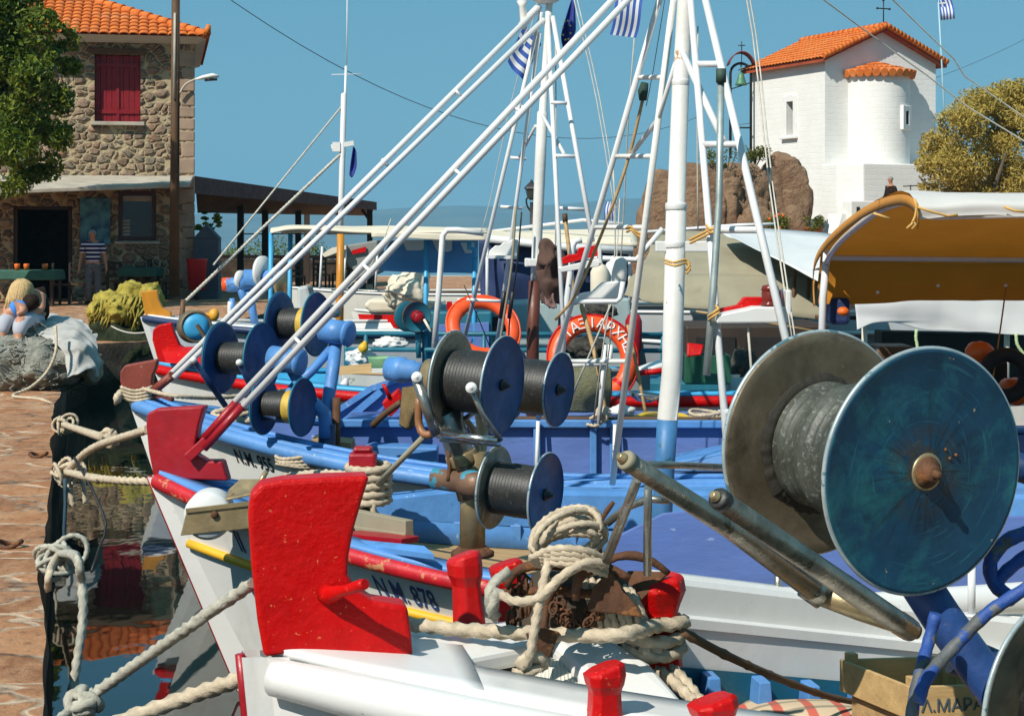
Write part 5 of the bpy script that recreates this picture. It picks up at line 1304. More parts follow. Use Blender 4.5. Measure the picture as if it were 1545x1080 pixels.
def awning_right():
    """canopy over the stern of the 955 boat: white outside, ochre inside"""
    r = boat3
    t = NT('two_sided_canvas'); t.set(.85, 0, .15)
    g = t.node('NewGeometry')
    c = t.mix(g.outputs['Backfacing'], (.70, .69, .65), t.mix(t.ramp(t.noise(2.5, 5), [(.3, 0.0), (.7, 1.0)]), (.45, .175, .018), (.56, .235, .028)))
    t.color(c); t.bump(t.noise(4, 4), .25, .02)
    tl = t.node('BsdfTranslucent'); tl.inputs[0].default_value = (.62, .22, .02, 1); ms = t.node('MixShader'); ms.inputs[0].default_value = .22
    t.link(t.p.outputs[0], ms.inputs[1]); t.link(tl.outputs[0], ms.inputs[2]); t.link(ms.outputs[0], t.out.inputs[0])
    M['canopy'] = t.m
    prof = [(9.22, 2.50), (9.25, 2.58), (9.6, 2.635), (10.3, 2.61), (11.1, 2.52), (11.9, 2.38), (12.35, 2.24), (12.45, 2.05), (12.42, 1.90)]
    rows = []
    for k, x in enumerate((2.19, 2.25, 2.5, 3.0, 3.6, 4.3, 5.2)):
        rows.append([V((x + .03 * noise.noise(V((y, z, k))), y, z + (.012 * math.sin(x * 7) if i > 6 else 0) + (.05 * (x - 2.3) / 2 if i > 6 else 0))) for i, (y, z) in enumerate(prof)])
    mb = sheet(rows, 50, 70, .026, 3, .010, 6)
    # outside must be the front face
    me_o = obj('awning', mb, M['canopy'], r)
    nz = sum((p.normal.z for p in me_o.data.polygons), 0)
    if nz < 0: me_o.data.flip_normals()
    # ochre binding along the end arch
    pr = smooth_n([V((2.185, y - .01, z - .012)) for y, z in prof], 40)
    mb = MB(); mb.grid([[p + V((-.012, 0, .0)), p + V((-.016, 0, -.06)) if i < 34 else p + V((-.016, -.06, 0))] for i, p in enumerate(pr)]); obj('binding', mb, paint('ochre_binding', (.50, .21, .03), .8, var=.15), me_o, solid=.008)
    for a, b, w in (((2.27, 9.35, 2.50), (5.2, 9.35, 2.56), .020), ((2.27, 12.3, 2.235), (5.2, 12.3, 2.2), .02)):
        mb = MB(); mb.tube([a, b], w, 10); obj('awning_tube', mb, M['white_tube'], r)
    mb = MB(); mb.tube(smooth_n([V((2.24, y + (.05 if y < 11 else -.04), z - .05)) for y, z in prof[1:7]], 24), .02, 10); obj('awning_hoop', mb, M['white_tube'], r)
    mb = MB(); mb.tube([V((2.25, 12.3, 2.3)), V((2.22, 12.3, 1.95)), V((2.2, 12.3, 1.2))], .027, 12); obj('awning_post', mb, M['white_tube'], r)
    mb = MB(); mb.blob((2.42, 9.3, 2.545), (.06, .05, .05), .1, sub=2); obj('tube_joint', mb, M['canvas_cream'], r)
    M['yellow_tape'] = paint('ochre_tape', (.62, .36, .10), .8, var=.15)
    for pts in ([(1318, 322), (1330, 326), (1342, 330)], [(1380, 300), (1383, 312), (1381, 326), (1376, 338), (1368, 345)], [(1383, 312), (1400, 318), (1430, 326), (1445, 324)], [(1376, 334), (1382, 338), (1376, 346)], [(1515, 312), (1530, 318), (1550, 320)]):
        mb = MB(); mb.tube([P(x, y, 9.17) for x, y in pts], .007, 6); obj('tie', mb, M['yellow_tape'], me_o)
    for x, y in ((1324, 441), (1415, 431), (1517, 431)):
        mb = MB(); mb.lathe([(.012, 0), (.012, .01)], P(x, y, 12.36), (0, -1, 0), 12); obj('eyelet', mb, M['white'], me_o)
    mb = MB(); mb.tube(sag(P(1518, 432, 12.36), P(1498, 570, 11.6), .02), .006, 6); obj('lashing', mb, paint('brown_cord', (.40, .20, .05), .9), r)
awning_right()
def awning_white_right():
    r = boat4; Y = 13.6
    rows = [[P(1288, 420, Y + .1), P(1380, 415, Y), P(1480, 412, Y), P(1650, 408, Y)],
            [P(1290, 450, Y), P(1380, 455, Y - .05), P(1480, 455, Y), P(1650, 452, Y)],
            [P(1293, 478, Y), P(1385, 482, Y - .02), P(1480, 490, Y), P(1650, 495, Y)],
            [P(1294, 500, Y), P(1318, 486, Y), P(1350, 486, Y), P(1385, 497, Y), P(1440, 501, Y), P(1550, 505, Y), P(1650, 508, Y)]]
    mb = sheet(rows, 40, 80, .03, 8, .012, 5); aw = obj('awning', mb, M['canvas_white'], r, solid=.006)
    mb = sheet([[P(1288, 420, Y + .1), P(1480, 412, Y), P(1650, 408, Y)], [P(1250, 402, Y + 1.2), P(1440, 398, Y + 1.2), P(1600, 395, Y + 1.2)], [P(1225, 408, Y + 2.4), P(1380, 405, Y + 2.4), P(1540, 400, Y + 2.4)]], 10, 20, .01, 5); obj('awning_top', mb, M['canvas_white'], r, solid=.006)
    for pts in ([(1383, 497), (1382, 510), (1384, 522), (1383, 536)], [(1533, 503), (1535, 520), (1545, 535)]):
        mb = MB(); mb.rope([P(x, y, Y - .05) for x, y in pts], .012); obj('tie', mb, paint('pale_green_cord', (.45, .58, .30), .8), aw)
    for x in (1305, 1520): T(r, 'awning_post', [(x, 440, Y + .1), (x - 2, 620, Y + .1)], 9, 'canvas_cream', 10)
    T(r, 'rust_rail', [(1230, 478, 15.4), (1300, 480, 15.4)], 6, 'rust', 8)
awning_white_right()
def tents():
    # beige tent boat
    t = thing('covered_boat', P(1090, 520, 17.4), 'moored boat under a big grey beige canvas tent behind the thick white mast', 'boat')
    mb = sheet([[P(990, 356, 18.6), P(1080, 350, 18.6), P(1180, 352, 18.6), P(1290, 356, 18.6)], [P(978, 376, 18), P(1070, 372, 18), P(1170, 376, 18), P(1280, 385, 18)], [P(958, 412, 17.3), P(1060, 412, 17.25), P(1160, 414, 17.3), P(1280, 420, 17.3)], [P(946, 448, 17.0), P(1000, 455, 16.9), P(1100, 468, 17), P(1280, 485, 17)]], 40, 60, .04, 2, .018, 5)
    c = obj('tent', mb, M['canvas_grey'], t, solid=.01)
    mb = sheet([[P(1000, 414, 17.18), P(1120, 414, 17.14), P(1280, 422, 17.14)], [P(1000, 462, 16.88), P(1120, 470, 16.85), P(1280, 487, 16.88)]], 6, 16, .01, 4); obj('tent_flap', mb, M['canvas_grey'], c, solid=.006)
    mb = sheet([[P(1085, 346, 18.0), P(1150, 346, 18.2), P(1240, 352, 18.2), P(1300, 360, 18)], [P(1098, 356, 17.4), P(1160, 372, 17.2), P(1245, 396, 17), P(1300, 410, 17)], [P(1110, 358, 17.2), P(1165, 388, 16.8), P(1235, 426, 16.6), P(1300, 450, 16.6)]], 10, 16, .015, 6); obj('white_sheet', mb, M['canvas_white'], c, solid=.006)
    h = Hull(P(800, 500, 17.2), 0, 1.1, 3, 8, .1, 2, .4)
    h.build(t, hullmat('grey_hull', (.30, .32, .34)), M['brown_wood'], M['white'], .15)
    mb = MB(); mb.tube([P(860, 388, 18.4), P(960, 392, 18.2), P(1000, 345, 18.2)], .03, 8); obj('frame_tube', mb, M['white_tube'], t)
    for x in (1200, 1222): T(t, 'post', [(x, 400, 17), (x - 6, 500, 17)], 6, 'brown_wood', 8)
    # navy tarp boat
    t = thing('covered_boat', P(830, 480, 20), 'moored boat with a long white roof edge and navy tarp hanging under it', 'boat')
    mb = sheet([[P(735, 358, 19.6), P(800, 366, 19.6), P(880, 366, 19.6), P(960, 372, 19.6)], [P(732, 350, 20.8), P(800, 352, 20.8), P(880, 350, 20.8), P(960, 350, 20.8)], [P(735, 354, 22.4), P(800, 352, 22.4), P(880, 350, 22.4), P(960, 345, 22.4)]], 10, 20, .02, 1); obj('roof_canvas', mb, M['canvas_cream'], t, solid=.05)
    T(t, 'roof_tube', [(735, 360, 19.5), (850, 373, 19.5), (955, 378, 19.5)], 12, 'white_tube', 8)
    mb = sheet([[P(722, 360, 19.8), P(780, 366, 19.8), P(860, 375, 19.8), P(955, 380, 19.8)], [P(722, 420, 19.9), P(780, 425, 19.75), P(860, 425, 19.85), P(955, 425, 19.8)], [P(722, 468, 19.8), P(780, 462, 19.9), P(860, 470, 19.8), P(955, 470, 19.8)]], 12, 30, .09, 9); obj('tarp', mb, M['canvas_navy'], t, solid=.01)
    h = Hull(P(690, 455, 20), 2, 1.2, 3, 7, .1, 2, .4); h.build(t, hullmat('pale_hull', (.5, .53, .55)), M['brown_wood'], M['white'], .15)
    for x in (735, 862, 950): T(t, 'post', [(x, 362, 19.7), (x, 480, 19.7)], 5, 'white_tube', 8)
    for x in (720, 950): T(t, 'roof_frame', [(x, 352, 21), (x + 160, 332 if x < 900 else 340, 20), (x + 220, 338, 20)], 5, 'white_tube', 8)
    # cream awning with blue posts and sky blue tarps, on the red-railed boat
    r = boat4
    mb = sheet([[P(408, 350, 15.6), P(450, 344, 15.6), P(560, 350, 15.6), P(650, 352, 15.6), P(736, 352, 15.6)], [P(412, 344, 16.4), P(450, 340, 16.4), P(560, 343, 16.4), P(650, 344, 16.4), P(736, 346, 16.4)], [P(428, 352, 17.4), P(470, 350, 17.4), P(560, 352, 17.4), P(650, 353, 17.4), P(736, 354, 17.4)]], 10, 30, .02, 7); aw = obj('awning', mb, M['canvas_cream'], r, solid=.02)
    mb = sheet([[P(560, 351, 15.55), P(650, 352, 15.55), P(736, 352, 15.55)], [P(560, 358, 15.55), P(650, 362, 15.55), P(736, 362, 15.55)]], 4, 20, .01, 2); obj('valance', mb, M['canvas_cream'], aw, solid=.01)
    mb = sheet([[P(588, 362, 16.2), P(640, 364, 16.2), P(718, 362, 16.2)], [P(578, 388, 16.15), P(640, 392, 16.2), P(718, 388, 16.15)], [P(574, 410, 16.1), P(640, 412, 16.1), P(718, 414, 16.1)]], 12, 24, .05, 3); tp = obj('tarp', mb, M['canvas_blue'], r, solid=.01)
    for a, b in (((606, 362), (640, 378)), ((652, 362), (682, 380)), ((694, 366), (716, 382))):
        mb = MB(); mb.poly3([P(a[0], a[1], 16.1), P(b[0], a[1], 16.1), P(b[0], b[1] - 3, 16.07), P(b[0] - 5, b[1], 16.07), P(a[0] + 8, b[1], 16.07)], (0, .012, 0)); obj('clear_window', mb, M['canvas_white'], tp)
    for x, y0, y1, Y in ((409, 350, 600, 15.7), (438, 352, 580, 16.3), (643, 362, 600, 15.9), (716, 374, 600, 15.9)): T(r, 'awning_post', [(x, y0, Y), (x - 2, y1, Y)], 7, 'blue_sky', 10)
    T(r, 'awning_tube', [(708, 362, 15.9), (708, 374, 15.9), (716, 376, 15.9), (716, 390, 15.9)], 8, 'blue_sky', 8)
    # small white and red cruiser behind
    t = thing('motor_boat', P(620, 520, 24), 'small white motor boat with a red band and folded cream cover between the spars', 'boat')
    h = Hull(P(535, 470, 24), 3, 1.1, 3, 7, .08, 2, .5); h.build(t, hullmat('white_gel_hull', (.78, .74, .68)), M['white'], M['white'], .15)
    mb = MB(); mb.poly3([P(548, 462, 23.6), P(556, 452, 23.6), P(668, 455, 23.6), P(672, 470, 23.6), P(560, 472, 23.6)], (0, .9, 0)); obj('coach_roof', mb, M['canvas_cream'], t, bevel=.04)
    mb = MB(); mb.poly3([P(540, 474, 22.6), P(690, 478, 22.4), P(690, 500, 22.4), P(545, 492, 22.6)], (0, .05, 0)); obj('red_band', mb, M['red'], t)
    mb = MB(); mb.poly3([P(520, 505, 22.2), P(590, 507, 22.2), P(592, 530, 22.2), P(520, 528, 22.2)], (0, .6, 0)); obj('locker', mb, M['white'], t, bevel=.02)
    T(t, 'rail', [(500, 437, 23), (590, 440, 23), (690, 470, 23)], 3, 'steel', 6)
    mb = MB(); mb.blob(P(615, 440, 23.3), (.30, .28, .24), .3, 2.2, 4, 4); mb.blob(P(632, 425, 23.3), (.14, .15, .22), .3, 2.2, 6, 3); obj('folded_cover', mb, M['canvas_cream'], t)
    # covered dinghy with a pale box awning
    t = thing('covered_boat', P(570, 440, 27), 'far boat with a small boxy grey canvas shelter left of the sky blue tarp', 'boat')
    mb = MB(); mb.poly3([P(522, 370, 27), P(570, 362, 27), P(572, 412, 27), P(548, 422, 27), P(524, 400, 27)], (0, 1.2, 0)); obj('shelter', mb, paint('grey_canvas', (.22, .22, .20), .9), t, bevel=.03)
    mb = MB(); mb.poly3([P(485, 384, 26.8), P(500, 374, 26.8), P(522, 370, 26.8), P(522, 376, 26.8), P(490, 388, 26.8)], (0, 1, 0)); obj('visor', mb, M['canvas_cream'], t)
    for x in (486, 522, 570): T(t, 'post', [(x, 372, 26.9), (x - 4, 440, 26.9)], 3.5, 'white_tube', 6)
    h = Hull(P(440, 436, 27), 3, 1.1, 3, 6, .08, 2, .4); h.build(t, hullmat('cream_hull', (.7, .66, .58)), M['brown_wood'], M['white'], .15)
    mb = MB(); mb.poly3([P(530, 378, 26.95), P(552, 372, 26.95), P(552, 380, 26.95), P(532, 384, 26.95)], (0, .03, 0)); obj('red_flash', mb, M['red'], t)
tents()

# ------------------------------------------------------------------ flags
def flag_mat(name, kind):
    return None
def greek_flag(tl, w, h, u, v, label, sway=.06, seed=0):
    """tl hoist top corner, u along the fly, v down the hoist; nine stripes and the canton built as cloth strips"""
    tl, u, v = V(tl), V(u).normalized(), V(v).normalized(); nr = u.cross(v)
    t = thing('flag', tl + v * h, label, 'flag')
    def pt(a, b): return tl + u * (a * w) + v * (b * h) + nr * (sway * math.sin(a * 7 + seed) * a + sway * .5 * math.sin(b * 4 + seed)) + v * (.04 * math.sin(a * 5) * w)
    def patch(a0, a1, b0, b1, off=0):
        mb = MB(); mb.grid([[pt(a0 + (a1 - a0) * i / 12, b0 + (b1 - b0) * j / 3) + nr * off for i in range(13)] for j in range(4)]); return mb.v, mb.f
    bl, wh = MB(), MB()
    for k in range(9):
        a0 = .37 if k < 5 else 0
        vs, fs = patch(a0, 1, k / 9, (k + 1) / 9); (bl if k % 2 == 0 else wh).add(vs, fs, True)
    vs, fs = patch(0, .37, 0, 5 / 9); bl.add(vs, fs, True)
    for sg in (-.004, .004):
        for q in ((.148, .222, 0, 5 / 9), (0, .37, 2 / 9, 3 / 9)): vs, fs = patch(*q, sg); wh.add(vs, fs, True)
    obj('blue_cloth', bl, M['flag_blue'], t); obj('white_cloth', wh, M['flag_white'], t)
    return t
M['flag_blue'] = paint('flag_blue', (.04, .11, .42), .8, var=.1); M['flag_white'] = paint('flag_white', (.75, .75, .74), .8, var=.05); M['flag_eu'] = paint('flag_eu_blue', (.02, .035, .22), .8, var=.1)
greek_flag(P(792, 36, 12.4), .20, .30, (.6, .3, -.75), (-.42, 0, -.9), 'blue and white striped flag hung behind the top of the brown footed mast', .02)
greek_flag(P(950, -52, 9.6), .42, .14, (.12, .1, -1), (1, .2, .05), 'largest blue and white striped flag, hanging at the top between spar and ladder', .03, 1) if False else None
greek_flag(P(985, -40, 9.6), .37, .15, (-.28, .0, -.95), (-.97, 0, .1), 'largest blue and white striped flag, hanging limp left of the thick white mast', .02, 1)
greek_flag(P(932, 306, 24), .32, .16, (-.15, 0, -1), (-1, 0, .1), 'small limp striped flag low down against the far blue hills', .03, 2)
greek_flag(P(1413, 0, 61.5), .75, .5, (.25, 0, -.95), (.97, 0, .1), 'tiny striped flag flying from the flagpole by the chapel', .08, 3)
def eu_flag():
    Y = 12.2; t = thing('flag', P(850, 80, Y), 'dark blue flag with a ring of gold stars hanging behind the twin white spars', 'flag')
    rows = [[P(862, 0, Y), P(864, 0, Y), P(866, 2, Y), P(867, 5, Y)], [P(853, 28, Y), P(858, 30, Y + .03), P(863, 34, Y - .03), P(868, 42, Y)], [P(846, 55, Y), P(852, 57, Y + .04), P(860, 60, Y - .03), P(866, 52, Y)], [P(849, 74, Y), P(852, 76, Y + .03), P(856, 72, Y), P(860, 62, Y)]]
    mb = sheet(rows, 16, 14, .01, 2); c = obj('blue_cloth', mb, M['flag_eu'], t, solid=.003)
    mb = MB()
    for k in range(8):
        a = 2 * math.pi * k / 8 + .3; o = P(855 + 6 * math.cos(a), 46 + 15 * math.sin(a), Y - .075)
        mb.prism([(math.cos(math.pi / 2 + math.pi * i / 5) * (.010 if i % 2 == 0 else .004), math.sin(math.pi / 2 + math.pi * i / 5) * (.010 if i % 2 == 0 else .004)) for i in range(10)], o, (1, 0, 0), (0, 0, 1), .003)
    obj('star', mb, paint('gold_star', (.75, .55, .12), .6), c); t['label'] = t['label']
    Y = 22.0
    mb = sheet([[P(533, 222, Y), P(536, 224, Y + .05), P(538, 230, Y)], [P(530, 245, Y), P(534, 247, Y + .06), P(539, 250, Y)], [P(528, 264, Y), P(532, 268, Y), P(536, 262, Y)]], 10, 8, .02, 4)
    obj('flag', mb, M['flag_eu'], None, 'small dark blue flag hanging from the cross tree of the orange footed mast', 'flag', solid=.006)
eu_flag()

# ------------------------------------------------------------------ loose cords and stays
def cords():
    L = [([(1062, -176, 8.8), (1125, -10, 9.0), (1161, 280, 8.3), (1196, 520, 7.6)], 2.6, 'pale double cord running down right of the thick white mast, inner strand'),
         ([(1066, -176, 8.8), (1130, -10, 9.0), (1166, 280, 8.3), (1201, 520, 7.6)], 2.4, 'pale double cord running down right of the thick white mast, outer strand'),
         ([(1044, -150, 8.75), (1236, -5, 9.4), (1400, 115, 9.8), (1560, 222, 10), (2300, 640, 10.2)], 2.8, 'pale rope crossing the chapel front down to the right edge'),
         ([(1150, -178, 8.75), (1342, -5, 9.6), (1440, 90, 9.8), (1560, 187, 10), (2350, 640, 10.2)], 2.6, 'pale rope crossing the sky above the tamarisk to the right edge'),
         ([(866, 0, 11.5), (900, 150, 11.2), (928, 320, 10.8)], 1.6, 'thin pale cord slanting down past the dark blue flag'),
         ([(871, 0, 11.5), (905, 150, 11.2), (933, 320, 10.8)], 1.6, 'thin pale cord just right of the one past the dark blue flag'),
         ([(957, 58, 9.5), (948, 180, 9.6), (942, 300, 9.8), (935, 420, 9.9)], 2.0, 'pale halyard hanging under the largest striped flag'),
         ([(1003, 0, 9.2), (985, 110, 9.4), (975, 160, 9.5)], 1.2, 'dark thin halyard left of the thick white mast'),
         ([(1053, 40, 9.0), (1052, 200, 9.0), (1053, 345, 9.0)], 2.2, 'vertical cord with a knot between mast and ladder'),
         ([(812, 0, 12.6), (770, 160, 12.6), (740, 300, 12.6), (725, 352, 12.6)], 1.2, 'thin cord slanting left from the lamp on the brown footed mast'),
         ([(838, 60, 12.4), (839, 200, 12.2), (838, 380, 12.0)], 2.0, 'wire running down beside the brown footed mast'),
         ([(925, 250, 10.6), (928, 380, 10.6), (905, 560, 10.6), (895, 640, 11.2)], 2.2, 'slack cord hanging before the lettered orange ring'),
         ([(935, 300, 10.6), (925, 470, 10.5), (905, 640, 11.2)], 2.0, 'second slack cord before the lettered orange ring'),
         ([(945, 405, 10.2), (900, 510, 10.2), (862, 600, 10.4)], 3, 'thin light cord slanting across the lettered orange ring'),
         ([(700, 430, 12.6), (730, 500, 12.6), (745, 540, 12.8)], 1.6, 'dark cord loop beside the plain orange ring'),
         ([(590, 330, 15), (560, 400, 15), (480, 470, 15)], 1.6, 'thin cord under the cream awning'),]
    for pts, w, lab in L:
        mb = MB(); q = smooth_path([P(*p) for p in pts], .25); mb.tube(q, S(w, pts[0][2]) / 2, 6)
        obj('cord', mb, M['black'] if 'dark thin' in lab or 'dark cord' in lab else M['cord'], None, lab, 'cord')
cords()
# ================================================================== winches
def line_mat(name, col, sheen=.35, glint=.3, ax=(1, 0, 0)):
    t = NT(name); t.set(.5, 0, .5)
    n1 = t.noise(60, 5, .7); n2 = t.noise(9, 4, .6)
    c = t.mix(t.ramp(n2, [(.35, 0.0), (.7, 1.0)]), sc(col, .6), sc(col, 1.3))
    c = t.mix(t.ramp(n1, [(.55, 0.0), (.75, glint)]), c, (.45, .46, .40))
    t.color(c); t.bump(t.noise(150, 3), .3, .003); return t.m
M['line_dark'] = line_mat('dark_nylon_line', (.022, .022, .02), glint=.15)
M['line_grey'] = line_mat('grey_green_line', (.07, .075, .06), glint=.55)
def mk_flange(name, base, dirt, amt=.5, metal=0, rough=.45, chips=(.3, .25, .15)):
    t = NT(name); t.set(rough, metal, .4)
    c = t.mix(t.ramp(t.noise(7, 7, .65), [(.35, 0.0), (.7, 1.0)]), sc(base, .75), sc(base, 1.25))
    c = t.mix(t.ramp(t.noise(5, 9, .7, None, .6), [(.5, 0.0), (.72, amt)]), c, dirt)
    c = t.mix(t.ramp(t.noise(22, 8, .7), [(.66, 0.0), (.69, 1.0)]), c, chips)
    c = t.mix(t.ramp(t.noise(3.2, 8, .75, None, 1.2), [(.55, 0.0), (.68, .75)]), c, sc(dirt, .35))
    t.color(c); t.bump(t.noise(38, 7, .65), .35, .004)
    t.link(t.ramp(t.noise(12, 5), [(.3, rough - .12), (.7, rough + .2)]), t.p.inputs['Roughness']); return t.m
M['flange_blue'] = mk_flange('worn_blue_flange', (.008, .046, .10), (.010, .085, .10), .75, chips=(.36, .30, .16))
M['flange_brown'] = mk_flange('tarnished_brown_flange', (.20, .16, .105), (.095, .07, .042), .85, .45, .5, (.52, .42, .26))
M['flange_navy'] = mk_flange('navy_flange', (.018, .068, .20), (.018, .09, .19), .4, chips=(.06, .10, .16))
M['flange_steel'] = mk_flange('stained_steel_flange', (.30, .26, .19), (.18, .13, .07), .7, .8, .42, (.4, .35, .25))

def stained_disc(name, c, n, base, grime):
    """flange paint with rust runs and scratches fanning out from the hub"""
    m = mk_flange(name, base, (.022, .15, .16), .9, chips=(.34, .29, .17)); t = NT.__new__(NT); t.m = m; t.t = m.node_tree; t.n = t.t.nodes
    t.p = [x for x in t.n if x.type == 'BSDF_PRINCIPLED'][0]; t.tc = [x for x in t.n if x.type == 'TEX_COORD'][0]
    u = n.orthogonal().normalized(); w = n.cross(u)
    sb = t.node('VectorMath', operation='SUBTRACT'); t.link(t.coord(), sb.inputs[0]); sb.inputs[1].default_value = c
    du = t.node('VectorMath', operation='DOT_PRODUCT'); t.link(sb.outputs[0], du.inputs[0]); du.inputs[1].default_value = u
    dw = t.node('VectorMath', operation='DOT_PRODUCT'); t.link(sb.outputs[0], dw.inputs[0]); dw.inputs[1].default_value = w
    ang = t.math('ARCTAN2', du.outputs['Value'], dw.outputs['Value'])
    rad = t.math('SQRT', t.math('ADD', t.math('MULTIPLY', du.outputs['Value'], du.outputs['Value']), t.math('MULTIPLY', dw.outputs['Value'], dw.outputs['Value'])))
    cb = t.node('CombineXYZ'); t.link(t.math('MULTIPLY', ang, 5.0), cb.inputs[0]); t.link(t.math('MULTIPLY', rad, 3.5), cb.inputs[1])
    st = t.noise(1.6, 6, .65, cb.outputs[0]); fade = t.ramp(rad, [(.03, 1.0), (.26, 0.0)])
    old = t.p.inputs['Base Color'].links[0].from_socket
    c1 = t.mix(t.math('MULTIPLY', t.ramp(st, [(.50, 0.0), (.60, 1.0)]), fade), old, grime)
    ring = t.math('MULTIPLY', t.ramp(t.noise(9, 6, .75), [(.46, 0.0), (.56, 1.0)]), t.ramp(rad, [(.035, 1.0), (.15, 0.0)]))
    c1 = t.mix(ring, c1, (.05, .035, .018))
    cb2 = t.node('CombineXYZ'); t.link(t.math('MULTIPLY', ang, .8), cb2.inputs[0]); t.link(t.math('MULTIPLY', rad, 60.0), cb2.inputs[1])
    sc2 = t.ramp(t.noise(1.4, 4, .6, cb2.outputs[0]), [(.60, 0.0), (.66, .45)])
    t.link(t.mix(sc2, c1, (.03, .16, .19)), t.p.inputs['Base Color']); return m
def big_winch():
    r = thing('net_winch', P(1480, 1100, 4.6), 'largest net winch, big blue flange and brown flange on a blue post', 'net winch')
    n = V((.45, -.885, -.055)).normalized(); c1 = P(1391, 710, 4.62); c0 = c1 - n * .455
    rd = .330
    mb = MB(); L = .455; prof = [(.16, 0)] + [(.165 + .004 * math.sin(k * 2.1) + .012 * math.sin(k * .37) + .02 * math.sin(math.pi * k / 60), L * k / 60) for k in range(61)] + [(.16, L)]
    mb.lathe(prof, c0, n, 64); obj('drum', mb, M['line_grey'], r)
    mb = MB()   # dark grease ring where the line meets the far flange
    u = n.orthogonal().normalized(); w = n.cross(u); rows = []
    for k in range(161):
        a = 2 * math.pi * k / 160; d = u * math.cos(a) + w * math.sin(a); e = .007 * noise.noise(d * 5) + .006 * noise.noise(d * 17)
        rows.append([c0 + n * .006 + d * .16, c0 + n * (.016 + e * .4) + d * .172, c0 + n * (.014 + e * .3) + d * (.188 + e), c0 + n * .004 + d * (.205 + e * 1.4)])
    mb.grid(rows)
    obj('grease_ring', mb, paint('dark_grease', (.03, .026, .018), .8, bump=.8), r)
    for c, s, m in ((c0, -1, M['flange_brown']), (c1, 1, M['flange_blue'])):
        mb = MB(); R1 = rd * (1.0 if s > 0 else .985)
        out = [(.001, .020), (.05, .020), (.09, .012), (.15, .006), (R1 * .80, .008), (R1 * .965, .014), (R1 * .99, .016), (R1, .010), (R1, -.002), (R1 * .985, -.006), (R1 * .9, -.003), (.001, -.003)]
        mb.lathe([(q, h * s) for q, h in out], c, n, 96); f = obj('flange', mb, stained_disc('stained_flange', c - WPOS[r.name], n, (.008, .048, .092), (.010, .012, .012)) if s > 0 else m, r)
        mb = MB(); u = n.orthogonal().normalized(); w = n.cross(u)
        mb.tube([c + n * (.006 * s) + (u * math.cos(a) + w * math.sin(a)) * R1 for a in [2 * math.pi * k / 96 for k in range(96)]], .0068, 8, closed=True); obj('rim', mb, M['flange_worn_edge'] if 'flange_worn_edge' in M else M.setdefault('flange_worn_edge', paint('worn_pale_edge', (.40, .46, .46), .35, .3, var=.25, vs=9, wear=(.12, .22, .25), wamt=.14)), f)
    mb = MB(); mb.lathe([(.042, 0), (.044, .006), (.040, .012), (.028, .014), (.028, .020), (.024, .022), (.024, .034), (.016, .036), (.010, .037), (.010, .052), (.004, .055)], c1 + n * .018, n, 24); obj('hub_nut', mb, M['rust'], r)
    mb = MB(); mb.lathe([(.050, 0), (.052, .004), (.048, .008), (.001, .009)], c1 + n * .016, n, 24); obj('washer', mb, M['brass_steel'], r)
    for dx, dy in ((42, -30), (52, -16), (66, -20)):
        mb = MB(); mb.lathe([(.0045, 0), (.0045, .006), (.002, .007)], c1 + n * .010 + V((dx * .00178, 0, -dy * .00178)) - n * n.dot(V((dx * .00178, 0, -dy * .00178))), n, 8); obj('bolt', mb, M['rust'], r)
    # post and motor behind the discs
    Y = 4.85
    T(r, 'post', [(1355, 830, 4.75), (1420, 930, 4.75), (1500, 1040, 4.7), (1560, 1130, 4.65)], 62, 'flange_blue_post' if False else paint('flaking_navy_paint', (.020, .060, .20), .45, var=.3, vs=7, bump=.5, bs=30, wear=(.16, .10, .07), wamt=.12, ws=7, wear2=(.02, .13, .14), w2amt=.08, w2s=8), 24)
    T(r, 'motor', [(1440, 985, 4.9), (1500, 1010, 4.9), (1560, 1030, 4.9)], 62, 'navy', 20)
    T(r, 'axle_housing', [(1490, 690, 5.0), (1560, 712, 5.0), (1640, 730, 5.0)], 44, 'navy', 18)
    # second drum, bottom right
    n2 = V((.62, -.77, -.05)).normalized(); q = P(1577, 1062, 4.3); R2 = .262
    mb = MB(); mb.lathe([(h, k) for h, k in ((.001, .004), (.10, .004), (R2 * .9, .004), (R2, .014), (R2, .004), (R2 * .95, -.008), (.001, -.008))], q - n2 * .0, n2, 72); f = obj('lower_flange', mb, M['flange_brown'], r)
    mb = MB(); u = n2.orthogonal().normalized(); w = n2.cross(u)
    mb.tube([q + n2 * .006 + (u * math.cos(a) + w * math.sin(a)) * R2 for a in [2 * math.pi * k / 72 for k in range(72)]], .0065, 8, closed=True); obj('rim', mb, M['flange_worn_edge'], f)
    mb = MB(); mb.lathe([(.12, 0), (.125, .05), (.12, .30)], q + n2 * .004, n2, 48); obj('lower_drum', mb, M['line_dark'], r)
    # two roller bars on a bracket
    M['roller'] = paint('worn_brown_steel', (.30, .26, .20), .32, .9, var=.35, vs=11, bump=.35, bs=60, wear=(.34, .29, .18), wamt=.10, ws=70, wear2=(.05, .035, .02), w2amt=.12, w2s=12)
    def roller(pts, ws, cap, cy):
        a = T(r, 'roller', pts, ws, 'roller', 24)
        p = P(*pts[0]); d = (P(*pts[0]) - P(*pts[1])).normalized()
        mb = MB(); mb.lathe([(S(ws[0], pts[0][2]) / 2 * 1.08, -.02), (S(ws[0], pts[0][2]) / 2 * 1.1, .0), (S(ws[0], pts[0][2]) / 2 * .95, .006), (.001, .006)], p, d, 24); obj('end_cap', mb, cap, a)
        mb = MB(); mb.lathe([(.013, 0), (.013, .008), (.009, .010), (.009, .018), (.004, .019)], p + d * .006, d, 12); obj('axle_nut', mb, M['brass_steel'], a)
        return a
    roller([(944, 694, 3.95), (1100, 795, 4.16), (1225, 887, 4.36)], [29, 33, 36], M['canvas_grey'], 0)
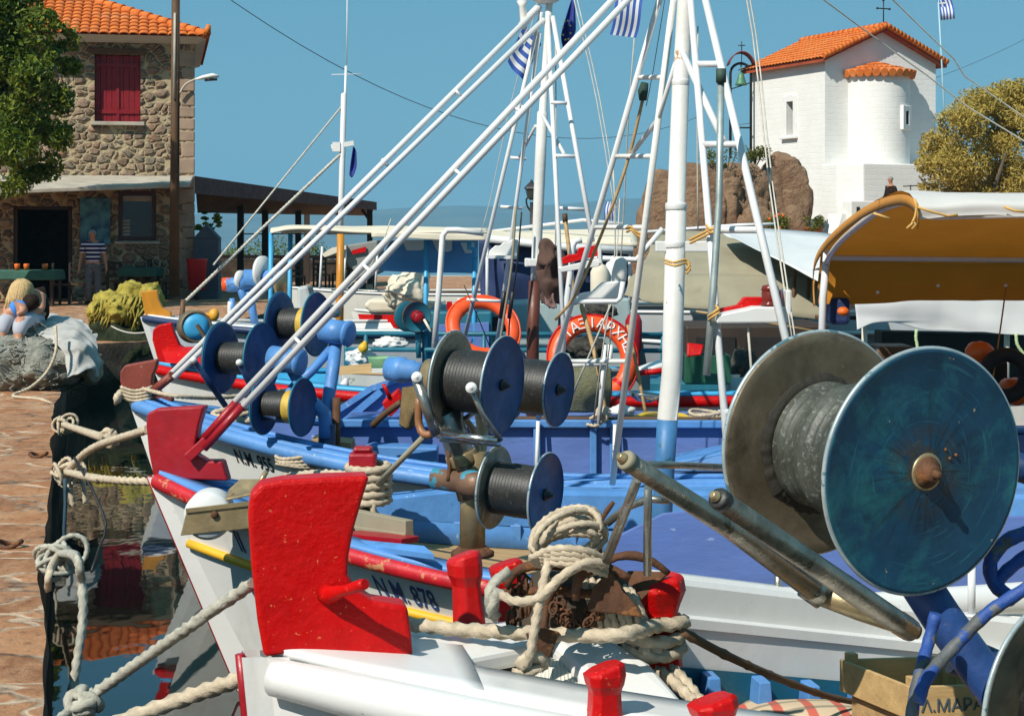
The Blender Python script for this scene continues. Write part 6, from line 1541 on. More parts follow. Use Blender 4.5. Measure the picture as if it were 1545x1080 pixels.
    T(r, 'roller_joint', [(1216, 880, 4.38), (1243, 899, 4.38)], 44, 'roller', 20)
    T(r, 'roller_sleeve', [(1235, 893, 4.385), (1300, 920, 4.39), (1372, 950, 4.40)], [38, 34, 22], 'brass_steel', 20)
    roller([(1084, 752, 3.80), (1240, 860, 4.06), (1345, 932, 4.24), (1375, 951, 4.28)], [32, 35, 36, 34], M['line_dark'], 0)
    T(r, 'roller_tip', [(1355, 938, 4.275), (1372, 949, 4.28), (1386, 954, 4.285)], [37, 36, 20], 'rust', 20)
    for pts, w in (([(960, 700, 4.42), (1030, 702, 4.7), (1110, 706, 5.0)], 11), ([(962, 722, 4.5), (940, 780, 4.65), (915, 845, 4.8)], 15), ([(978, 735, 4.62), (977, 800, 4.7), (977, 866, 4.75)], 13), ([(915, 790, 5.1), (945, 765, 5.1), (980, 752, 5.0), (1010, 755, 5.0)], 12)):
        T(r, 'bracket_bar', pts, w, 'steel', 14)
    # hydraulic hoses
    M['hose'] = paint('painted_hose', (.10, .11, .11), .6, var=.3, vs=12, bump=.6, bs=60, wear=(.02, .07, .28), wamt=.22, ws=9, wear2=(.6, .6, .55), w2amt=.05, w2s=14)
    for pts, w in (([(1412, 925, 4.55), (1402, 965, 4.55), (1392, 1000, 4.5), (1380, 1050, 4.45), (1372, 1110, 4.4)], 19), ([(1560, 880, 4.5), (1490, 925, 4.5), (1440, 975, 4.5), (1400, 1020, 4.45), (1384, 1060, 4.42)], 20), ([(1560, 800, 4.9), (1520, 815, 4.9), (1495, 845, 4.9), (1500, 880, 4.9), (1530, 905, 4.85)], 22), ([(1500, 885, 4.9), (1520, 860, 4.9), (1560, 830, 4.9)], 20)):
        mb = MB(); q = smooth_path([P(*p) for p in pts], .015); mb.tube(q, [S(w, pts[0][2]) / 2 * (1 + .06 * math.sin(i * 1.9)) for i in range(len(q))], 14); obj('hose', mb, M['hose'], r)
big_winch()

def steel_winch():
    r = thing('net_winch', P(712, 835, 8.4), 'stainless steel net winch of three drums with blue flanges on a brown post', 'net winch')
    n = V((.90, -.42, -.07)).normalized(); Y = 8.3
    def dr(px0, py0, L, rd, rw, fm0, fm1, Y, nm='line_dark'):
        c0 = P(px0, py0, Y); c1 = c0 + n * L
        return drum(r, c0, c1, rd, rw, fm0, M[nm], fm1, rimm=M['flange_worn_edge'], hub=M['line_dark']), c0, c1
    dr(683, 572, .255, .232, .145, M['flange_steel'], M['flange_navy'], Y)
    dr(776, 580, .235, .185, .135, M['flange_navy'], M['flange_navy'], 8.75)
    dr(748, 735, .250, .195, .122, M['flange_steel'], M['flange_navy'], 8.2)
    # hubs, motors
    c = P(683, 572, Y)
    mb = MB(); mb.lathe([(.085, 0), (.085, .12), (.075, .125)], c - n * .14, n, 24); obj('hub', mb, M['brass_steel'], r)
    mb = MB(); mb.lathe([(.04, 0), (.058, .005), (.06, .05), (.064, .055), (.064, .09), (.056, .10), (.056, .14), (.048, .15), (.048, .20)], c - n * .36 + V((0, 0, .015)), n, 24); obj('motor', mb, M['blue'], r)
    c = P(748, 735, 8.2)
    mb = MB(); mb.lathe([(.04, 0), (.052, .008), (.052, .15), (.06, .16), (.07, .22), (.07, .30)], c - n * .34, n, 24); obj('motor', mb, paint('rusty_blue_motor', (.18, .10, .06), .6, .3, var=.3, vs=9, bump=.5, wear=(.05, .30, .42), wamt=.2, ws=8), r)
    # post
    mb = MB(); b = P(713, 838, 8.35); mb.tube([b, b + V((0, 0, .50))], .062, 24); obj('post', mb, M['brass_steel'], r)
    mb = MB(); mb.lathe([(.105, 0), (.105, .02), (.085, .03), (.07, .045)], b, (0, 0, 1), 24); obj('base_flange', mb, M['rust'], r)
    T(r, 'bracket', [(712, 750, 8.35), (700, 705, 8.35), (685, 655, 8.33), (668, 620, 8.3)], [44, 42, 42, 52], 'steel', 20)
    mb = MB(); mb.lathe([(.075, 0), (.078, .01), (.078, .05), (.075, .06)], P(700, 700, 8.34), P(685, 655, 8.33) - P(700, 700, 8.34), 20); obj('collar', mb, M['brass_steel'], r)
    mb = MB(); mb.poly3([P(640, 600, 8.34), P(662, 585, 8.34), P(690, 640, 8.34), P(700, 660, 8.34), P(660, 662, 8.34), P(648, 650, 8.34)], (0, .05, 0)); obj('bracket_plate', mb, M['steel'], r, bevel=.01)
    for pts, w, m in (([(629, 572, 8.1), (645, 620, 8.1), (658, 655, 8.12)], 16, 'steel'), ([(711, 588, 7.95), (728, 625, 7.98), (756, 665, 8.0)], 8, 'steel'), ([(668, 655, 8.15), (710, 660, 8.05), (752, 665, 8.0)], 13, 'steel_bright'), ([(664, 664, 8.2), (710, 668, 8.1), (755, 672, 8.05)], 5, 'steel'), ([(690, 640, 8.3), (722, 617, 8.4)], 8, 'steel')):
        T(r, 'guide_bar', pts, w, m, 14)
    for px, py, Y_ in ((629, 569, 8.08), (711, 585, 7.93)):
        mb = MB(); mb.lathe([(.026, -.03), (.027, 0), (.024, .008), (.010, .009), (.008, .016), (.001, .017)], P(px, py, Y_), V((-.1, -.9, .25)), 20); obj('roller_cap', mb, M['white'], r)
    for pts, w, m in (([(632, 600, 8.45), (632, 640, 8.45), (640, 655, 8.42), (652, 655, 8.4)], 12, 'brown_pipe'), ([(690, 625, 8.45), (712, 645, 8.5), (722, 690, 8.5), (716, 735, 8.4)], 10, 'cream_pipe'), ([(724, 620, 8.6), (728, 660, 8.6), (718, 720, 8.5)], 18, 'cream_pipe'), ([(676, 680, 8.3), (678, 705, 8.28), (676, 725, 8.25)], 6, 'rust')):
        if m not in M: M[m] = paint(m, (.30, .13, .05) if m == 'brown_pipe' else (.50, .38, .22), .5, var=.2, vs=8)
        mb = MB(); q = smooth_path([P(*p) for p in pts], .03); mb.tube(q, S(w, 8.4) / 2, 12); obj('hose', mb, M[m], r)
    T(r, 'stay', [(570, 730, 8.9), (640, 658, 8.5)], 9, 'canvas_grey', 12)
    r.parent = None
steel_winch()

def blue_winch():
    r = thing('net_winch', P(490, 690, 10.7), 'blue painted net winch with three dark drums on the boat lettered 955', 'net winch')
    n = V((.93, -.36, .0)).normalized()
    for px0, py0, L, Y, rd, rw, lm in ((335, 540, .275, 10.9, .225, .10, 'line_dark'), (424, 488, .25, 11.3, .205, .10, 'line_dark'), (400, 612, .25, 10.6, .175, .09, 'line_dark')):
        c0 = P(px0, py0, Y); c1 = c0 + n * L
        drum(r, c0, c1, rd, rw, M['flange_navy'], M[lm], rimm=M['teal'])
    for px0, py0, Y, rw in ((424, 488, 11.3, .108), (400, 612, 10.6, .098)):
        mb = MB(); c = P(px0, py0, Y) + n * .155
        prof = []
        for k in range(5): prof += [(rw * .96, .018 * k), (rw * 1.03, .018 * k + .009)]
        mb.lathe(prof, c, n, 28); obj('yellow_line', mb, paint('yellow_line', (.55, .36, .05), .6, var=.2, vs=20), r)
    for px0, py0, px1, py1, Y, rr in ((410, 540, 450, 546, 10.75, .078), (488, 498, 523, 503, 11.1, .078)):
        mb = MB(); a, b = P(px0, py0, Y), P(px1, py1, Y - .08); mb.tube([a, b], rr, 24); mb.lathe([(rr * 1.05, 0), (rr * 1.08, .02), (rr * .6, .03), (.001, .031)], b, b - a, 24); obj('motor', mb, M['blue'], r)
    for pts, w in (([(508, 512, 11.1), (502, 560, 11.0), (494, 610, 10.9), (490, 690, 10.8)], [18, 20, 19, 24]), ([(505, 520, 11.1), (470, 560, 11.0), (448, 580, 10.95)], 14), ([(445, 580, 10.8), (430, 600, 10.8), (420, 618, 10.75)], 13), ([(438, 555, 10.75), (465, 600, 10.7), (490, 625, 10.7), (492, 660, 10.7)], [16, 20, 22, 20]), ([(462, 590, 10.9), (440, 598, 10.9), (425, 612, 10.85)], 9)):
        T(r, 'frame_tube', pts, w, 'blue', 16)
    T(r, 'post', [(494, 640, 10.72), (492, 700, 10.72), (490, 740, 10.72)], [26, 26, 26], 'navy', 16)
    T(r, 'post', [(508, 600, 10.85), (507, 660, 10.85), (506, 740, 10.85)], [12, 13, 13], 'rust', 12)
    for a, b in (((292, 543), (340, 612)), ((361, 547), (392, 612))):
        o = T(r, 'guide_bar', [(a[0], a[1], 10.45), (b[0], b[1], 10.65)], 9, 'navy', 12)
        mb = MB(); mb.blob(P(a[0], a[1], 10.43), .022, 0, sub=2); obj('tip', mb, M['white'], o)
    T(r, 'strap', [(380, 590, 10.6), (392, 625, 10.55), (414, 632, 10.5), (428, 600, 10.6)], 10, 'navy', 10)
blue_winch()

def small_reels():
    r = thing('line_reel', P(296, 520, 15), 'light blue reel with a wooden crank on the boat with the curved red stem', 'reel')
    n = V((.35, -.93, .05)).normalized(); c = P(296, 493, 15.0)
    mb = MB(); mb.lathe([(.001, .0), (S(20, 15), .0), (S(23, 15), .02), (S(24.5, 15), .0), (S(24, 15), -.14), (S(25, 15), -.16), (.001, -.16)], c, n, 40); obj('drum', mb, M['flange_brown'], r)
    mb = MB(); mb.lathe([(.001, .012), (.05, .012), (S(19.5, 15), .004), (S(19.5, 15), -.004), (.001, -.004)], c + n * .004, n, 40); obj('disc', mb, M['blue_sky'], r)
    mb = MB(); mb.bar(c + n * .03 + V((0, 0, .02)), c + n * .05 + V((.07, 0, -.10)), .03, .025); obj('crank', mb, M['brown_wood'], r, bevel=.004)
    T(r, 'stand', [(305, 515, 15.05), (312, 545, 15.05)], 8, 'brown_wood', 8)
    mb = MB(); mb.blob(P(323, 475, 15.8), (.05, .05, .06), .1, sub=2); mb.blob(P(312, 477, 15.8), (.04, .04, .03), .1, sub=2); obj('float', mb, paint('yellow_float', (.75, .35, .03), .5), None, 'small orange yellow float beside the light blue reel', 'float')
    r = thing('line_reel', P(628, 510, 15.6), 'dark teal reel with red hub by the wheelhouse of the red railed boat', 'reel')
    n = V((.45, -.89, .0)).normalized(); c = P(628, 478, 15.5)
    drum(r, c - n * .18, c, S(23, 15.5), .07, M['teal'], M['line_dark'], rimm=M['rust'])
    mb = MB(); mb.lathe([(.06, 0), (.055, .06), (.03, .08), (.001, .081)], c + n * .01, n, 20); obj('hub', mb, M['red_dark'], r)
    T(r, 'crank', [(640, 482, 15.4), (650, 500, 15.35)], 4, 'canvas_cream', 8); T(r, 'stand', [(630, 500, 15.55), (632, 540, 15.55)], 8, 'teal', 8)
    # bow roller of the N.M. 878 boat, in front of its side
    r = thing('bow_roller', P(320, 800, 8.3), 'rusty brass coloured bow roller with white wheel hung beside the big red stem head', 'bow roller')
    Y = 8.35
    for dy in (0, .20):
        pts = [P(282, 768, Y + dy), P(378, 757, Y + dy), P(378, 797, Y + dy), P(272, 808, Y + dy)]
        mb = MB(); mb.poly3(pts, (0, .012, 0)); obj('cheek_plate', mb, M['brass_steel'], r, bevel=.004)
    mb = MB(); mb.poly3([P(282, 768, Y), P(378, 757, Y), P(378, 752, Y + .2), P(284, 752, Y + .2)], (0, 0, -.006)) if False else mb.bar(P(281, 770, Y + .0), P(378, 759, Y + .0), .02, .02); obj('edge_bar', mb, M['brass_steel'], r)
    mb = MB(); mb.poly3([P(340, 752, Y + .03), P(392, 742, Y + .03), P(405, 722, Y + .05), P(362, 722, Y + .2), P(345, 738, Y + .2)], (0, 0, -.012)); obj('top_plate', mb, M['brass_steel'], r, bevel=.004)
    T(r, 'top_pin', [(385, 741, Y), (402, 711, Y)], 8, 'brass_steel', 12)
    mb = MB(); mb.lathe([(.02, 0), (.10, .0), (.118, .02), (.105, .07), (.105, .11), (.118, .16), (.10, .18), (.02, .18)], P(320, 770, Y + .19), (0.05, -1, 0), 40); obj('wheel', mb, M['canvas_white'], r)
    mb = MB(); mb.lathe([(.018, 0), (.018, .012), (.010, .016), (.001, .018)], P(324, 776, Y - .002), (0, -1, 0), 14); obj('axle_nut', mb, M['rust'], r)
small_reels()

# ================================================================== life rings
def ring(c, n, R0, r0, label, text=None):
    c, n = V(c), V(n).normalized(); t = thing('life_ring', c - V((0, 0, R0)), label, 'life ring')
    u = V((0, 0, 1)); u = (u - n * u.dot(n)).normalized(); w = u.cross(n)       # w to the viewer's right when n faces us
    if w.x < 0: w = -w
    mb = MB(); rows = []
    N = 64
    for i in range(N):
        a = 2 * math.pi * i / N; d = u * math.cos(a) + w * math.sin(a)
        rows.append([c + d * (R0 + r0 * math.cos(b) * .95) + n * (r0 * math.sin(b) * .8) for b in [2 * math.pi * k / 16 for k in range(16)]])
    rows.append(rows[0]); mb.grid(rows, True, True); o = obj('ring', mb, M['orange_ring'], t)
    mb = MB(); pts = []
    for i in range(N):
        a = 2 * math.pi * i / N; d = u * math.cos(a) + w * math.sin(a); s_ = abs(math.sin(2 * a)); pts.append(c + d * (R0 + r0 * (.98 + .12 * s_)) + n * .01)
    mb.tube(pts, .010, 6, closed=True); obj('grab_line', mb, M['orange_ring'] if text is None else M['red'], t)
    for k in range(4):
        a = math.pi / 4 + k * math.pi / 2
        if text and k in (0, 3): continue
        mb = MB(); d = u * math.cos(a) + w * math.sin(a); tg = u * -math.sin(a) + w * math.cos(a)
        q = [c + d * (R0 + r0 * 1.02 * math.cos(b)) + n * (r0 * .86 * math.sin(b)) for b in [2 * math.pi * j / 16 for j in range(16)]]
        mb.grid([[p - tg * .016 for p in q], [p + tg * .016 for p in q]], True, True); obj('band', mb, M['orange_ring'] if not text else M['red'], t)
    if text:
        for i, ch in enumerate(text):
            a = R(-44 + 118 * i / (len(text) - 1)); d = u * math.cos(a) + w * math.sin(a); tg = u * -math.sin(a) + w * math.cos(a)
            flat_text(ch, .115, c + d * (R0 - .042) + n * (r0 * .86), tg, d, M['text_white'], t, 'lettering', .004)
    return t
ring(P(729, 495, 14.9), (.20, -.80, .56), .262, .062, 'plain orange life ring lying tilted left of the brown mast foot')
ring(P(894, 543, 14.0), (.10, -.95, .28), .300, .072, 'orange life ring with white Greek lettering leaning right of the brown mast foot', '\u03a4\u0391\u039e\u0399\u0391\u03a1\u03a7\u0397\u03a3')

# ================================================================== mooring ropes and the anchor heap
def rope(pts, w, mat, label, name='mooring_rope', Yw=None, group=None):
    mb = MB(); q = [p if isinstance(p, Vector) else P(*p) for p in pts]
    mb.rope(q, w); return obj(name, mb, M[mat], None, label, 'rope', group)
def knot(o, rad, mat, name='knot', n=3, seed=0, parent=None, label=None):
    random.seed(seed); mb = MB()
    for k in range(n):
        ax = V((random.gauss(0, 1), random.gauss(0, 1), random.gauss(0, 1))).normalized(); u = ax.orthogonal().normalized(); w = ax.cross(u)
        cc = o + V((random.uniform(-.3, .3), random.uniform(-.3, .3), random.uniform(-.3, .3))) * rad
        mb.rope([cc + (u * math.cos(a) + w * math.sin(a)) * rad * .8 for a in [2 * math.pi * i / 9 for i in range(10)]], rad * .36)
    return obj(name, mb, M[mat], parent, label, None if parent else 'rope')
def ropes():
    st = P(392, 900, 4.85)
    rope([PZ(60, 1112, .95), PZ(130, 1055, .98), (300, 935, 4.95), (380, 880, 4.85)], .0165, 'rope_grey', 'grey mooring rope rising from the frayed knot to behind the big red stem')
    k = knot(PZ(128, 1062, .97), .045, 'rope_grey', n=5, seed=4, label='frayed grey rope knot hanging at the lower edge of the photo')
    rope([PZ(150, 1100, .97), (280, 1052, 5.0), (398, 1012, 4.85)], .0215, 'rope', 'pale twisted mooring rope tied low to the nearest white bow')
    # quay rings with their knots
    for i, (px, py, z, lab, sd) in enumerate(((95, 640, .86, 'rope knot on the quay edge farthest along, beside the dark stain', 1), (100, 712, .86, 'large rope knot at the quay edge where two pale ropes meet', 2), (88, 840, .88, 'rope bundle tied over the quay edge above the hanging grey rope', 3))):
        mb = MB(); o = PZ(px, py, z)
        random.seed(sd + 20)
        for kk in range(9 if sd > 1 else 6):
            ax = V((random.gauss(0, 1), random.gauss(0, 1), random.gauss(0, .6))).normalized(); u = ax.orthogonal().normalized(); w = ax.cross(u); rr = .05 + .035 * random.random() + (.02 if sd == 3 else 0)
            cc = o + V((random.uniform(-.06, .06), random.uniform(-.06, .06), random.uniform(-.03, .02)))
            mb.rope([cc + u * math.cos(a) * rr + w * math.sin(a) * rr * .8 for a in [2 * math.pi * j / 10 for j in range(11)]], .0115)
        obj('mooring_knot', mb, M['rope' if sd < 3 else 'rope_grey'], None, lab, 'rope')
    rope([PZ(95, 640, .85), (150, 658, 10.8), (172, 663, 10.4)], .022, 'rope', 'short pale rope from the far quay knot to the splice over the water')
    rope([PZ(100, 712, .86), (140, 676, 10.2), (222, 648, 9.1)], .020, 'rope', 'pale rope rising to the stem head of the boat lettered 878')
    knot(P(168, 662, 10.3), .05, 'rope', n=3, seed=8, label='pale rope splice over the water left of the second red stem')
    rope([PZ(100, 712, .86), (150, 722, 9.5), (236, 727, 9.0)], .020, 'rope', 'pale rope running level to the foot of the second red stem')
    o = PZ(100, 712, .86)
    rope([o, o + V((.03, -.02, -.1)), o + V((.05, -.03, -.22))], .018, 'rope', 'short rope end hanging below the large quay knot, left one', 'rope_end')
    rope([o + V((.08, 0, 0)), o + V((.12, -.02, -.08)), o + V((.13, -.03, -.2))], .016, 'rope', 'short rope end hanging below the large quay knot, right one', 'rope_end')
    o = PZ(88, 835, .87)
    rope([o, P(115, 840, 6.9), P(123, 880, 6.85), P(125, 930, 6.8), P(116, 1000, 6.75), P(104, 1065, 6.7)], .017, 'rope_grey', 'grey rope hanging down the quay wall into the dark water')
    rope([o, P(76, 860, 7.0), P(72, 890, 6.95)], .014, 'rope', 'short pale rope end under the rope bundle on the quay edge', 'rope_end')
    mb = MB(); mb.tube(smooth_path([P(98, 722, 9.6), P(99, 760, 9.6), P(97, 800, 9.6), P(98, 870, 9.6)], .1), .011, 6); obj('hanging_rope', mb, paint('dark_blue_rope', (.03, .07, .10), .8), None, 'dark blue rope hanging down the quay wall below the knots', 'rope')
    mb = MB(); mb.tube(smooth_path([P(112, 690, 10), P(135, 730, 9.8), P(160, 790, 9.6), P(150, 825, 9.5), P(138, 862, 9.3)], .1), .008, 6); obj('dangling_cord', mb, M['black'], None, 'thin black cord dangling over the water beside the quay', 'cord')
    # iron rings let into the quay
    for px, py, lab in ((58, 690, 'iron mooring stone at the quay edge beside the large knot'), (14, 826, 'dark iron ring set in the quay by the rope bundle')):
        c = PZ(px, py, QZ); mb = MB(); mb.tube([c + V((math.cos(a) * .06, math.sin(a) * .06, .02 + .012 * math.cos(a * 2))) for a in [2 * math.pi * k / 20 for k in range(20)]], .013, 8, closed=True); obj('mooring_ring', mb, M['rust'], None, lab, 'mooring ring')
    rope([(180, 592, 11.6), (205, 585, 11.35), (262, 597, 11.0), (330, 600, 11.3), (400, 592, 11.6), (450, 588, 11.7)], .013, 'rope', 'thin yellowish rope along the foredeck of the boat with the brown stem')
    mb = MB()
    for k in range(4): 
        z = k * .028; mb.rope([plane_of(B3, x, y + k * 5) + B3.n * s_ for x, y, s_ in ((186, 583, -.06), (205, 588, -.07), (228, 584, -.07), (228, 582, .06), (205, 586, .07), (186, 583, .05), (186, 583, -.06))], .010)
    obj('rope_lashing', mb, M['rope'], None, 'yellowish rope lashing wound around the brown stem head', 'rope')
    rope([(178, 594, 11.2), (176, 606, 11.2), (182, 590, 11.25)], .022, 'rope', 'frayed rope tuft on the front of the brown stem head', 'rope_end')
    mb = MB(); b = P(556, 745, 9.0)
    for k in range(5): mb.rope([b + V((math.cos(a) * .105, math.sin(a) * .105, .14 - k * .042 + .006 * math.sin(a))) for a in [2 * math.pi * i / 12 for i in range(13)]], .021)
    mb.rope([b + V((.03, -.1, -.03)), b + V((.04, -.12, -.15)), b + V((.03, -.11, -.25))], .017)
    obj('rope_turns', mb, M['rope'], None, 'thick pale rope turns around the dark red samson post', 'rope')
    rope([(430, 718, 9.3), (480, 713, 9.2), (540, 716, 9.05)], .017, 'rope', 'pale rope leading across behind the top of the big red stem')
    for dz, lab in ((0, 'upper coil of pale rope on the blue foredeck by the winch'), (14, 'lower coil of pale rope on the blue foredeck by the winch')):
        rope([(395, 612 + dz * .2, 11.3), (350, 616 + dz, 11.2), (322, 626 + dz, 11.1), (360, 634 + dz, 11.0), (400, 632 + dz, 11.0)], .02, 'rope', lab)
    # rope from the stem head to the wound bollard and back down
    c = PZ(1000, 1002, 1.13)
    mb = MB(); mb.rope([P(617, 941, 5.05), P(700, 950, 5.0), P(800, 955, 4.95), P(880, 958, 4.9), P(940, 957, 4.84), c + V((-.02, -.085, .135))] + [c + V((math.cos(a) * .082 - .02, math.sin(a) * .082, .135 - .004 * k)) for k, a in enumerate([-math.pi / 2 + .5 * i for i in range(1, 13)])], .0195)
    for k in range(2): mb.rope([c + V((math.cos(a) * .080 - .025, math.sin(a) * .080, .095 - .04 * k + .012 * math.sin(a))) for a in [2 * math.pi * i / 12 for i in range(13)]], .0185)
    mb.rope([c + V((-.08, -.05, .08)), c + V((-.12, -.07, .12)), c + V((-.09, -.06, .16)), c + V((-.05, -.05, .10))], .017)
    for k in range(2): mb.rope([c + V((-.06 + .035 * k, -.088, .07)), PZ(985 + 22 * k, 1000, 1.14), PZ(1018 + 18 * k, 1030, 1.11), PZ(1050 + 8 * k, 1060, 1.08)], .016)
    obj('bollard_rope', mb, M['rope'], None, 'thick pale rope from the big red stem wound round the widest bollard', 'rope')
    # long stick
    mb = MB(); q = smooth_path([P(1030, 953, 4.95), P(1100, 990, 5.05), P(1180, 1025, 5.3), P(1250, 1050, 5.5), P(1320, 1064, 5.7)], .02); mb.tube(q, [.0135 * (1 - .3 * i / len(q)) * (1 + .25 * max(0, math.sin(i * .9) - .8) * 5) for i in range(len(q))], 10)
    obj('stick', mb, M['brown_wood'], None, 'long knotty brown stick leaning from the roped bollard down to the deck', 'stick')
ropes()

def anchors():
    base = PZ(860, 935, 1.15)
    def fluke(tip, d, size, up, parent):
        d, up = V(d).normalized(), V(up).normalized(); sd = d.cross(up).normalized()
        mb = MB(); mb.poly3([V(tip) + d * size * .75, V(tip) + sd * size * .5 - d * size * .4, V(tip) - d * size * .55, V(tip) - sd * size * .5 - d * size * .4], up * .014); return obj('fluke', mb, M['rust'], parent, bevel=.004)
    def arm(parent, pts, w, nm='arm'):
        mb = MB(); q = smooth_path([P(*p) for p in pts], .02); mb.tube(q, [S(w, 5) / 2 * (1 - .45 * abs(2 * i / len(q) - .9)) if len(q) > 4 else S(w, 5) / 2 for i in range(len(q))], 12); return obj(nm, mb, M['rust'], parent)
    a1 = thing('anchor', P(840, 930, 5.1), 'rusted anchor lying lowest in the rope heap, its wide arm to the left', 'anchor')
    arm(a1, [(765, 885, 5.0), (775, 865, 5.0), (800, 853, 5.0), (830, 852, 5.0), (855, 858, 5.05)], 17); arm(a1, [(822, 945, 4.95), (826, 905, 4.95), (840, 878, 4.95), (868, 860, 4.95), (885, 862, 4.95)], 18)
    arm(a1, [(752, 893, 5.05), (790, 891, 5.02), (850, 891, 5.0), (910, 893, 5.0)], 15, 'stock'); fluke(P(818, 975, 4.9), (0, 0, -1), .10, (.2, -1, .1), a1); arm(a1, [(826, 905, 4.95), (820, 945, 4.92), (818, 975, 4.9)], 13, 'shank')
    a2 = thing('anchor', P(930, 930, 5.05), 'rusted anchor on top of the heap, curved arm pointing right over the red bollard', 'anchor')
    arm(a2, [(912, 852, 4.95), (930, 840, 4.95), (958, 838, 4.95), (985, 847, 4.95), (1009, 865, 4.95)], 15); arm(a2, [(868, 905, 4.9), (872, 875, 4.9), (890, 858, 4.9), (915, 857, 4.9), (950, 872, 4.9)], 20); fluke(P(928, 905, 4.88), (.6, 0, -.35), .13, (-.2, -1, .25), a2)
    fluke(P(975, 878, 5.05), (.5, 0, .2), .10, (-.1, -1, .5), a2); arm(a2, [(850, 895, 4.95), (900, 895, 4.92), (940, 893, 4.9)], 16, 'shank'); arm(a2, [(905, 790, 5.05), (916, 770, 5.05), (926, 757, 5.05)], 9, 'tip'); arm(a2, [(905, 845, 5.05), (904, 815, 5.05), (903, 790, 5.05)], 11, 'stem_bar')
    ch = MB(); random.seed(5)
    for i in range(26):
        t = i / 25; o = P(782 + 14 * math.sin(i * .5), 872 + 70 * t, 5.02 - .04 * t); ax = V((math.sin(i * 1.6), math.cos(i * 1.6), .2)).normalized(); u = V((0, 0, 1)); w = ax
        ch.tube([o + u * math.cos(a) * .020 + w * math.sin(a) * .012 for a in [2 * math.pi * k / 10 for k in range(10)]], .0045, 6, closed=True)
    obj('anchor_chain', ch, M['rust'], None, 'rusty chain hanging in the rope heap left of the anchors', 'chain')
    ch = MB()
    for i in range(40):
        t = i / 39; o = P(835 + 70 * t + 10 * math.sin(i), 905 + 40 * math.sin(t * 3), 4.95 + .03 * math.sin(i * 1.3)); u = V((math.sin(i * 1.6), .2, math.cos(i * 1.6))).normalized(); w = u.cross(V((.3, 1, .2))).normalized()
        ch.tube([o + u * math.cos(a) * .018 + w * math.sin(a) * .011 for a in [2 * math.pi * k / 10 for k in range(10)]], .0042, 6, closed=True)
    obj('anchor_chain', ch, M['rust'], None, 'rusty chain piled low between the two anchors', 'chain')
    mb = MB(); mb.blob(P(880, 925, 5.3), (.22, .15, .14), .3, 2, 3, 3); obj('net_heap', mb, paint('dark_net', (.05, .035, .02), .9, bump=1, bs=50), None, 'dark brown heap of old net under the anchors and coils', 'net')
    # big rope coil standing over the heap
    random.seed(11); mb = MB()
    for k in range(11):
        ph = k / 10; pts = []
        x0, x1 = 812 + 10 * math.sin(k * 1.3) + 6 * ph, 905 + 8 * math.sin(k * 2.1); top = 770 + 5 * math.sin(k * 1.7) + 30 * (k % 3) * .5; yd = 5.0 + .02 * k - .05
        for i in range(12):
            a = 2 * math.pi * i / 12; cx, cy = (x0 + x1) / 2, (top + 838) / 2
            pts.append(P(cx + (x1 - x0) / 2 * math.cos(a) * (1 - .1 * math.sin(a)) + 16 * math.sin(a), cy - (838 - top) / 2 * math.sin(a), yd + .07 * math.cos(a + k)))
        pts.append(pts[0]); mb.rope(pts, .0098)
    for k in range(4): mb.rope([P(800 + 4 * k, 842 + 3 * k, 4.88 + .01 * k), P(835, 828 + 7 * k, 4.82), P(880, 830 + 8 * k, 4.82), P(915, 845 + 7 * k, 4.88)], .0105)
    obj('rope_coil', mb, M['rope'], None, 'upright coil of pale rope heaped on the rusty anchors', 'rope')
    rope([(915, 850, 4.85), (880, 850, 4.8), (845, 872, 4.78), (815, 900, 4.78), (780, 907, 4.8), (755, 897, 4.82)], .0125, 'rope', 'pale rope sweeping left across the front of the anchors')
    rope([(830, 838, 4.84), (820, 880, 4.8), (808, 940, 4.78), (800, 985, 4.78), (793, 1008, 4.8)], .0125, 'rope', 'pale rope hanging straight down from the coil to a small loop')
    rope([(793, 1008, 4.8), (785, 1000, 4.8), (795, 990, 4.8), (815, 992, 4.8), (820, 1003, 4.82), (800, 1012, 4.8), (775, 1016, 4.82)], .0145, 'rope', 'small rope loop lying on the white ribbed cloth')
    rope([(768, 862, 4.95), (745, 880, 4.92), (738, 905, 4.92), (748, 930, 4.95), (742, 920, 4.9), (752, 890, 4.88)], .015, 'rope_grey', 'grey rope bight hanging at the left of the anchor heap')
    for k in range(7):
        x = 890 + 12 * k + 3 * math.sin(k * 3); rope([(x - 10, 870 + 3 * k, 5.02), (x, 905, 4.98), (x + 14, 940, 4.98), (x + 10, 955, 5.0)], .011, 'rope', 'one of the loose pale rope strands under the anchors', 'rope_strand', group='loose rope strands under the anchors')
    # ribbed white cloth inside the bow
    A = [[PZ(690, 1008, 1.12), PZ(760, 998, 1.11), PZ(830, 972 + 12, 1.13), PZ(850, 985, 1.12)], [PZ(720, 1030, 1.08), PZ(790, 1012, 1.12), PZ(845, 1000, 1.15), PZ(880, 1010, 1.11)], [PZ(770, 1060, 1.08), PZ(820, 1045, 1.11), PZ(870, 1035, 1.12), PZ(905, 1045, 1.09)], [PZ(840, 1110, 1.06), PZ(880, 1100, 1.08), PZ(920, 1095, 1.08), PZ(960, 1110, 1.05)]]
    mb = sheet(A, 40, 90, .006, 3)
    tw = NT('ribbed_white_cloth'); tw.set(.9, 0, .1); tw.color((.78, .75, .66))
    wv = tw.node('TexWave'); wv.inputs['Scale'].default_value = 28; wv.inputs['Distortion'].default_value = 1.5; wv.inputs['Detail'].default_value = 1; wv.bands_direction = 'X'; tw.link(tw.coord(), wv.inputs[0]); tw.bump(wv.outputs[1], .6, .006)
    tw.color(tw.mix(wv.outputs[1], (.66, .61, .50), (.80, .78, .70)))
    obj('cloth', mb, tw.m, None, 'white ribbed cloth spread in the bow of the nearest boat', 'cloth', solid=.006)
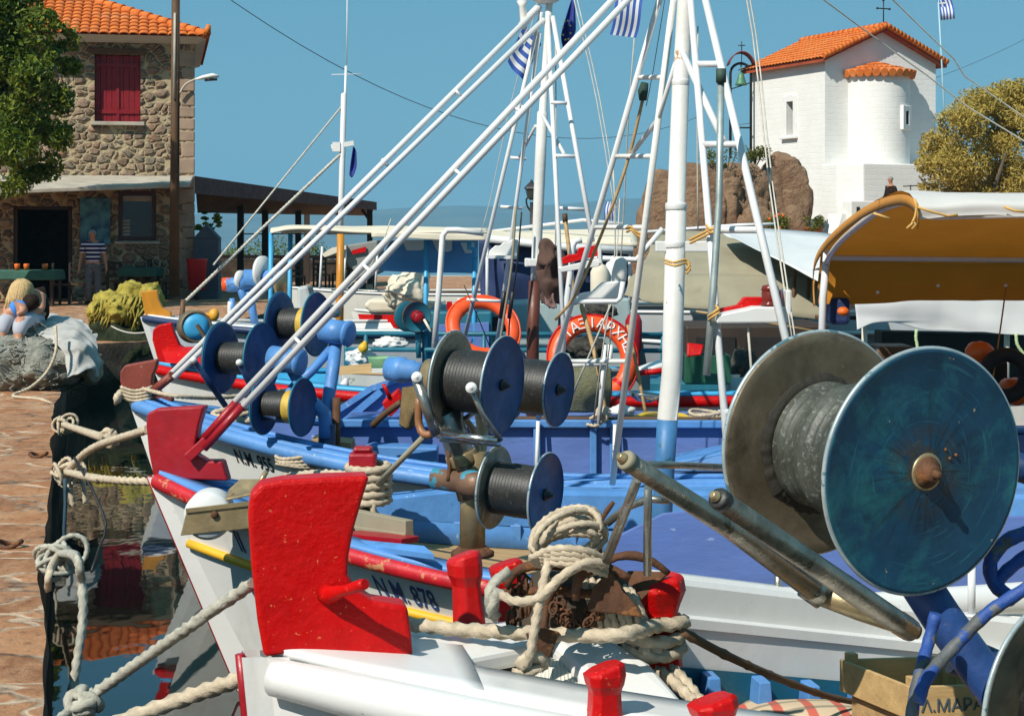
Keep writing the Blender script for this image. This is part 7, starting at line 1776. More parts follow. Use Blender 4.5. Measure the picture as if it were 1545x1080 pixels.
    # checked blanket and fish crate on the far side of the deck
    t = NT('striped_blanket'); t.set(.95, 0, .1)
    w1 = t.node('TexWave'); w1.inputs['Scale'].default_value = 3.2; t.link(t.coord(), w1.inputs[0]); w2 = t.node('TexWave'); w2.bands_direction = 'Y'; w2.inputs['Scale'].default_value = 2.4; t.link(t.coord(), w2.inputs[0])
    c_ = t.mix(t.ramp(w1.outputs[1], [(.72, 0.0), (.85, .85)]), (.60, .45, .30), (.55, .07, .05)); c_ = t.mix(t.ramp(w2.outputs[1], [(.8, 0.0), (.9, .6)]), c_, (.12, .14, .10)); t.color(c_); t.bump(t.noise(60, 4), .5, .006)
    mb = sheet([[PZ(1096, 1050, .78), PZ(1150, 1050, .82), PZ(1240, 1052, .84), PZ(1380, 1062, .84)], [PZ(1098, 1075, .78), PZ(1160, 1068, .83), PZ(1260, 1072, .86), PZ(1400, 1078, .85)], [PZ(1090, 1110, .76), PZ(1160, 1105, .78), PZ(1270, 1110, .84), PZ(1420, 1110, .82)]], 24, 50, .03, 7)
    obj('blanket', mb, t.m, None, 'checked red and cream blanket on the deck below the white bulwark', 'blanket', solid=.012)
    cr = thing('fish_crate', PZ(1365, 1080, .74), 'open wooden fish crate with stencilled lettering beside the big winch', 'crate')
    Mw = paint('pale_crate_wood', (.48, .31, .13), .75, var=.2, vs=7, bump=.4, bs=25, wear=(.28, .16, .06), wamt=.06, ws=14, stretch=(.4, 3, 3))
    x, y = V((.985, .12, 0)).normalized(), V((-.40, .92, 0)).normalized(); Wd, Dp = .36, .36
    o = P(1374, 1088, 5.15); mt = Matrix((x, y, V((0, 0, 1)))).transposed()
    cr.location = o; WPOS[cr.name] = o
    mb = MB(); mb.box(o + x * .18 + y * .18 - V((0, 0, .045)), (.32, .32, .08), mt); obj('deck_board', mb, M['wood'], boat1, bevel=.005)
    def cb(name, c, s_): m_ = MB(); m_.box(o + x * c[0] + y * c[1] + V((0, 0, c[2])), s_, mt); return obj(name, m_, Mw, cr, bevel=.003)
    f = cb('side_board', (Wd / 2, 0, .055), (Wd, .014, .10)); cb('side_board', (Wd / 2, Dp, .055), (Wd, .014, .10)); cb('end_board', (0, Dp / 2, .055), (.014, Dp, .10)); cb('end_board', (Wd, Dp / 2, .055), (.014, Dp, .10)); cb('bottom', (Wd / 2, Dp / 2, .01), (Wd - .02, Dp - .02, .012))
    for a, b in ((.02, .02), (Wd - .02, .02), (.02, Dp - .02), (Wd - .02, Dp - .02)): cb('corner_block', (a, b, .065), (.03, .03, .13))
    flat_text('\u039b.\u039c\u0391\u03a1\u0391', .052, o + x * .125 - y * .009 + V((0, 0, .03)), x, V((0, 0, 1)), paint('stencil_grey', (.06, .09, .11), .7), f)
anchors()
# ================================================================== people
def skin_mesh(name, chains, mat, parent, sub=2, **k):
    """chains: lists of (position, radius); points that coincide are joined, the first point is the root"""
    vs, es, rad, key = [], [], [], {}
    for ch in chains:
        prev = None
        for p, r in ch:
            p = V(p); kk = tuple(round(c, 4) for c in p)
            if kk not in key: key[kk] = len(vs); vs.append(p); rad.append(r)
            i = key[kk]
            if prev is not None and prev != i: es.append((prev, i))
            prev = i
    org = WPOS[parent.name]
    me = bpy.data.meshes.new(name); me.from_pydata([p - org for p in vs], es, []); me.update()
    o = bpy.data.objects.new(name, me); COL.objects.link(o); o.parent = parent; WPOS[o.name] = org
    sm = o.modifiers.new('skin', 'SKIN'); sm.use_smooth_shade = True
    for i, sv in enumerate(me.skin_vertices[0].data):
        r = rad[i]; sv.radius = (r, r) if not isinstance(r, tuple) else r; sv.use_root = (i == 0)
    sb = o.modifiers.new('sub', 'SUBSURF'); sb.levels = sub; sb.render_levels = sub
    me.materials.append(mat); return props(o, **k)
M['skin'] = paint('skin', (.46, .22, .13), .55, var=.08, vs=12, bump=.1)
M['skin_tan'] = paint('tanned_skin', (.40, .17, .09), .55, var=.08, vs=12, bump=.1)
M['hair_blonde'] = paint('blonde_hair', (.52, .36, .16), .6, var=.3, vs=30, bump=.6, bs=90, stretch=(3, 3, .6))
M['hair_dark'] = paint('dark_hair', (.025, .016, .012), .9, spec=.1, var=.3, vs=30, bump=.5)
M['hair_grey'] = paint('grey_hair', (.22, .20, .18), .7, var=.3, vs=30, bump=.5)
def fingers(wr, d, side, size=.085):
    """palm and five unequal curled fingers as chains from the wrist along d"""
    wr, d, side = V(wr), V(d).normalized(), V(side).normalized(); n = d.cross(side)
    palm = wr + d * size * .9; out = [[(wr, .026), (palm, .030)]]
    for i, L in enumerate((.85, .98, 1.0, .8)):
        b = palm + side * (i - 1.5) * .019; out.append([(palm, .030), (b + d * .03, .0095), (b + d * (.03 + size * .45 * L) + n * .010, .0088), (b + d * (.03 + size * .75 * L) + n * .030, .0075)])
    t0 = wr + d * size * .4; out.append([(wr, .026), (t0 - side * .038 + n * .008, .012), (t0 - side * .052 + d * .035 + n * .016, .010), (t0 - side * .05 + d * .062 + n * .024, .008)])
    return out
def face(head, fwd, up, r, parent, hairm, hair='short'):
    fwd, up = V(fwd).normalized(), V(up).normalized(); rt = fwd.cross(up)
    mb = MB()
    for s in (-1, 1): mb.blob(head + fwd * r * .86 + rt * (s * r * .36) + up * r * .06, (r * .13,) * 3, 0, sub=1)
    obj('eyes', mb, M['hair_dark'], parent)
    mb = MB()
    if hair == 'short': rows_c = head - fwd * r * .26 + up * r * .34; mb.blob(rows_c, (r * .92, r * .92, r * .78), .08, 3, 2, 3)
    obj('hair', mb, hairm, parent)
def man():
    o = P(140, 354, 39.4); o.z = QZ; t = thing('person', o, 'man in a navy and white striped polo shirt walking in front of the stone house', 'person')
    X, Z = V((1, 0, 0)), V((0, 0, 1)); Fw = V((.25, -.97, 0)).normalized(); Rt = V((.97, .25, 0))
    def p(r, f, z): return o + Rt * r + Fw * f + Z * z
    pel, ch, nk, hd = p(0, 0, .93), p(0, 0, 1.28), p(0, .02, 1.47), p(-.01, .05, 1.60)
    chains = [[(pel, (.16, .12)), (p(0, 0, 1.1), (.15, .115)), (ch, (.17, .12)), (p(0, .01, 1.40), (.12, .09)), (nk, .058), (p(0, .03, 1.53), .062), (hd, (.085, .095)), (p(-.01, .04, 1.68), (.07, .08))], [(hd, (.085, .095)), (p(-.01, .145, 1.595), .02)]]
    chains += [[(pel, (.16, .12)), (p(s * .09, .0, .86), .095), (p(s * .10, fk, .48), .062), (p(s * .10, fa, .09), .045), (p(s * .11, fa + .13, .04), .038)] for s, fk, fa in ((-1, .12, -.02), (1, .03, .0))]
    for s in (-1, 1):
        wr = p(s * .30, .06, .86); chains.append([(p(0, .01, 1.40), (.12, .09)), (p(s * .19, .0, 1.38), .062), (p(s * .255, -.02, 1.12), .046), (wr, .03)])
        chains += fingers(wr, V((s * .05, -.1, -1)), Fw * 1.0)
    skin_mesh('body', chains, M['skin_tan'], t)
    st = NT('striped_polo'); st.set(.9, 0, .1); w = st.node('TexWave'); w.bands_direction = 'Z'; w.inputs['Scale'].default_value = 3.3; st.link(st.coord(), w.inputs[0]); st.color(st.mix(st.ramp(w.outputs[1], [(.62, 0.0), (.7, 1.0)]), (.022, .018, .06), (.55, .53, .60)))
    sh = [[(p(0, 0, .90), (.185, .145)), (p(0, 0, 1.1), (.178, .14)), (ch, (.195, .142)), (p(0, .01, 1.39), (.15, .105)), (p(0, .01, 1.45), (.075, .07))]]
    for s in (-1, 1): sh.append([(p(0, .01, 1.39), (.15, .105)), (p(s * .19, 0, 1.37), .088), (p(s * .245, -.015, 1.16), .078)])
    skin_mesh('polo_shirt', sh, st.m, t)
    tr = [[(p(0, 0, .98), (.165, .13)), (p(0, 0, .88), (.17, .13))]] + [[(p(0, 0, .88), (.17, .13)), (p(s * .095, .0, .80), .108), (p(s * .10, fk, .48), .082), (p(s * .10, fa, .10), .07)] for s, fk, fa in ((-1, .12, -.02), (1, .03, .0))]
    skin_mesh('trousers', tr, paint('grey_patterned_trousers', (.10, .095, .10), .9, var=.3, vs=20, wear=(.25, .24, .25), wamt=.12, ws=30), t)
    for s, fa in ((-1, -.02), (1, .0)):
        mb = MB(); mb.blob(p(s * .105, fa + .07, .05), (.055, .14, .05), .05, sub=2, flat_bottom=-.045); obj('shoe', mb, M['hair_dark'], t)
    face(hd, Fw, Z, .098, t, M['hair_grey'])
man()
def woman():
    Y = 18.3; o = P(35, 490, Y); t = thing('person', o, 'blonde woman in a black top bent over a child, sitting on the nets', 'person')
    def p(x, y, d=0): return P(x, y, Y + d)
    hip, ch = p(52, 482, .25), p(48, 452, .05); nk, hd = p(42, 441, -.08), p(31, 440, -.16)
    ch_ = [[(hip, (.15, .13)), (p(55, 466, .18), (.14, .12)), (ch, (.15, .11)), (p(46, 446, 0), (.10, .08)), (nk, .055), (hd, (.085, .09)), (p(26, 447, -.2), (.065, .075))]]
    for sx, el, wr in ((20, (8, 470, -.1), (24, 481, -.28)), (62, (62, 468, -.1), (40, 474, -.28))):
        w = p(*wr); ch_.append([(p(46, 446, 0), (.10, .08)), (p(sx if sx > 40 else 22, 449, -.02), .06), (p(*el), .045), (w, .03)]); ch_ += fingers(w, V((-.6 if sx > 40 else .7, -.2, -.35)), V((.1, -.3, .9)), .08)
    for kx in (0, 26): ch_.append([(hip, (.15, .13)), (p(kx + 16, 481, -.3), .085), (p(kx + 4, 486, -.5), .07), (p(kx + 2, 515, -.55), .05), (p(kx - 6, 520, -.65), .035)])
    skin_mesh('body', ch_, M['skin'], t)
    skin_mesh('black_top', [[(p(52, 484, .25), (.17, .15)), (p(55, 466, .18), (.16, .14)), (ch, (.17, .13)), (p(47, 446, 0), (.12, .09))], [(p(47, 446, 0), (.12, .09)), (p(60, 449, 0), .075)], [(p(47, 446, 0), (.12, .09)), (p(27, 448, -.02), .06)]], M['hair_dark'], t)
    skin_mesh('white_trousers', [[(p(52, 487, .2), (.16, .12)), (p(18, 482, -.3), .10), (p(4, 487, -.5), .09), (p(2, 508, -.55), .07)], [(p(52, 487, .2), (.16, .12)), (p(42, 482, -.32), .10), (p(30, 488, -.5), .09), (p(28, 510, -.55), .07)]], paint('pale_trousers', (.42, .43, .48), .85), t)
    mb = MB(); mb.blob(hd + V((.01, .02, .03)), (.108, .115, .105), .10, 2.5, 3, 3)
    random.seed(4)
    for k in range(150):     # loose strands falling round the bent head
        a = random.uniform(0, 6.28); top = hd + V((.03 * math.cos(a), .02 + .03 * math.sin(a), .13)); d = V((math.cos(a), math.sin(a), 0))
        q = [top, hd + d * .10 + V((.01, .02, .08)), hd + d * .125 + V((.0, .0, -.02)), hd + d * random.uniform(.09, .13) + V((-.02, -.03, -.10 - random.uniform(0, .10)))]
        mb.tube(smooth_path(q, .04), .0085, 4)
    obj('hair', mb, M['hair_blonde'], t)
    c = thing('person', p(30, 478, -.3), 'small child in a bright blue shirt lying across the seated woman', 'person')
    h2 = p(44, 458, -.33); tor = p(27, 466, -.36)
    cc = [[(p(20, 468, -.36), .075), (tor, .085), (p(35, 463, -.35), .075), (p(39, 461, -.34), .04), (h2, .085)], [(p(35, 463, -.35), .075), (p(34, 471, -.46), .032), (p(25, 474, -.5), .024)], [(p(20, 468, -.36), .075), (p(10, 476, -.4), .05), (p(2, 482, -.45), .038)]]
    skin_mesh('body', cc, M['skin'], c)
    skin_mesh('blue_shirt', [[(p(14, 470, -.37), .09), (tor, .10), (p(35, 463, -.36), .085)], [(p(35, 463, -.36), .085), (p(34, 469, -.44), .05)]], paint('bright_blue_shirt', (.05, .22, .62), .85), c)
    mb = MB(); mb.blob(h2 + V((.015, .02, .015)), .088, .12, 3, 2, 3); obj('hair', mb, M['hair_dark'], c)
woman()
def watcher():
    C = V((10.9, 60, 0)); r = V((.91, .41, 0)).normalized(); b = V((-.41, .91, 0)).normalized()
    o = C + r * 1.05 + b * -2.35; o.z = 2.48; t = thing('person', o, 'person in a black top and blue jeans standing by the white podium under the chapel', 'person')
    Rt, Fw, Z = V((.97, -.2, 0)), V((-.9, -.42, 0)).normalized(), V((0, 0, 1)); Rt = V((-Fw.y, Fw.x, 0)) * -1
    def p(r_, f, z): return o + Rt * r_ + Fw * f + Z * z * 1.08
    pel = p(0, 0, .95); hd = p(0, .04, 1.64)
    ch = [[(pel, (.15, .12)), (p(0, 0, 1.3), (.16, .11)), (p(0, 0, 1.42), (.11, .08)), (p(0, .01, 1.5), .055), (hd, (.085, .09)), (p(0, .03, 1.72), .07)]]
    for s in (-1, 1):
        ch.append([(pel, (.15, .12)), (p(s * .09, 0, .85), .09), (p(s * .1, .03, .47), .06), (p(s * .1, 0, .08), .045), (p(s * .1, .12, .04), .035)])
        w = p(s * .2, .28, 1.02); ch.append([(p(0, 0, 1.42), (.11, .08)), (p(s * .19, 0, 1.39), .06), (p(s * .29, .0, 1.13), .045), (w, .03)]); ch += fingers(w, Fw * 1 - Z * .2, Rt)
    skin_mesh('body', ch, M['skin_tan'], t)
    sh = [[(p(0, 0, .88), (.19, .16)), (p(0, 0, 1.3), (.19, .145)), (p(0, 0, 1.43), (.12, .09))]]
    for s in (-1, 1): sh.append([(p(0, 0, 1.43), (.12, .09)), (p(s * .19, 0, 1.38), .085), (p(s * .29, 0, 1.13), .075), (p(s * .22, .2, 1.03), .055)])
    skin_mesh('black_jacket', sh, M['hair_dark'], t)
    skin_mesh('jeans', [[(p(0, 0, .98), (.165, .135)), (p(0, 0, .88), (.17, .135))]] + [[(p(0, 0, .88), (.17, .135)), (p(s * .095, 0, .8), .105), (p(s * .1, .03, .47), .08), (p(s * .1, 0, .1), .07)] for s in (-1, 1)], paint('blue_jeans', (.03, .08, .22), .9), t)
    face(hd, Fw, Z, .095, t, M['hair_grey'])
watcher()
# ================================================================== nets, tarps and clutter
def net_mat(name, a, b, bs=40):
    t = NT(name); t.set(.95, 0, .1)
    t.color(t.mix(t.ramp(t.noise(6, 8, .75), [(.35, 0.0), (.65, 1.0)]), a, b)); t.bump(t.math('ADD', t.noise(bs, 6, .75), t.math('MULTIPLY', t.noise(8, 5, .7), 1.2)), 1.0, .04); return t.m
def nets():
    m = net_mat('camouflage_net', (.19, .20, .165), (.48, .47, .40), 24)
    mb = MB(); mb.blob(P(22, 545, 18.2), (.62, .7, .42), .13, 1.7, 3, 5, flat_bottom=-.36); mb.blob(P(68, 550, 18.0), (.42, .5, .33), .18, 2.4, 5, 4, flat_bottom=-.27)
    base = list(mb.v); random.seed(9)
    for k in range(420):
        p = random.choice(base)
        if p.z < QZ + .03: continue
        pts = [p]
        for j in range(7):
            q = pts[-1] + V((random.uniform(-.07, .07), random.uniform(-.05, .05), random.uniform(-.045, .03)))
            pts.append(q)
        mb.tube(smooth_path([x + V((0, -.03, .02)) for x in pts], .03), random.uniform(.004, .010), 4)
    obj('net_pile', mb, m, None, 'grey green fishing nets heaped on the quay under the seated woman', 'net')
    rows = [[P(38, 490, 18.9), P(75, 481, 18.9), P(105, 484, 18.8), P(130, 490, 18.7)], [P(60, 505, 18.0), P(92, 492, 18.1), P(122, 500, 18.1), P(142, 515, 18.1)], [P(88, 530, 17.6), P(108, 520, 17.6), P(132, 528, 17.7), P(148, 545, 17.8)], [P(96, 570, 17.4), P(115, 565, 17.35), P(136, 562, 17.5), P(147, 572, 17.7)]]
    mb = sheet(rows, 90, 110, .09, 6, .05, 7); obj('tarpaulin', mb, paint('pale_grey_tarp', (.40, .39, .36), .8, var=.2, vs=4, bump=.6, bs=10, wear=(.30, .30, .29), wamt=.12, ws=5), None, 'crumpled pale grey tarpaulin thrown over the near nets at the quay edge', 'tarpaulin', solid=.012)
    mb = MB(); mb.blob(P(120, 545, 17.9), (.14, .3, .16), .3, 2.5, 8, 3); mb.blob(P(138, 555, 18.1), (.10, .3, .18), .3, 2.5, 2, 3)
    obj('cloth_bundle', mb, M['canvas_grey'], None, 'small dirty bundle hanging over the quay edge beside the pale tarpaulin', 'bundle')
    mb = MB(); mb.rope([P(84, 492, 17.5), P(84, 530, 17.3), P(70, 562, 17.2), P(45, 585, 17.0), P(20, 597, 16.8), P(60, 602, 16.6), P(80, 610, 16.4)], .014); obj('rope', mb, M['rope'], None, 'loose pale rope trailing from the near nets over the paving', 'rope')
    # mustard nets further on
    m2 = net_mat('mustard_net', (.30, .24, .04), (.68, .54, .12), 45)
    mb = MB()
    for px, py, rx, rz, d, sd in ((165, 462, 26, 24, 0, 1), (200, 450, 26, 26, .3, 2), (228, 452, 18, 26, .2, 3), (150, 470, 16, 18, -.2, 4), (185, 468, 30, 24, -.3, 5)):
        mb.blob(P(px, py, 26.6 + d), (S(rx, 26.6), .45, S(rz, 26.6)), .22, 2.6, sd, 4)
    random.seed(3)
    for k in range(170):
        x = random.uniform(140, 222); y0 = 450 + abs(x - 195) * .25 + random.uniform(-8, 10); q = P(x, y0, 26.1 + random.uniform(-.1, .1)); L = random.uniform(.1, .42)
        mb.tube([q, q + V((random.uniform(-.04, .04) - .03, -.07, -L * .5)), q + V((random.uniform(-.08, .06) - .05, -.05, -L))], [.022, .018, .008], 4)
    obj('net_pile', mb, m2, None, 'mustard yellow fishing nets heaped at the quay corner behind the orange stem head', 'net')
    m3 = net_mat('dark_green_net', (.012, .02, .012), (.06, .07, .035), 30)
    mb = sheet([[P(138, 478, 26.2), P(180, 480, 26.0), P(225, 482, 26.1)], [P(138, 510, 26.0), P(180, 515, 25.75), P(228, 515, 26.0)], [P(142, 545, 25.8), P(185, 550, 25.7), P(226, 540, 26.0)]], 26, 40, .22, 5)
    obj('hanging_net', mb, m3, None, 'dark green net hanging down the quay wall under the mustard nets', 'net', solid=.03)
    mb = MB(); mb.tube(sag(P(168, 492, 25.4), P(225, 500, 24.5), .06), .012, 5); obj('cord', mb, M['cord'], None, 'light cord looped across the dark hanging net', 'cord')
nets()

def jacket():
    r = thing('jacket', P(835, 465, 11.7), 'dark brown work jacket hung beside the brown mast foot', 'jacket')
    mb = sheet([[P(818, 372, 11.75), P(828, 362, 11.7), P(838, 366, 11.7), P(846, 378, 11.75)], [P(815, 395, 11.75), P(827, 395, 11.62), P(836, 396, 11.62), P(848, 398, 11.72)], [P(818, 420, 11.75), P(828, 422, 11.6), P(838, 424, 11.62), P(852, 428, 11.7)], [P(820, 455, 11.78), P(830, 458, 11.66), P(838, 450, 11.66), P(848, 440, 11.72)]], 40, 40, .05, 3, .05, 11)
    obj('body', mb, paint('brown_jacket', (.085, .045, .032), .9, var=.3, vs=6, bump=.6, bs=14), r, solid=.02)
    mb = MB(); q = smooth_path([P(842, 380, 11.68), P(850, 396, 11.62), P(853, 416, 11.6), P(850, 432, 11.62)], .02); mb.tube(q, [.028 + .006 * math.sin(k * .9) for k in range(len(q))], 10); obj('sleeve', mb, paint('dark_sleeve', (.05, .03, .025), .9, var=.3, bump=.6, bs=14), r)
    mb = sheet([[P(820, 440, 11.66), P(838, 445, 11.62)], [P(824, 460, 11.62), P(842, 466, 11.6)]], 16, 16, .03, 9, .04, 13); obj('lining', mb, paint('pink_check', (.16, .09, .085), .9, var=.3, vs=20), r, solid=.012)
jacket()

def clutter():
    # red dustpan and burlap sack by the bow screen
    t = thing('dustpan', P(592, 630, 11.2), 'red plastic dustpan leaning beside the burlap sack', 'dustpan'); Y = 11.2
    mb = MB(); mb.poly3([P(576, 608, Y), P(599, 590, Y), P(606, 600, Y), P(601, 618, Y), P(588, 630, Y)], (.01, .05, .02)); obj('pan', mb, M['red'], t, bevel=.006)
    mb = MB(); mb.tube([P(588, 600, Y), P(583, 588, Y), P(578, 579, Y)], [.014, .012, .012], 10); obj('handle', mb, M['red'], t)
    mb = sheet([[P(606, 582, 10.9), P(620, 578, 10.8), P(634, 584, 10.9)], [P(606, 612, 10.85), P(620, 612, 10.7), P(634, 614, 10.85)], [P(608, 642, 10.9), P(616, 650, 10.8), P(630, 636, 10.9)]], 20, 20, .05, 4); obj('sack', mb, net_mat('burlap', (.34, .23, .10), (.50, .36, .18), 120), None, 'tan burlap sack hanging left of the steel winch', 'sack', solid=.03)
    mb = MB(); mb.tube(smooth_path([P(562, 642, 11.0), P(580, 625, 10.95), P(606, 606, 10.9)], .03), .022, 10); obj('wooden_bar', mb, M['brown_wood'], None, 'worn wooden bar lying slanted under the red dustpan', 'bar')
    # olive sack under the lettered ring
    mb = sheet([[P(862, 548, 12.0), P(890, 540, 11.95), P(920, 552, 12.0)], [P(860, 585, 11.9), P(890, 585, 11.75), P(922, 590, 11.9)], [P(862, 622, 12), P(890, 628, 11.85), P(918, 626, 12)]], 24, 24, .07, 6); obj('sack', mb, net_mat('olive_cloth', (.20, .20, .11), (.33, .32, .20), 60), None, 'olive cloth sack hanging below the lettered life ring', 'sack', solid=.03)
    # tools leaning by the ring
    for pts, w, m, lab in (([(874, 452, 11.6), (890, 505, 11.5), (903, 560, 11.4), (915, 635, 11.4)], 7, 'wood', 'crooked wooden oar handle leaning across the lettered life ring'),
                           ([(970, 150, 9.2), (945, 250, 9.3), (905, 360, 9.4), (868, 445, 9.5), (838, 482, 9.6)], 5, 'wood', 'long brown boat hook lashed along the far ladder of the thick mast'),
                           ([(853, 333, 11.6), (860, 390, 11.5), (868, 460, 11.5)], 6, 'wood', 'light wooden broom handle standing by the red light board'),
                           ([(947, 490, 11.8), (962, 560, 11.8), (975, 628, 11.8)], 5, 'wood', 'thin wooden stick right of the lettered life ring'),
                           ([(778, 312, 11.8), (772, 400, 11.8), (757, 500, 11.9), (748, 560, 12)], 4, 'canvas_grey', 'grey fishing rod leaning left of the brown mast foot'),
                           ([(787, 320, 11.7), (780, 400, 11.7), (770, 470, 11.8), (765, 560, 11.9)], 2.5, 'black', 'thin black fishing rod just left of the brown mast foot')):
        t = thing('pole', P(*pts[-1]), lab, 'pole'); mb = MB(); q = smooth_path([P(*p) for p in pts], .06); mb.tube(q, S(w, pts[0][2]) / 2, 8); obj('shaft', mb, M[m], t)
        if 'boat hook' in lab: mb = MB(); mb.tube([P(973, 125, 9.2), P(970, 138, 9.2), P(970, 152, 9.2)], [.02, .028, .02], 8); obj('head', mb, paint('green_head', (.02, .05, .035), .8, bump=.8), t)
        if 'broom' in lab: mb = MB(); mb.tube([P(852, 322, 11.6), P(853, 336, 11.6)], .018, 8); obj('grip', mb, M['brown_wood'], t)
        if 'rod' in lab:
            mb = MB(); mb.tube([P(pts[2][0] + 4, 440, 11.75), P(pts[2][0] - 2, 480, 11.8)], .014, 8); obj('grip', mb, M['black'], t)
    # pan, bowl, hose on the trunk cabin
    c = P(972, 606, 11.9); mb = MB(); mb.lathe([(.05, 0), (.10, .03), (.12, .06), (.115, .062), (.09, .03), (.001, .012)], c, (.1, 0, 1), 24); obj('pan', mb, M['steel_bright'], None, 'shiny steel pan on the blue cabin top beside the thick mast', 'pan')
    mb = MB(); mb.tube(smooth_path([P(955, 632, 11.6), P(975, 626, 11.7), P(1000, 626, 11.9), P(1030, 628, 11.8), P(1040, 634, 11.6)], .03), .022, 10); obj('hose', mb, paint('yellow_hose', (.62, .42, .03), .4), None, 'yellow hose lying behind the foot of the thick white mast', 'hose')
    mb = MB(); mb.blob(P(910, 622, 11.4), (.05, .05, .045), .3, 3, 2, 3); mb.rope([P(890, 632, 11.38), P(905, 624, 11.35), P(915, 630, 11.35), P(900, 642, 11.35), P(885, 640, 11.38)], .010); obj('knot', mb, M['rope'], None, 'tan rope knot tied to the blue cabin rail under the olive sack', 'rope')
    mb = MB(); mb.blob(P(938, 620, 11.7), (.09, .08, .045), .3, 2, 6, 3); obj('rag', mb, M['canvas_white'], None, 'white rag on the blue cabin top left of the steel pan', 'rag')
    # green crate, red cloth, dinghy bow behind the thick mast
    cr = thing('crate', P(1065, 590, 13.6), 'dark green plastic crate in the shade right of the thick white mast', 'crate'); Y = 13.6
    o = P(1068, 580, Y); g = paint('green_plastic', (.012, .085, .04), .5, var=.2)
    for cx, cy, sx, sy in ((0, 0, .36, .02), (0, .26, .36, .02), (-.17, .13, .02, .26), (.17, .13, .02, .26)): mb = MB(); mb.box(o + V((cx, cy, .12)), (sx, sy, .22)); obj('side', mb, g, cr, bevel=.006)
    mb = MB(); mb.box(o + V((0, .13, .01)), (.34, .26, .02)); obj('bottom', mb, g, cr)
    mb = sheet([[P(1036, 518, 13.4), P(1062, 522, 13.4)], [P(1036, 538, 13.35), P(1058, 536, 13.35)]], 8, 10, .03, 2); obj('red_cloth', mb, M['red'], None, 'red cloth above the dark green crate', 'cloth', solid=.012)
    d = thing('dinghy', P(985, 570, 13.2), 'upturned white dinghy bow with red edge left of the thick mast foot', 'dinghy')
    mb = sheet([[P(962, 556, 13.2), P(985, 548, 13.2), P(1012, 542, 13.3)], [P(962, 560, 13.1), P(985, 556, 13.0), P(1015, 553, 13.1)]], 8, 16, .004, 2); obj('hull', mb, M['white'], d, solid=.03)
    mb = MB(); mb.tube([P(962, 563, 13.05), P(985, 561, 12.95), P(1016, 557, 13.05)], .022, 8); obj('rail', mb, M['red'], d)
    mb = MB(); mb.lathe([(.06, 0), (.075, .05), (.075, .30), (.05, .36), (.03, .36)], P(956, 535, 15.4), (0, 0, 1), 14); obj('canister', mb, M['red_dark'], None, 'dark red canister behind the lettered ring', 'canister')
    # cluttered far deck: nets, bags and boxes
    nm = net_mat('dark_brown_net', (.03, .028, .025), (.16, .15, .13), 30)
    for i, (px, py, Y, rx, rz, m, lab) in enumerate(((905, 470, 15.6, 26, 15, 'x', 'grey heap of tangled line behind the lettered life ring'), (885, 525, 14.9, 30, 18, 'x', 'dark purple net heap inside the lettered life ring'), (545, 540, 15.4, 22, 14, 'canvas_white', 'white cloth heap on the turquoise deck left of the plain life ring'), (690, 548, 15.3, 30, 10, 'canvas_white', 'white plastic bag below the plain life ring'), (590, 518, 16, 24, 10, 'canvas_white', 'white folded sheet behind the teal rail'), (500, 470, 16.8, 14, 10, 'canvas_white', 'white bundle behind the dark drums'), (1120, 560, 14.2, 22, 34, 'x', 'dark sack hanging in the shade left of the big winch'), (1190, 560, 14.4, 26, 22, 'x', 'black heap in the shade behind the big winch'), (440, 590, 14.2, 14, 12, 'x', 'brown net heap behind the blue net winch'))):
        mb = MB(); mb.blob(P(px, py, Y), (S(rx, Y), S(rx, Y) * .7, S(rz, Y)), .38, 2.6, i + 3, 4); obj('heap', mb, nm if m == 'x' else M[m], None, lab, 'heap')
    mb = MB(); mb.lathe([(.11, 0), (.13, .16), (.135, .17), (.12, .165), (.10, .02), (.001, .015)], P(578, 568, 14.9), (0, 0, 1), 20); obj('basin', mb, paint('pale_green_plastic', (.22, .42, .22), .5), None, 'pale green plastic basin on the turquoise deck', 'basin')
    mb = MB(); mb.poly3([P(448, 433, 16.6), P(464, 430, 16.6), P(476, 474, 16.6), P(448, 476, 16.6)], (.02, .25, 0)); obj('canvas_hood', mb, paint('grey_white_canvas', (.50, .54, .54), .85, bump=.5, bs=9), None, 'pale grey canvas hood standing between the dark winch drums', 'hood', bevel=.03)
    mb = MB(); mb.poly3([P(512, 557, 13.9), P(560, 552, 13.9), P(560, 562, 13.8), P(512, 566, 13.8)], (0, .05, .02)); obj('plank', mb, M['wood'], None, 'short varnished plank on the turquoise deck behind the blue motor', 'plank')
    mb = MB(); mb.poly3([P(470, 662, 10.9), P(530, 668, 10.9), P(530, 690, 10.9), P(470, 682, 10.9)], (0, .25, 0)); obj('plywood', mb, M['wood'], None, 'pale plywood sheet on the deck behind the dark red samson post', 'plywood', bevel=.005)
    # under the right hand awning
    t = thing('tyre', P(1500, 560, 12.9), 'black tyre fender hanging under the ochre lined awning', 'tyre')
    c = P(1516, 566, 11.7); mb = MB(); rows = []
    for i in range(33):
        a = 2 * math.pi * i / 32; d = V((math.cos(a), -.1, math.sin(a))); rows.append([c + d * (.14 + .05 * math.cos(b)) + V((0, .06 * math.sin(b), 0)) for b in [2 * math.pi * k / 10 for k in range(10)]])
    mb.grid(rows, True, True); obj('rubber', mb, paint('black_rubber', (.015, .014, .013), .8, bump=.5), t)
    ob = paint('orange_buoy_skin', (.72, .13, .01), .5, var=.2)
    for px, py, rr, lab in ((1478, 532, 22, 'orange float under the awning above the big blue flange'), (1530, 590, 26, 'larger orange red float at the right edge below the tyre'), (1272, 470, 9, 'small orange float behind the awning post')):
        mb = MB(); mb.blob(P(px, py, 11.9), (S(rr, 11.9), S(rr, 11.9), S(rr * .8, 11.9)), .12, 2, 3, 3); obj('float', mb, ob, None, lab, 'float')
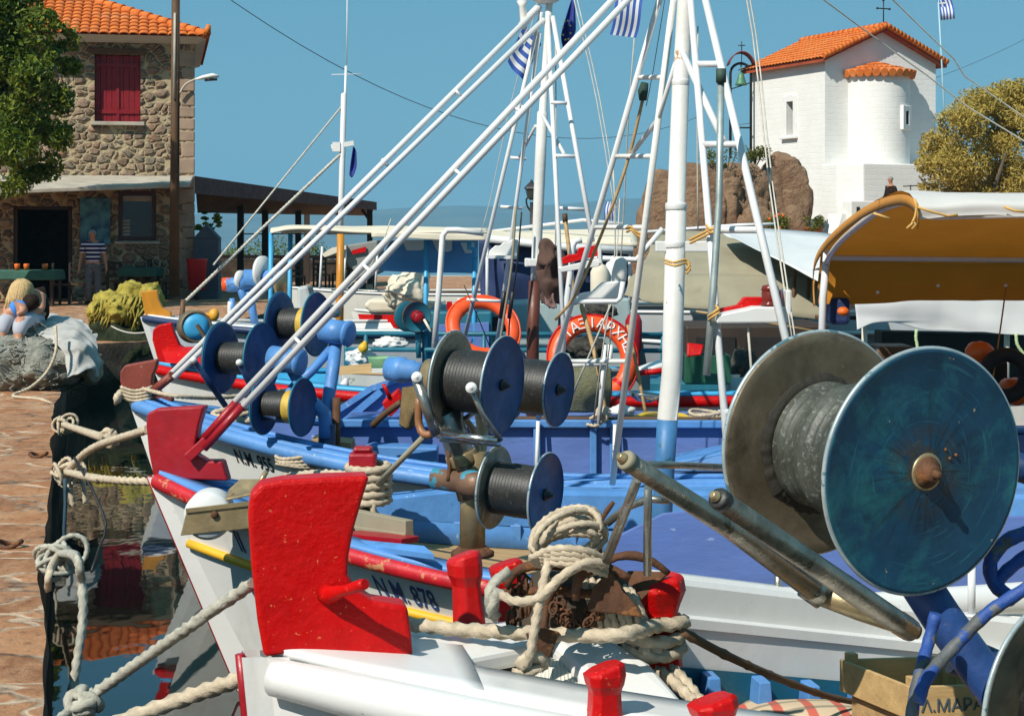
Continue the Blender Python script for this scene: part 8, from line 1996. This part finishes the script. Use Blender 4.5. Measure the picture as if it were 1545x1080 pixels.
    for px, py, w, h, m, lab in ((1260, 468, 30, 40, 'canvas_navy', 'navy blue barrel end behind the white awning post'), (1345, 535, 60, 30, 'brown_wood', 'brown box in the shade under the white awning'), (1470, 560, 80, 40, 'dark_void', 'dark locker in the shade under the awning')):
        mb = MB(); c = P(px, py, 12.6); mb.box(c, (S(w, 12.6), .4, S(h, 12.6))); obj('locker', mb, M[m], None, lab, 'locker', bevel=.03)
    mb = MB(); mb.poly3([P(1330, 500, 14.6), P(1545, 505, 14.6), P(1560, 620, 14.6), P(1330, 620, 14.6)], (0, .3, 0)); obj('shade_panel', mb, M['dark_wood'], boat4, bevel=.01)  # dark panel put in to paint the deep shade below the awning
    # yellow rope ties on the masts
    for pts, lab in (([(1003, 392, 8.6), (1018, 396, 8.55), (1034, 392, 8.6), (1040, 400, 8.6), (1034, 408, 8.6)], 'yellow rope tied round the thick white mast'), ([(945, 345, 9.35), (952, 342, 9.3), (960, 350, 9.3), (978, 356, 9.3)], 'yellow rope tied to the rung left of the thick mast'), ([(1066, 340, 8.05), (1072, 346, 8.0), (1080, 342, 8.0), (1040, 362, 8.1)], 'yellow rope tied where the right ladder meets its rung'), ([(1068, 478, 7.8), (1076, 472, 7.75), (1084, 466, 7.75), (1080, 462, 7.78)], 'yellow rope tying the grey pole to the red light board')):
        mb = MB(); mb.rope([P(*p) for p in pts], .006); mb.rope([P(p[0] + 1, p[1] + 5, p[2]) for p in pts], .006); obj('rope_tie', mb, M['yellow_tape'], None, lab, 'rope')
    # gear on the middle decks
    def fishbox(px, py, Y, col, lab, w=.5, ry=0):
        o = P(px, py, Y); t = thing('fish_box', o, lab, 'fish box', 'plastic fish boxes on the middle decks'); m = paint('fish_box_' + col, {'blue': (.02, .10, .35), 'white': (.6, .6, .56), 'orange': (.6, .18, .02), 'grey': (.2, .22, .22)}[col], .55, var=.2, wear=(.3, .28, .22), wamt=.06)
        ca, sa = math.cos(ry), math.sin(ry); mt = Matrix(((ca, -sa, 0), (sa, ca, 0), (0, 0, 1)))
        for cx, cy, sx, sy in ((0, -.15, w, .02), (0, .15, w, .02), (-w / 2, 0, .02, .32), (w / 2, 0, .02, .32)): b = MB(); b.box(o + mt @ V((cx, cy, .09)), (sx, sy, .18), mt); obj('side', b, m, t, bevel=.008)
        b = MB(); b.box(o + V((0, 0, .012)), (w - .02, .3, .02), mt); obj('bottom', b, m, t)
    fishbox(560, 590, 14.6, 'white', 'white fish box on the turquoise deck behind the bow screen', .5, .2)
    fishbox(668, 588, 14.7, 'blue', 'blue fish box on the turquoise deck left of the steel winch', .5, -.2)
    fishbox(930, 590, 14.5, 'grey', 'grey fish box in front of the lettered life ring', .5, .1)
    fishbox(1140, 600, 14.0, 'white', 'white fish box in the shade between green crate and big winch', .5, .15)
    fishbox(1180, 645, 12.2, 'orange', 'orange fish box on the blue cabin top beside the right ladder', .45, -.1)
    for i, (px, py, Y, rr, c_, lab) in enumerate(((548, 525, 15.3, 8, 'yellow', 'yellow float on the turquoise deck by the teal rail'), (660, 575, 14.9, 7, 'orange_ring', 'orange float beside the blue fish box'), (1105, 625, 12.1, 8, 'orange_ring', 'orange float on the blue cabin top right of the thick mast'), (1085, 628, 12.1, 7, 'canvas_white', 'white float on the blue cabin top right of the thick mast'), (520, 580, 14.3, 7, 'canvas_white', 'white float left of the white fish box'))):
        b = MB(); b.lathe([(.004, -S(rr, Y)), (S(rr, Y) * .7, -S(rr, Y) * .7), (S(rr, Y), 0), (S(rr, Y) * .7, S(rr, Y) * .7), (.02, S(rr, Y)), (.02, S(rr, Y) * 1.3), (.004, S(rr, Y) * 1.32)], P(px, py, Y), (.3, .2, 1), 16); obj('float', b, M[c_], None, lab, 'float')
    for i, (px, py, Y, m, lab) in enumerate(((700, 520, 16.2, 'canvas_white', 'white jerrycan beside the teal wheelhouse'), (925, 440, 16.6, 'canvas_white', 'white plastic bottle standing behind the white light board'), (905, 445, 16.5, 'canvas_cream', 'second plastic bottle behind the white light board'))):
        o = P(px, py, Y); b = MB(); b.lathe([(.02, 0), (.085, .005), (.09, .03), (.09, .22), (.06, .28), (.025, .30), (.025, .34), (.004, .345)], o, (0, 0, 1), 16); obj('bottle', b, M[m], None, lab, 'bottle')
    for pts, w, lab in (([(515, 562, 14.2), (600, 566, 14.2), (700, 560, 14.2)], 4, 'long thin wooden pole lying along the turquoise deck'), ([(1050, 470, 15.0), (1120, 480, 14.9), (1230, 500, 14.8)], 4, 'pale pole lying under the beige tent edge')):
        b = MB(); b.tube([P(*p) for p in pts], S(w, 14.3) / 2, 8); obj('pole', b, M['wood'], None, lab, 'pole')
    random.seed(21)
    for i, (px, py, Y, n_, lab) in enumerate(((640, 600, 14.0, 5, 'coil of pale line on the far rail left of the steel winch'), (1070, 634, 11.9, 4, 'coil of pale line on the blue cabin top behind the right ladder'), (450, 700, 10.6, 4, 'coil of pale line on the foredeck under the blue winch'), (860, 800, 9.2, 5, 'coil of pale line on the planked deck behind the rope heap'))):
        o = P(px, py, Y); b = MB()
        for k in range(n_): b.rope([o + V((math.cos(a) * (.13 + .012 * math.sin(k * 3)), math.sin(a) * .12, .018 * k + .01 * math.sin(a * 2 + k))) for a in [2 * math.pi * q / 12 for q in range(13)]], .011)
        obj('rope_coil', b, M['rope'], None, lab, 'rope')
clutter()

# ================================================================== the air over the strait
def haze():
    mb = MB(); mb.box((0, 4000, 148), (16000, 8600, 306)); o = MB()
    me = obj('haze', mb, M['black'], None, kind='stuff')
    me.data.materials.clear()
    m = bpy.data.materials.new('sea_haze'); m.use_nodes = True; t = m.node_tree; t.nodes.clear()
    out = t.nodes.new('ShaderNodeOutputMaterial'); v = t.nodes.new('ShaderNodeVolumePrincipled')
    v.inputs['Color'].default_value = (.30, .70, .98, 1); v.inputs['Density'].default_value = HAZE_DENSITY; v.inputs['Anisotropy'].default_value = 0
    t.links.new(v.outputs[0], out.inputs['Volume']); me.data.materials.append(m)
HAZE_DENSITY = .00017
haze()
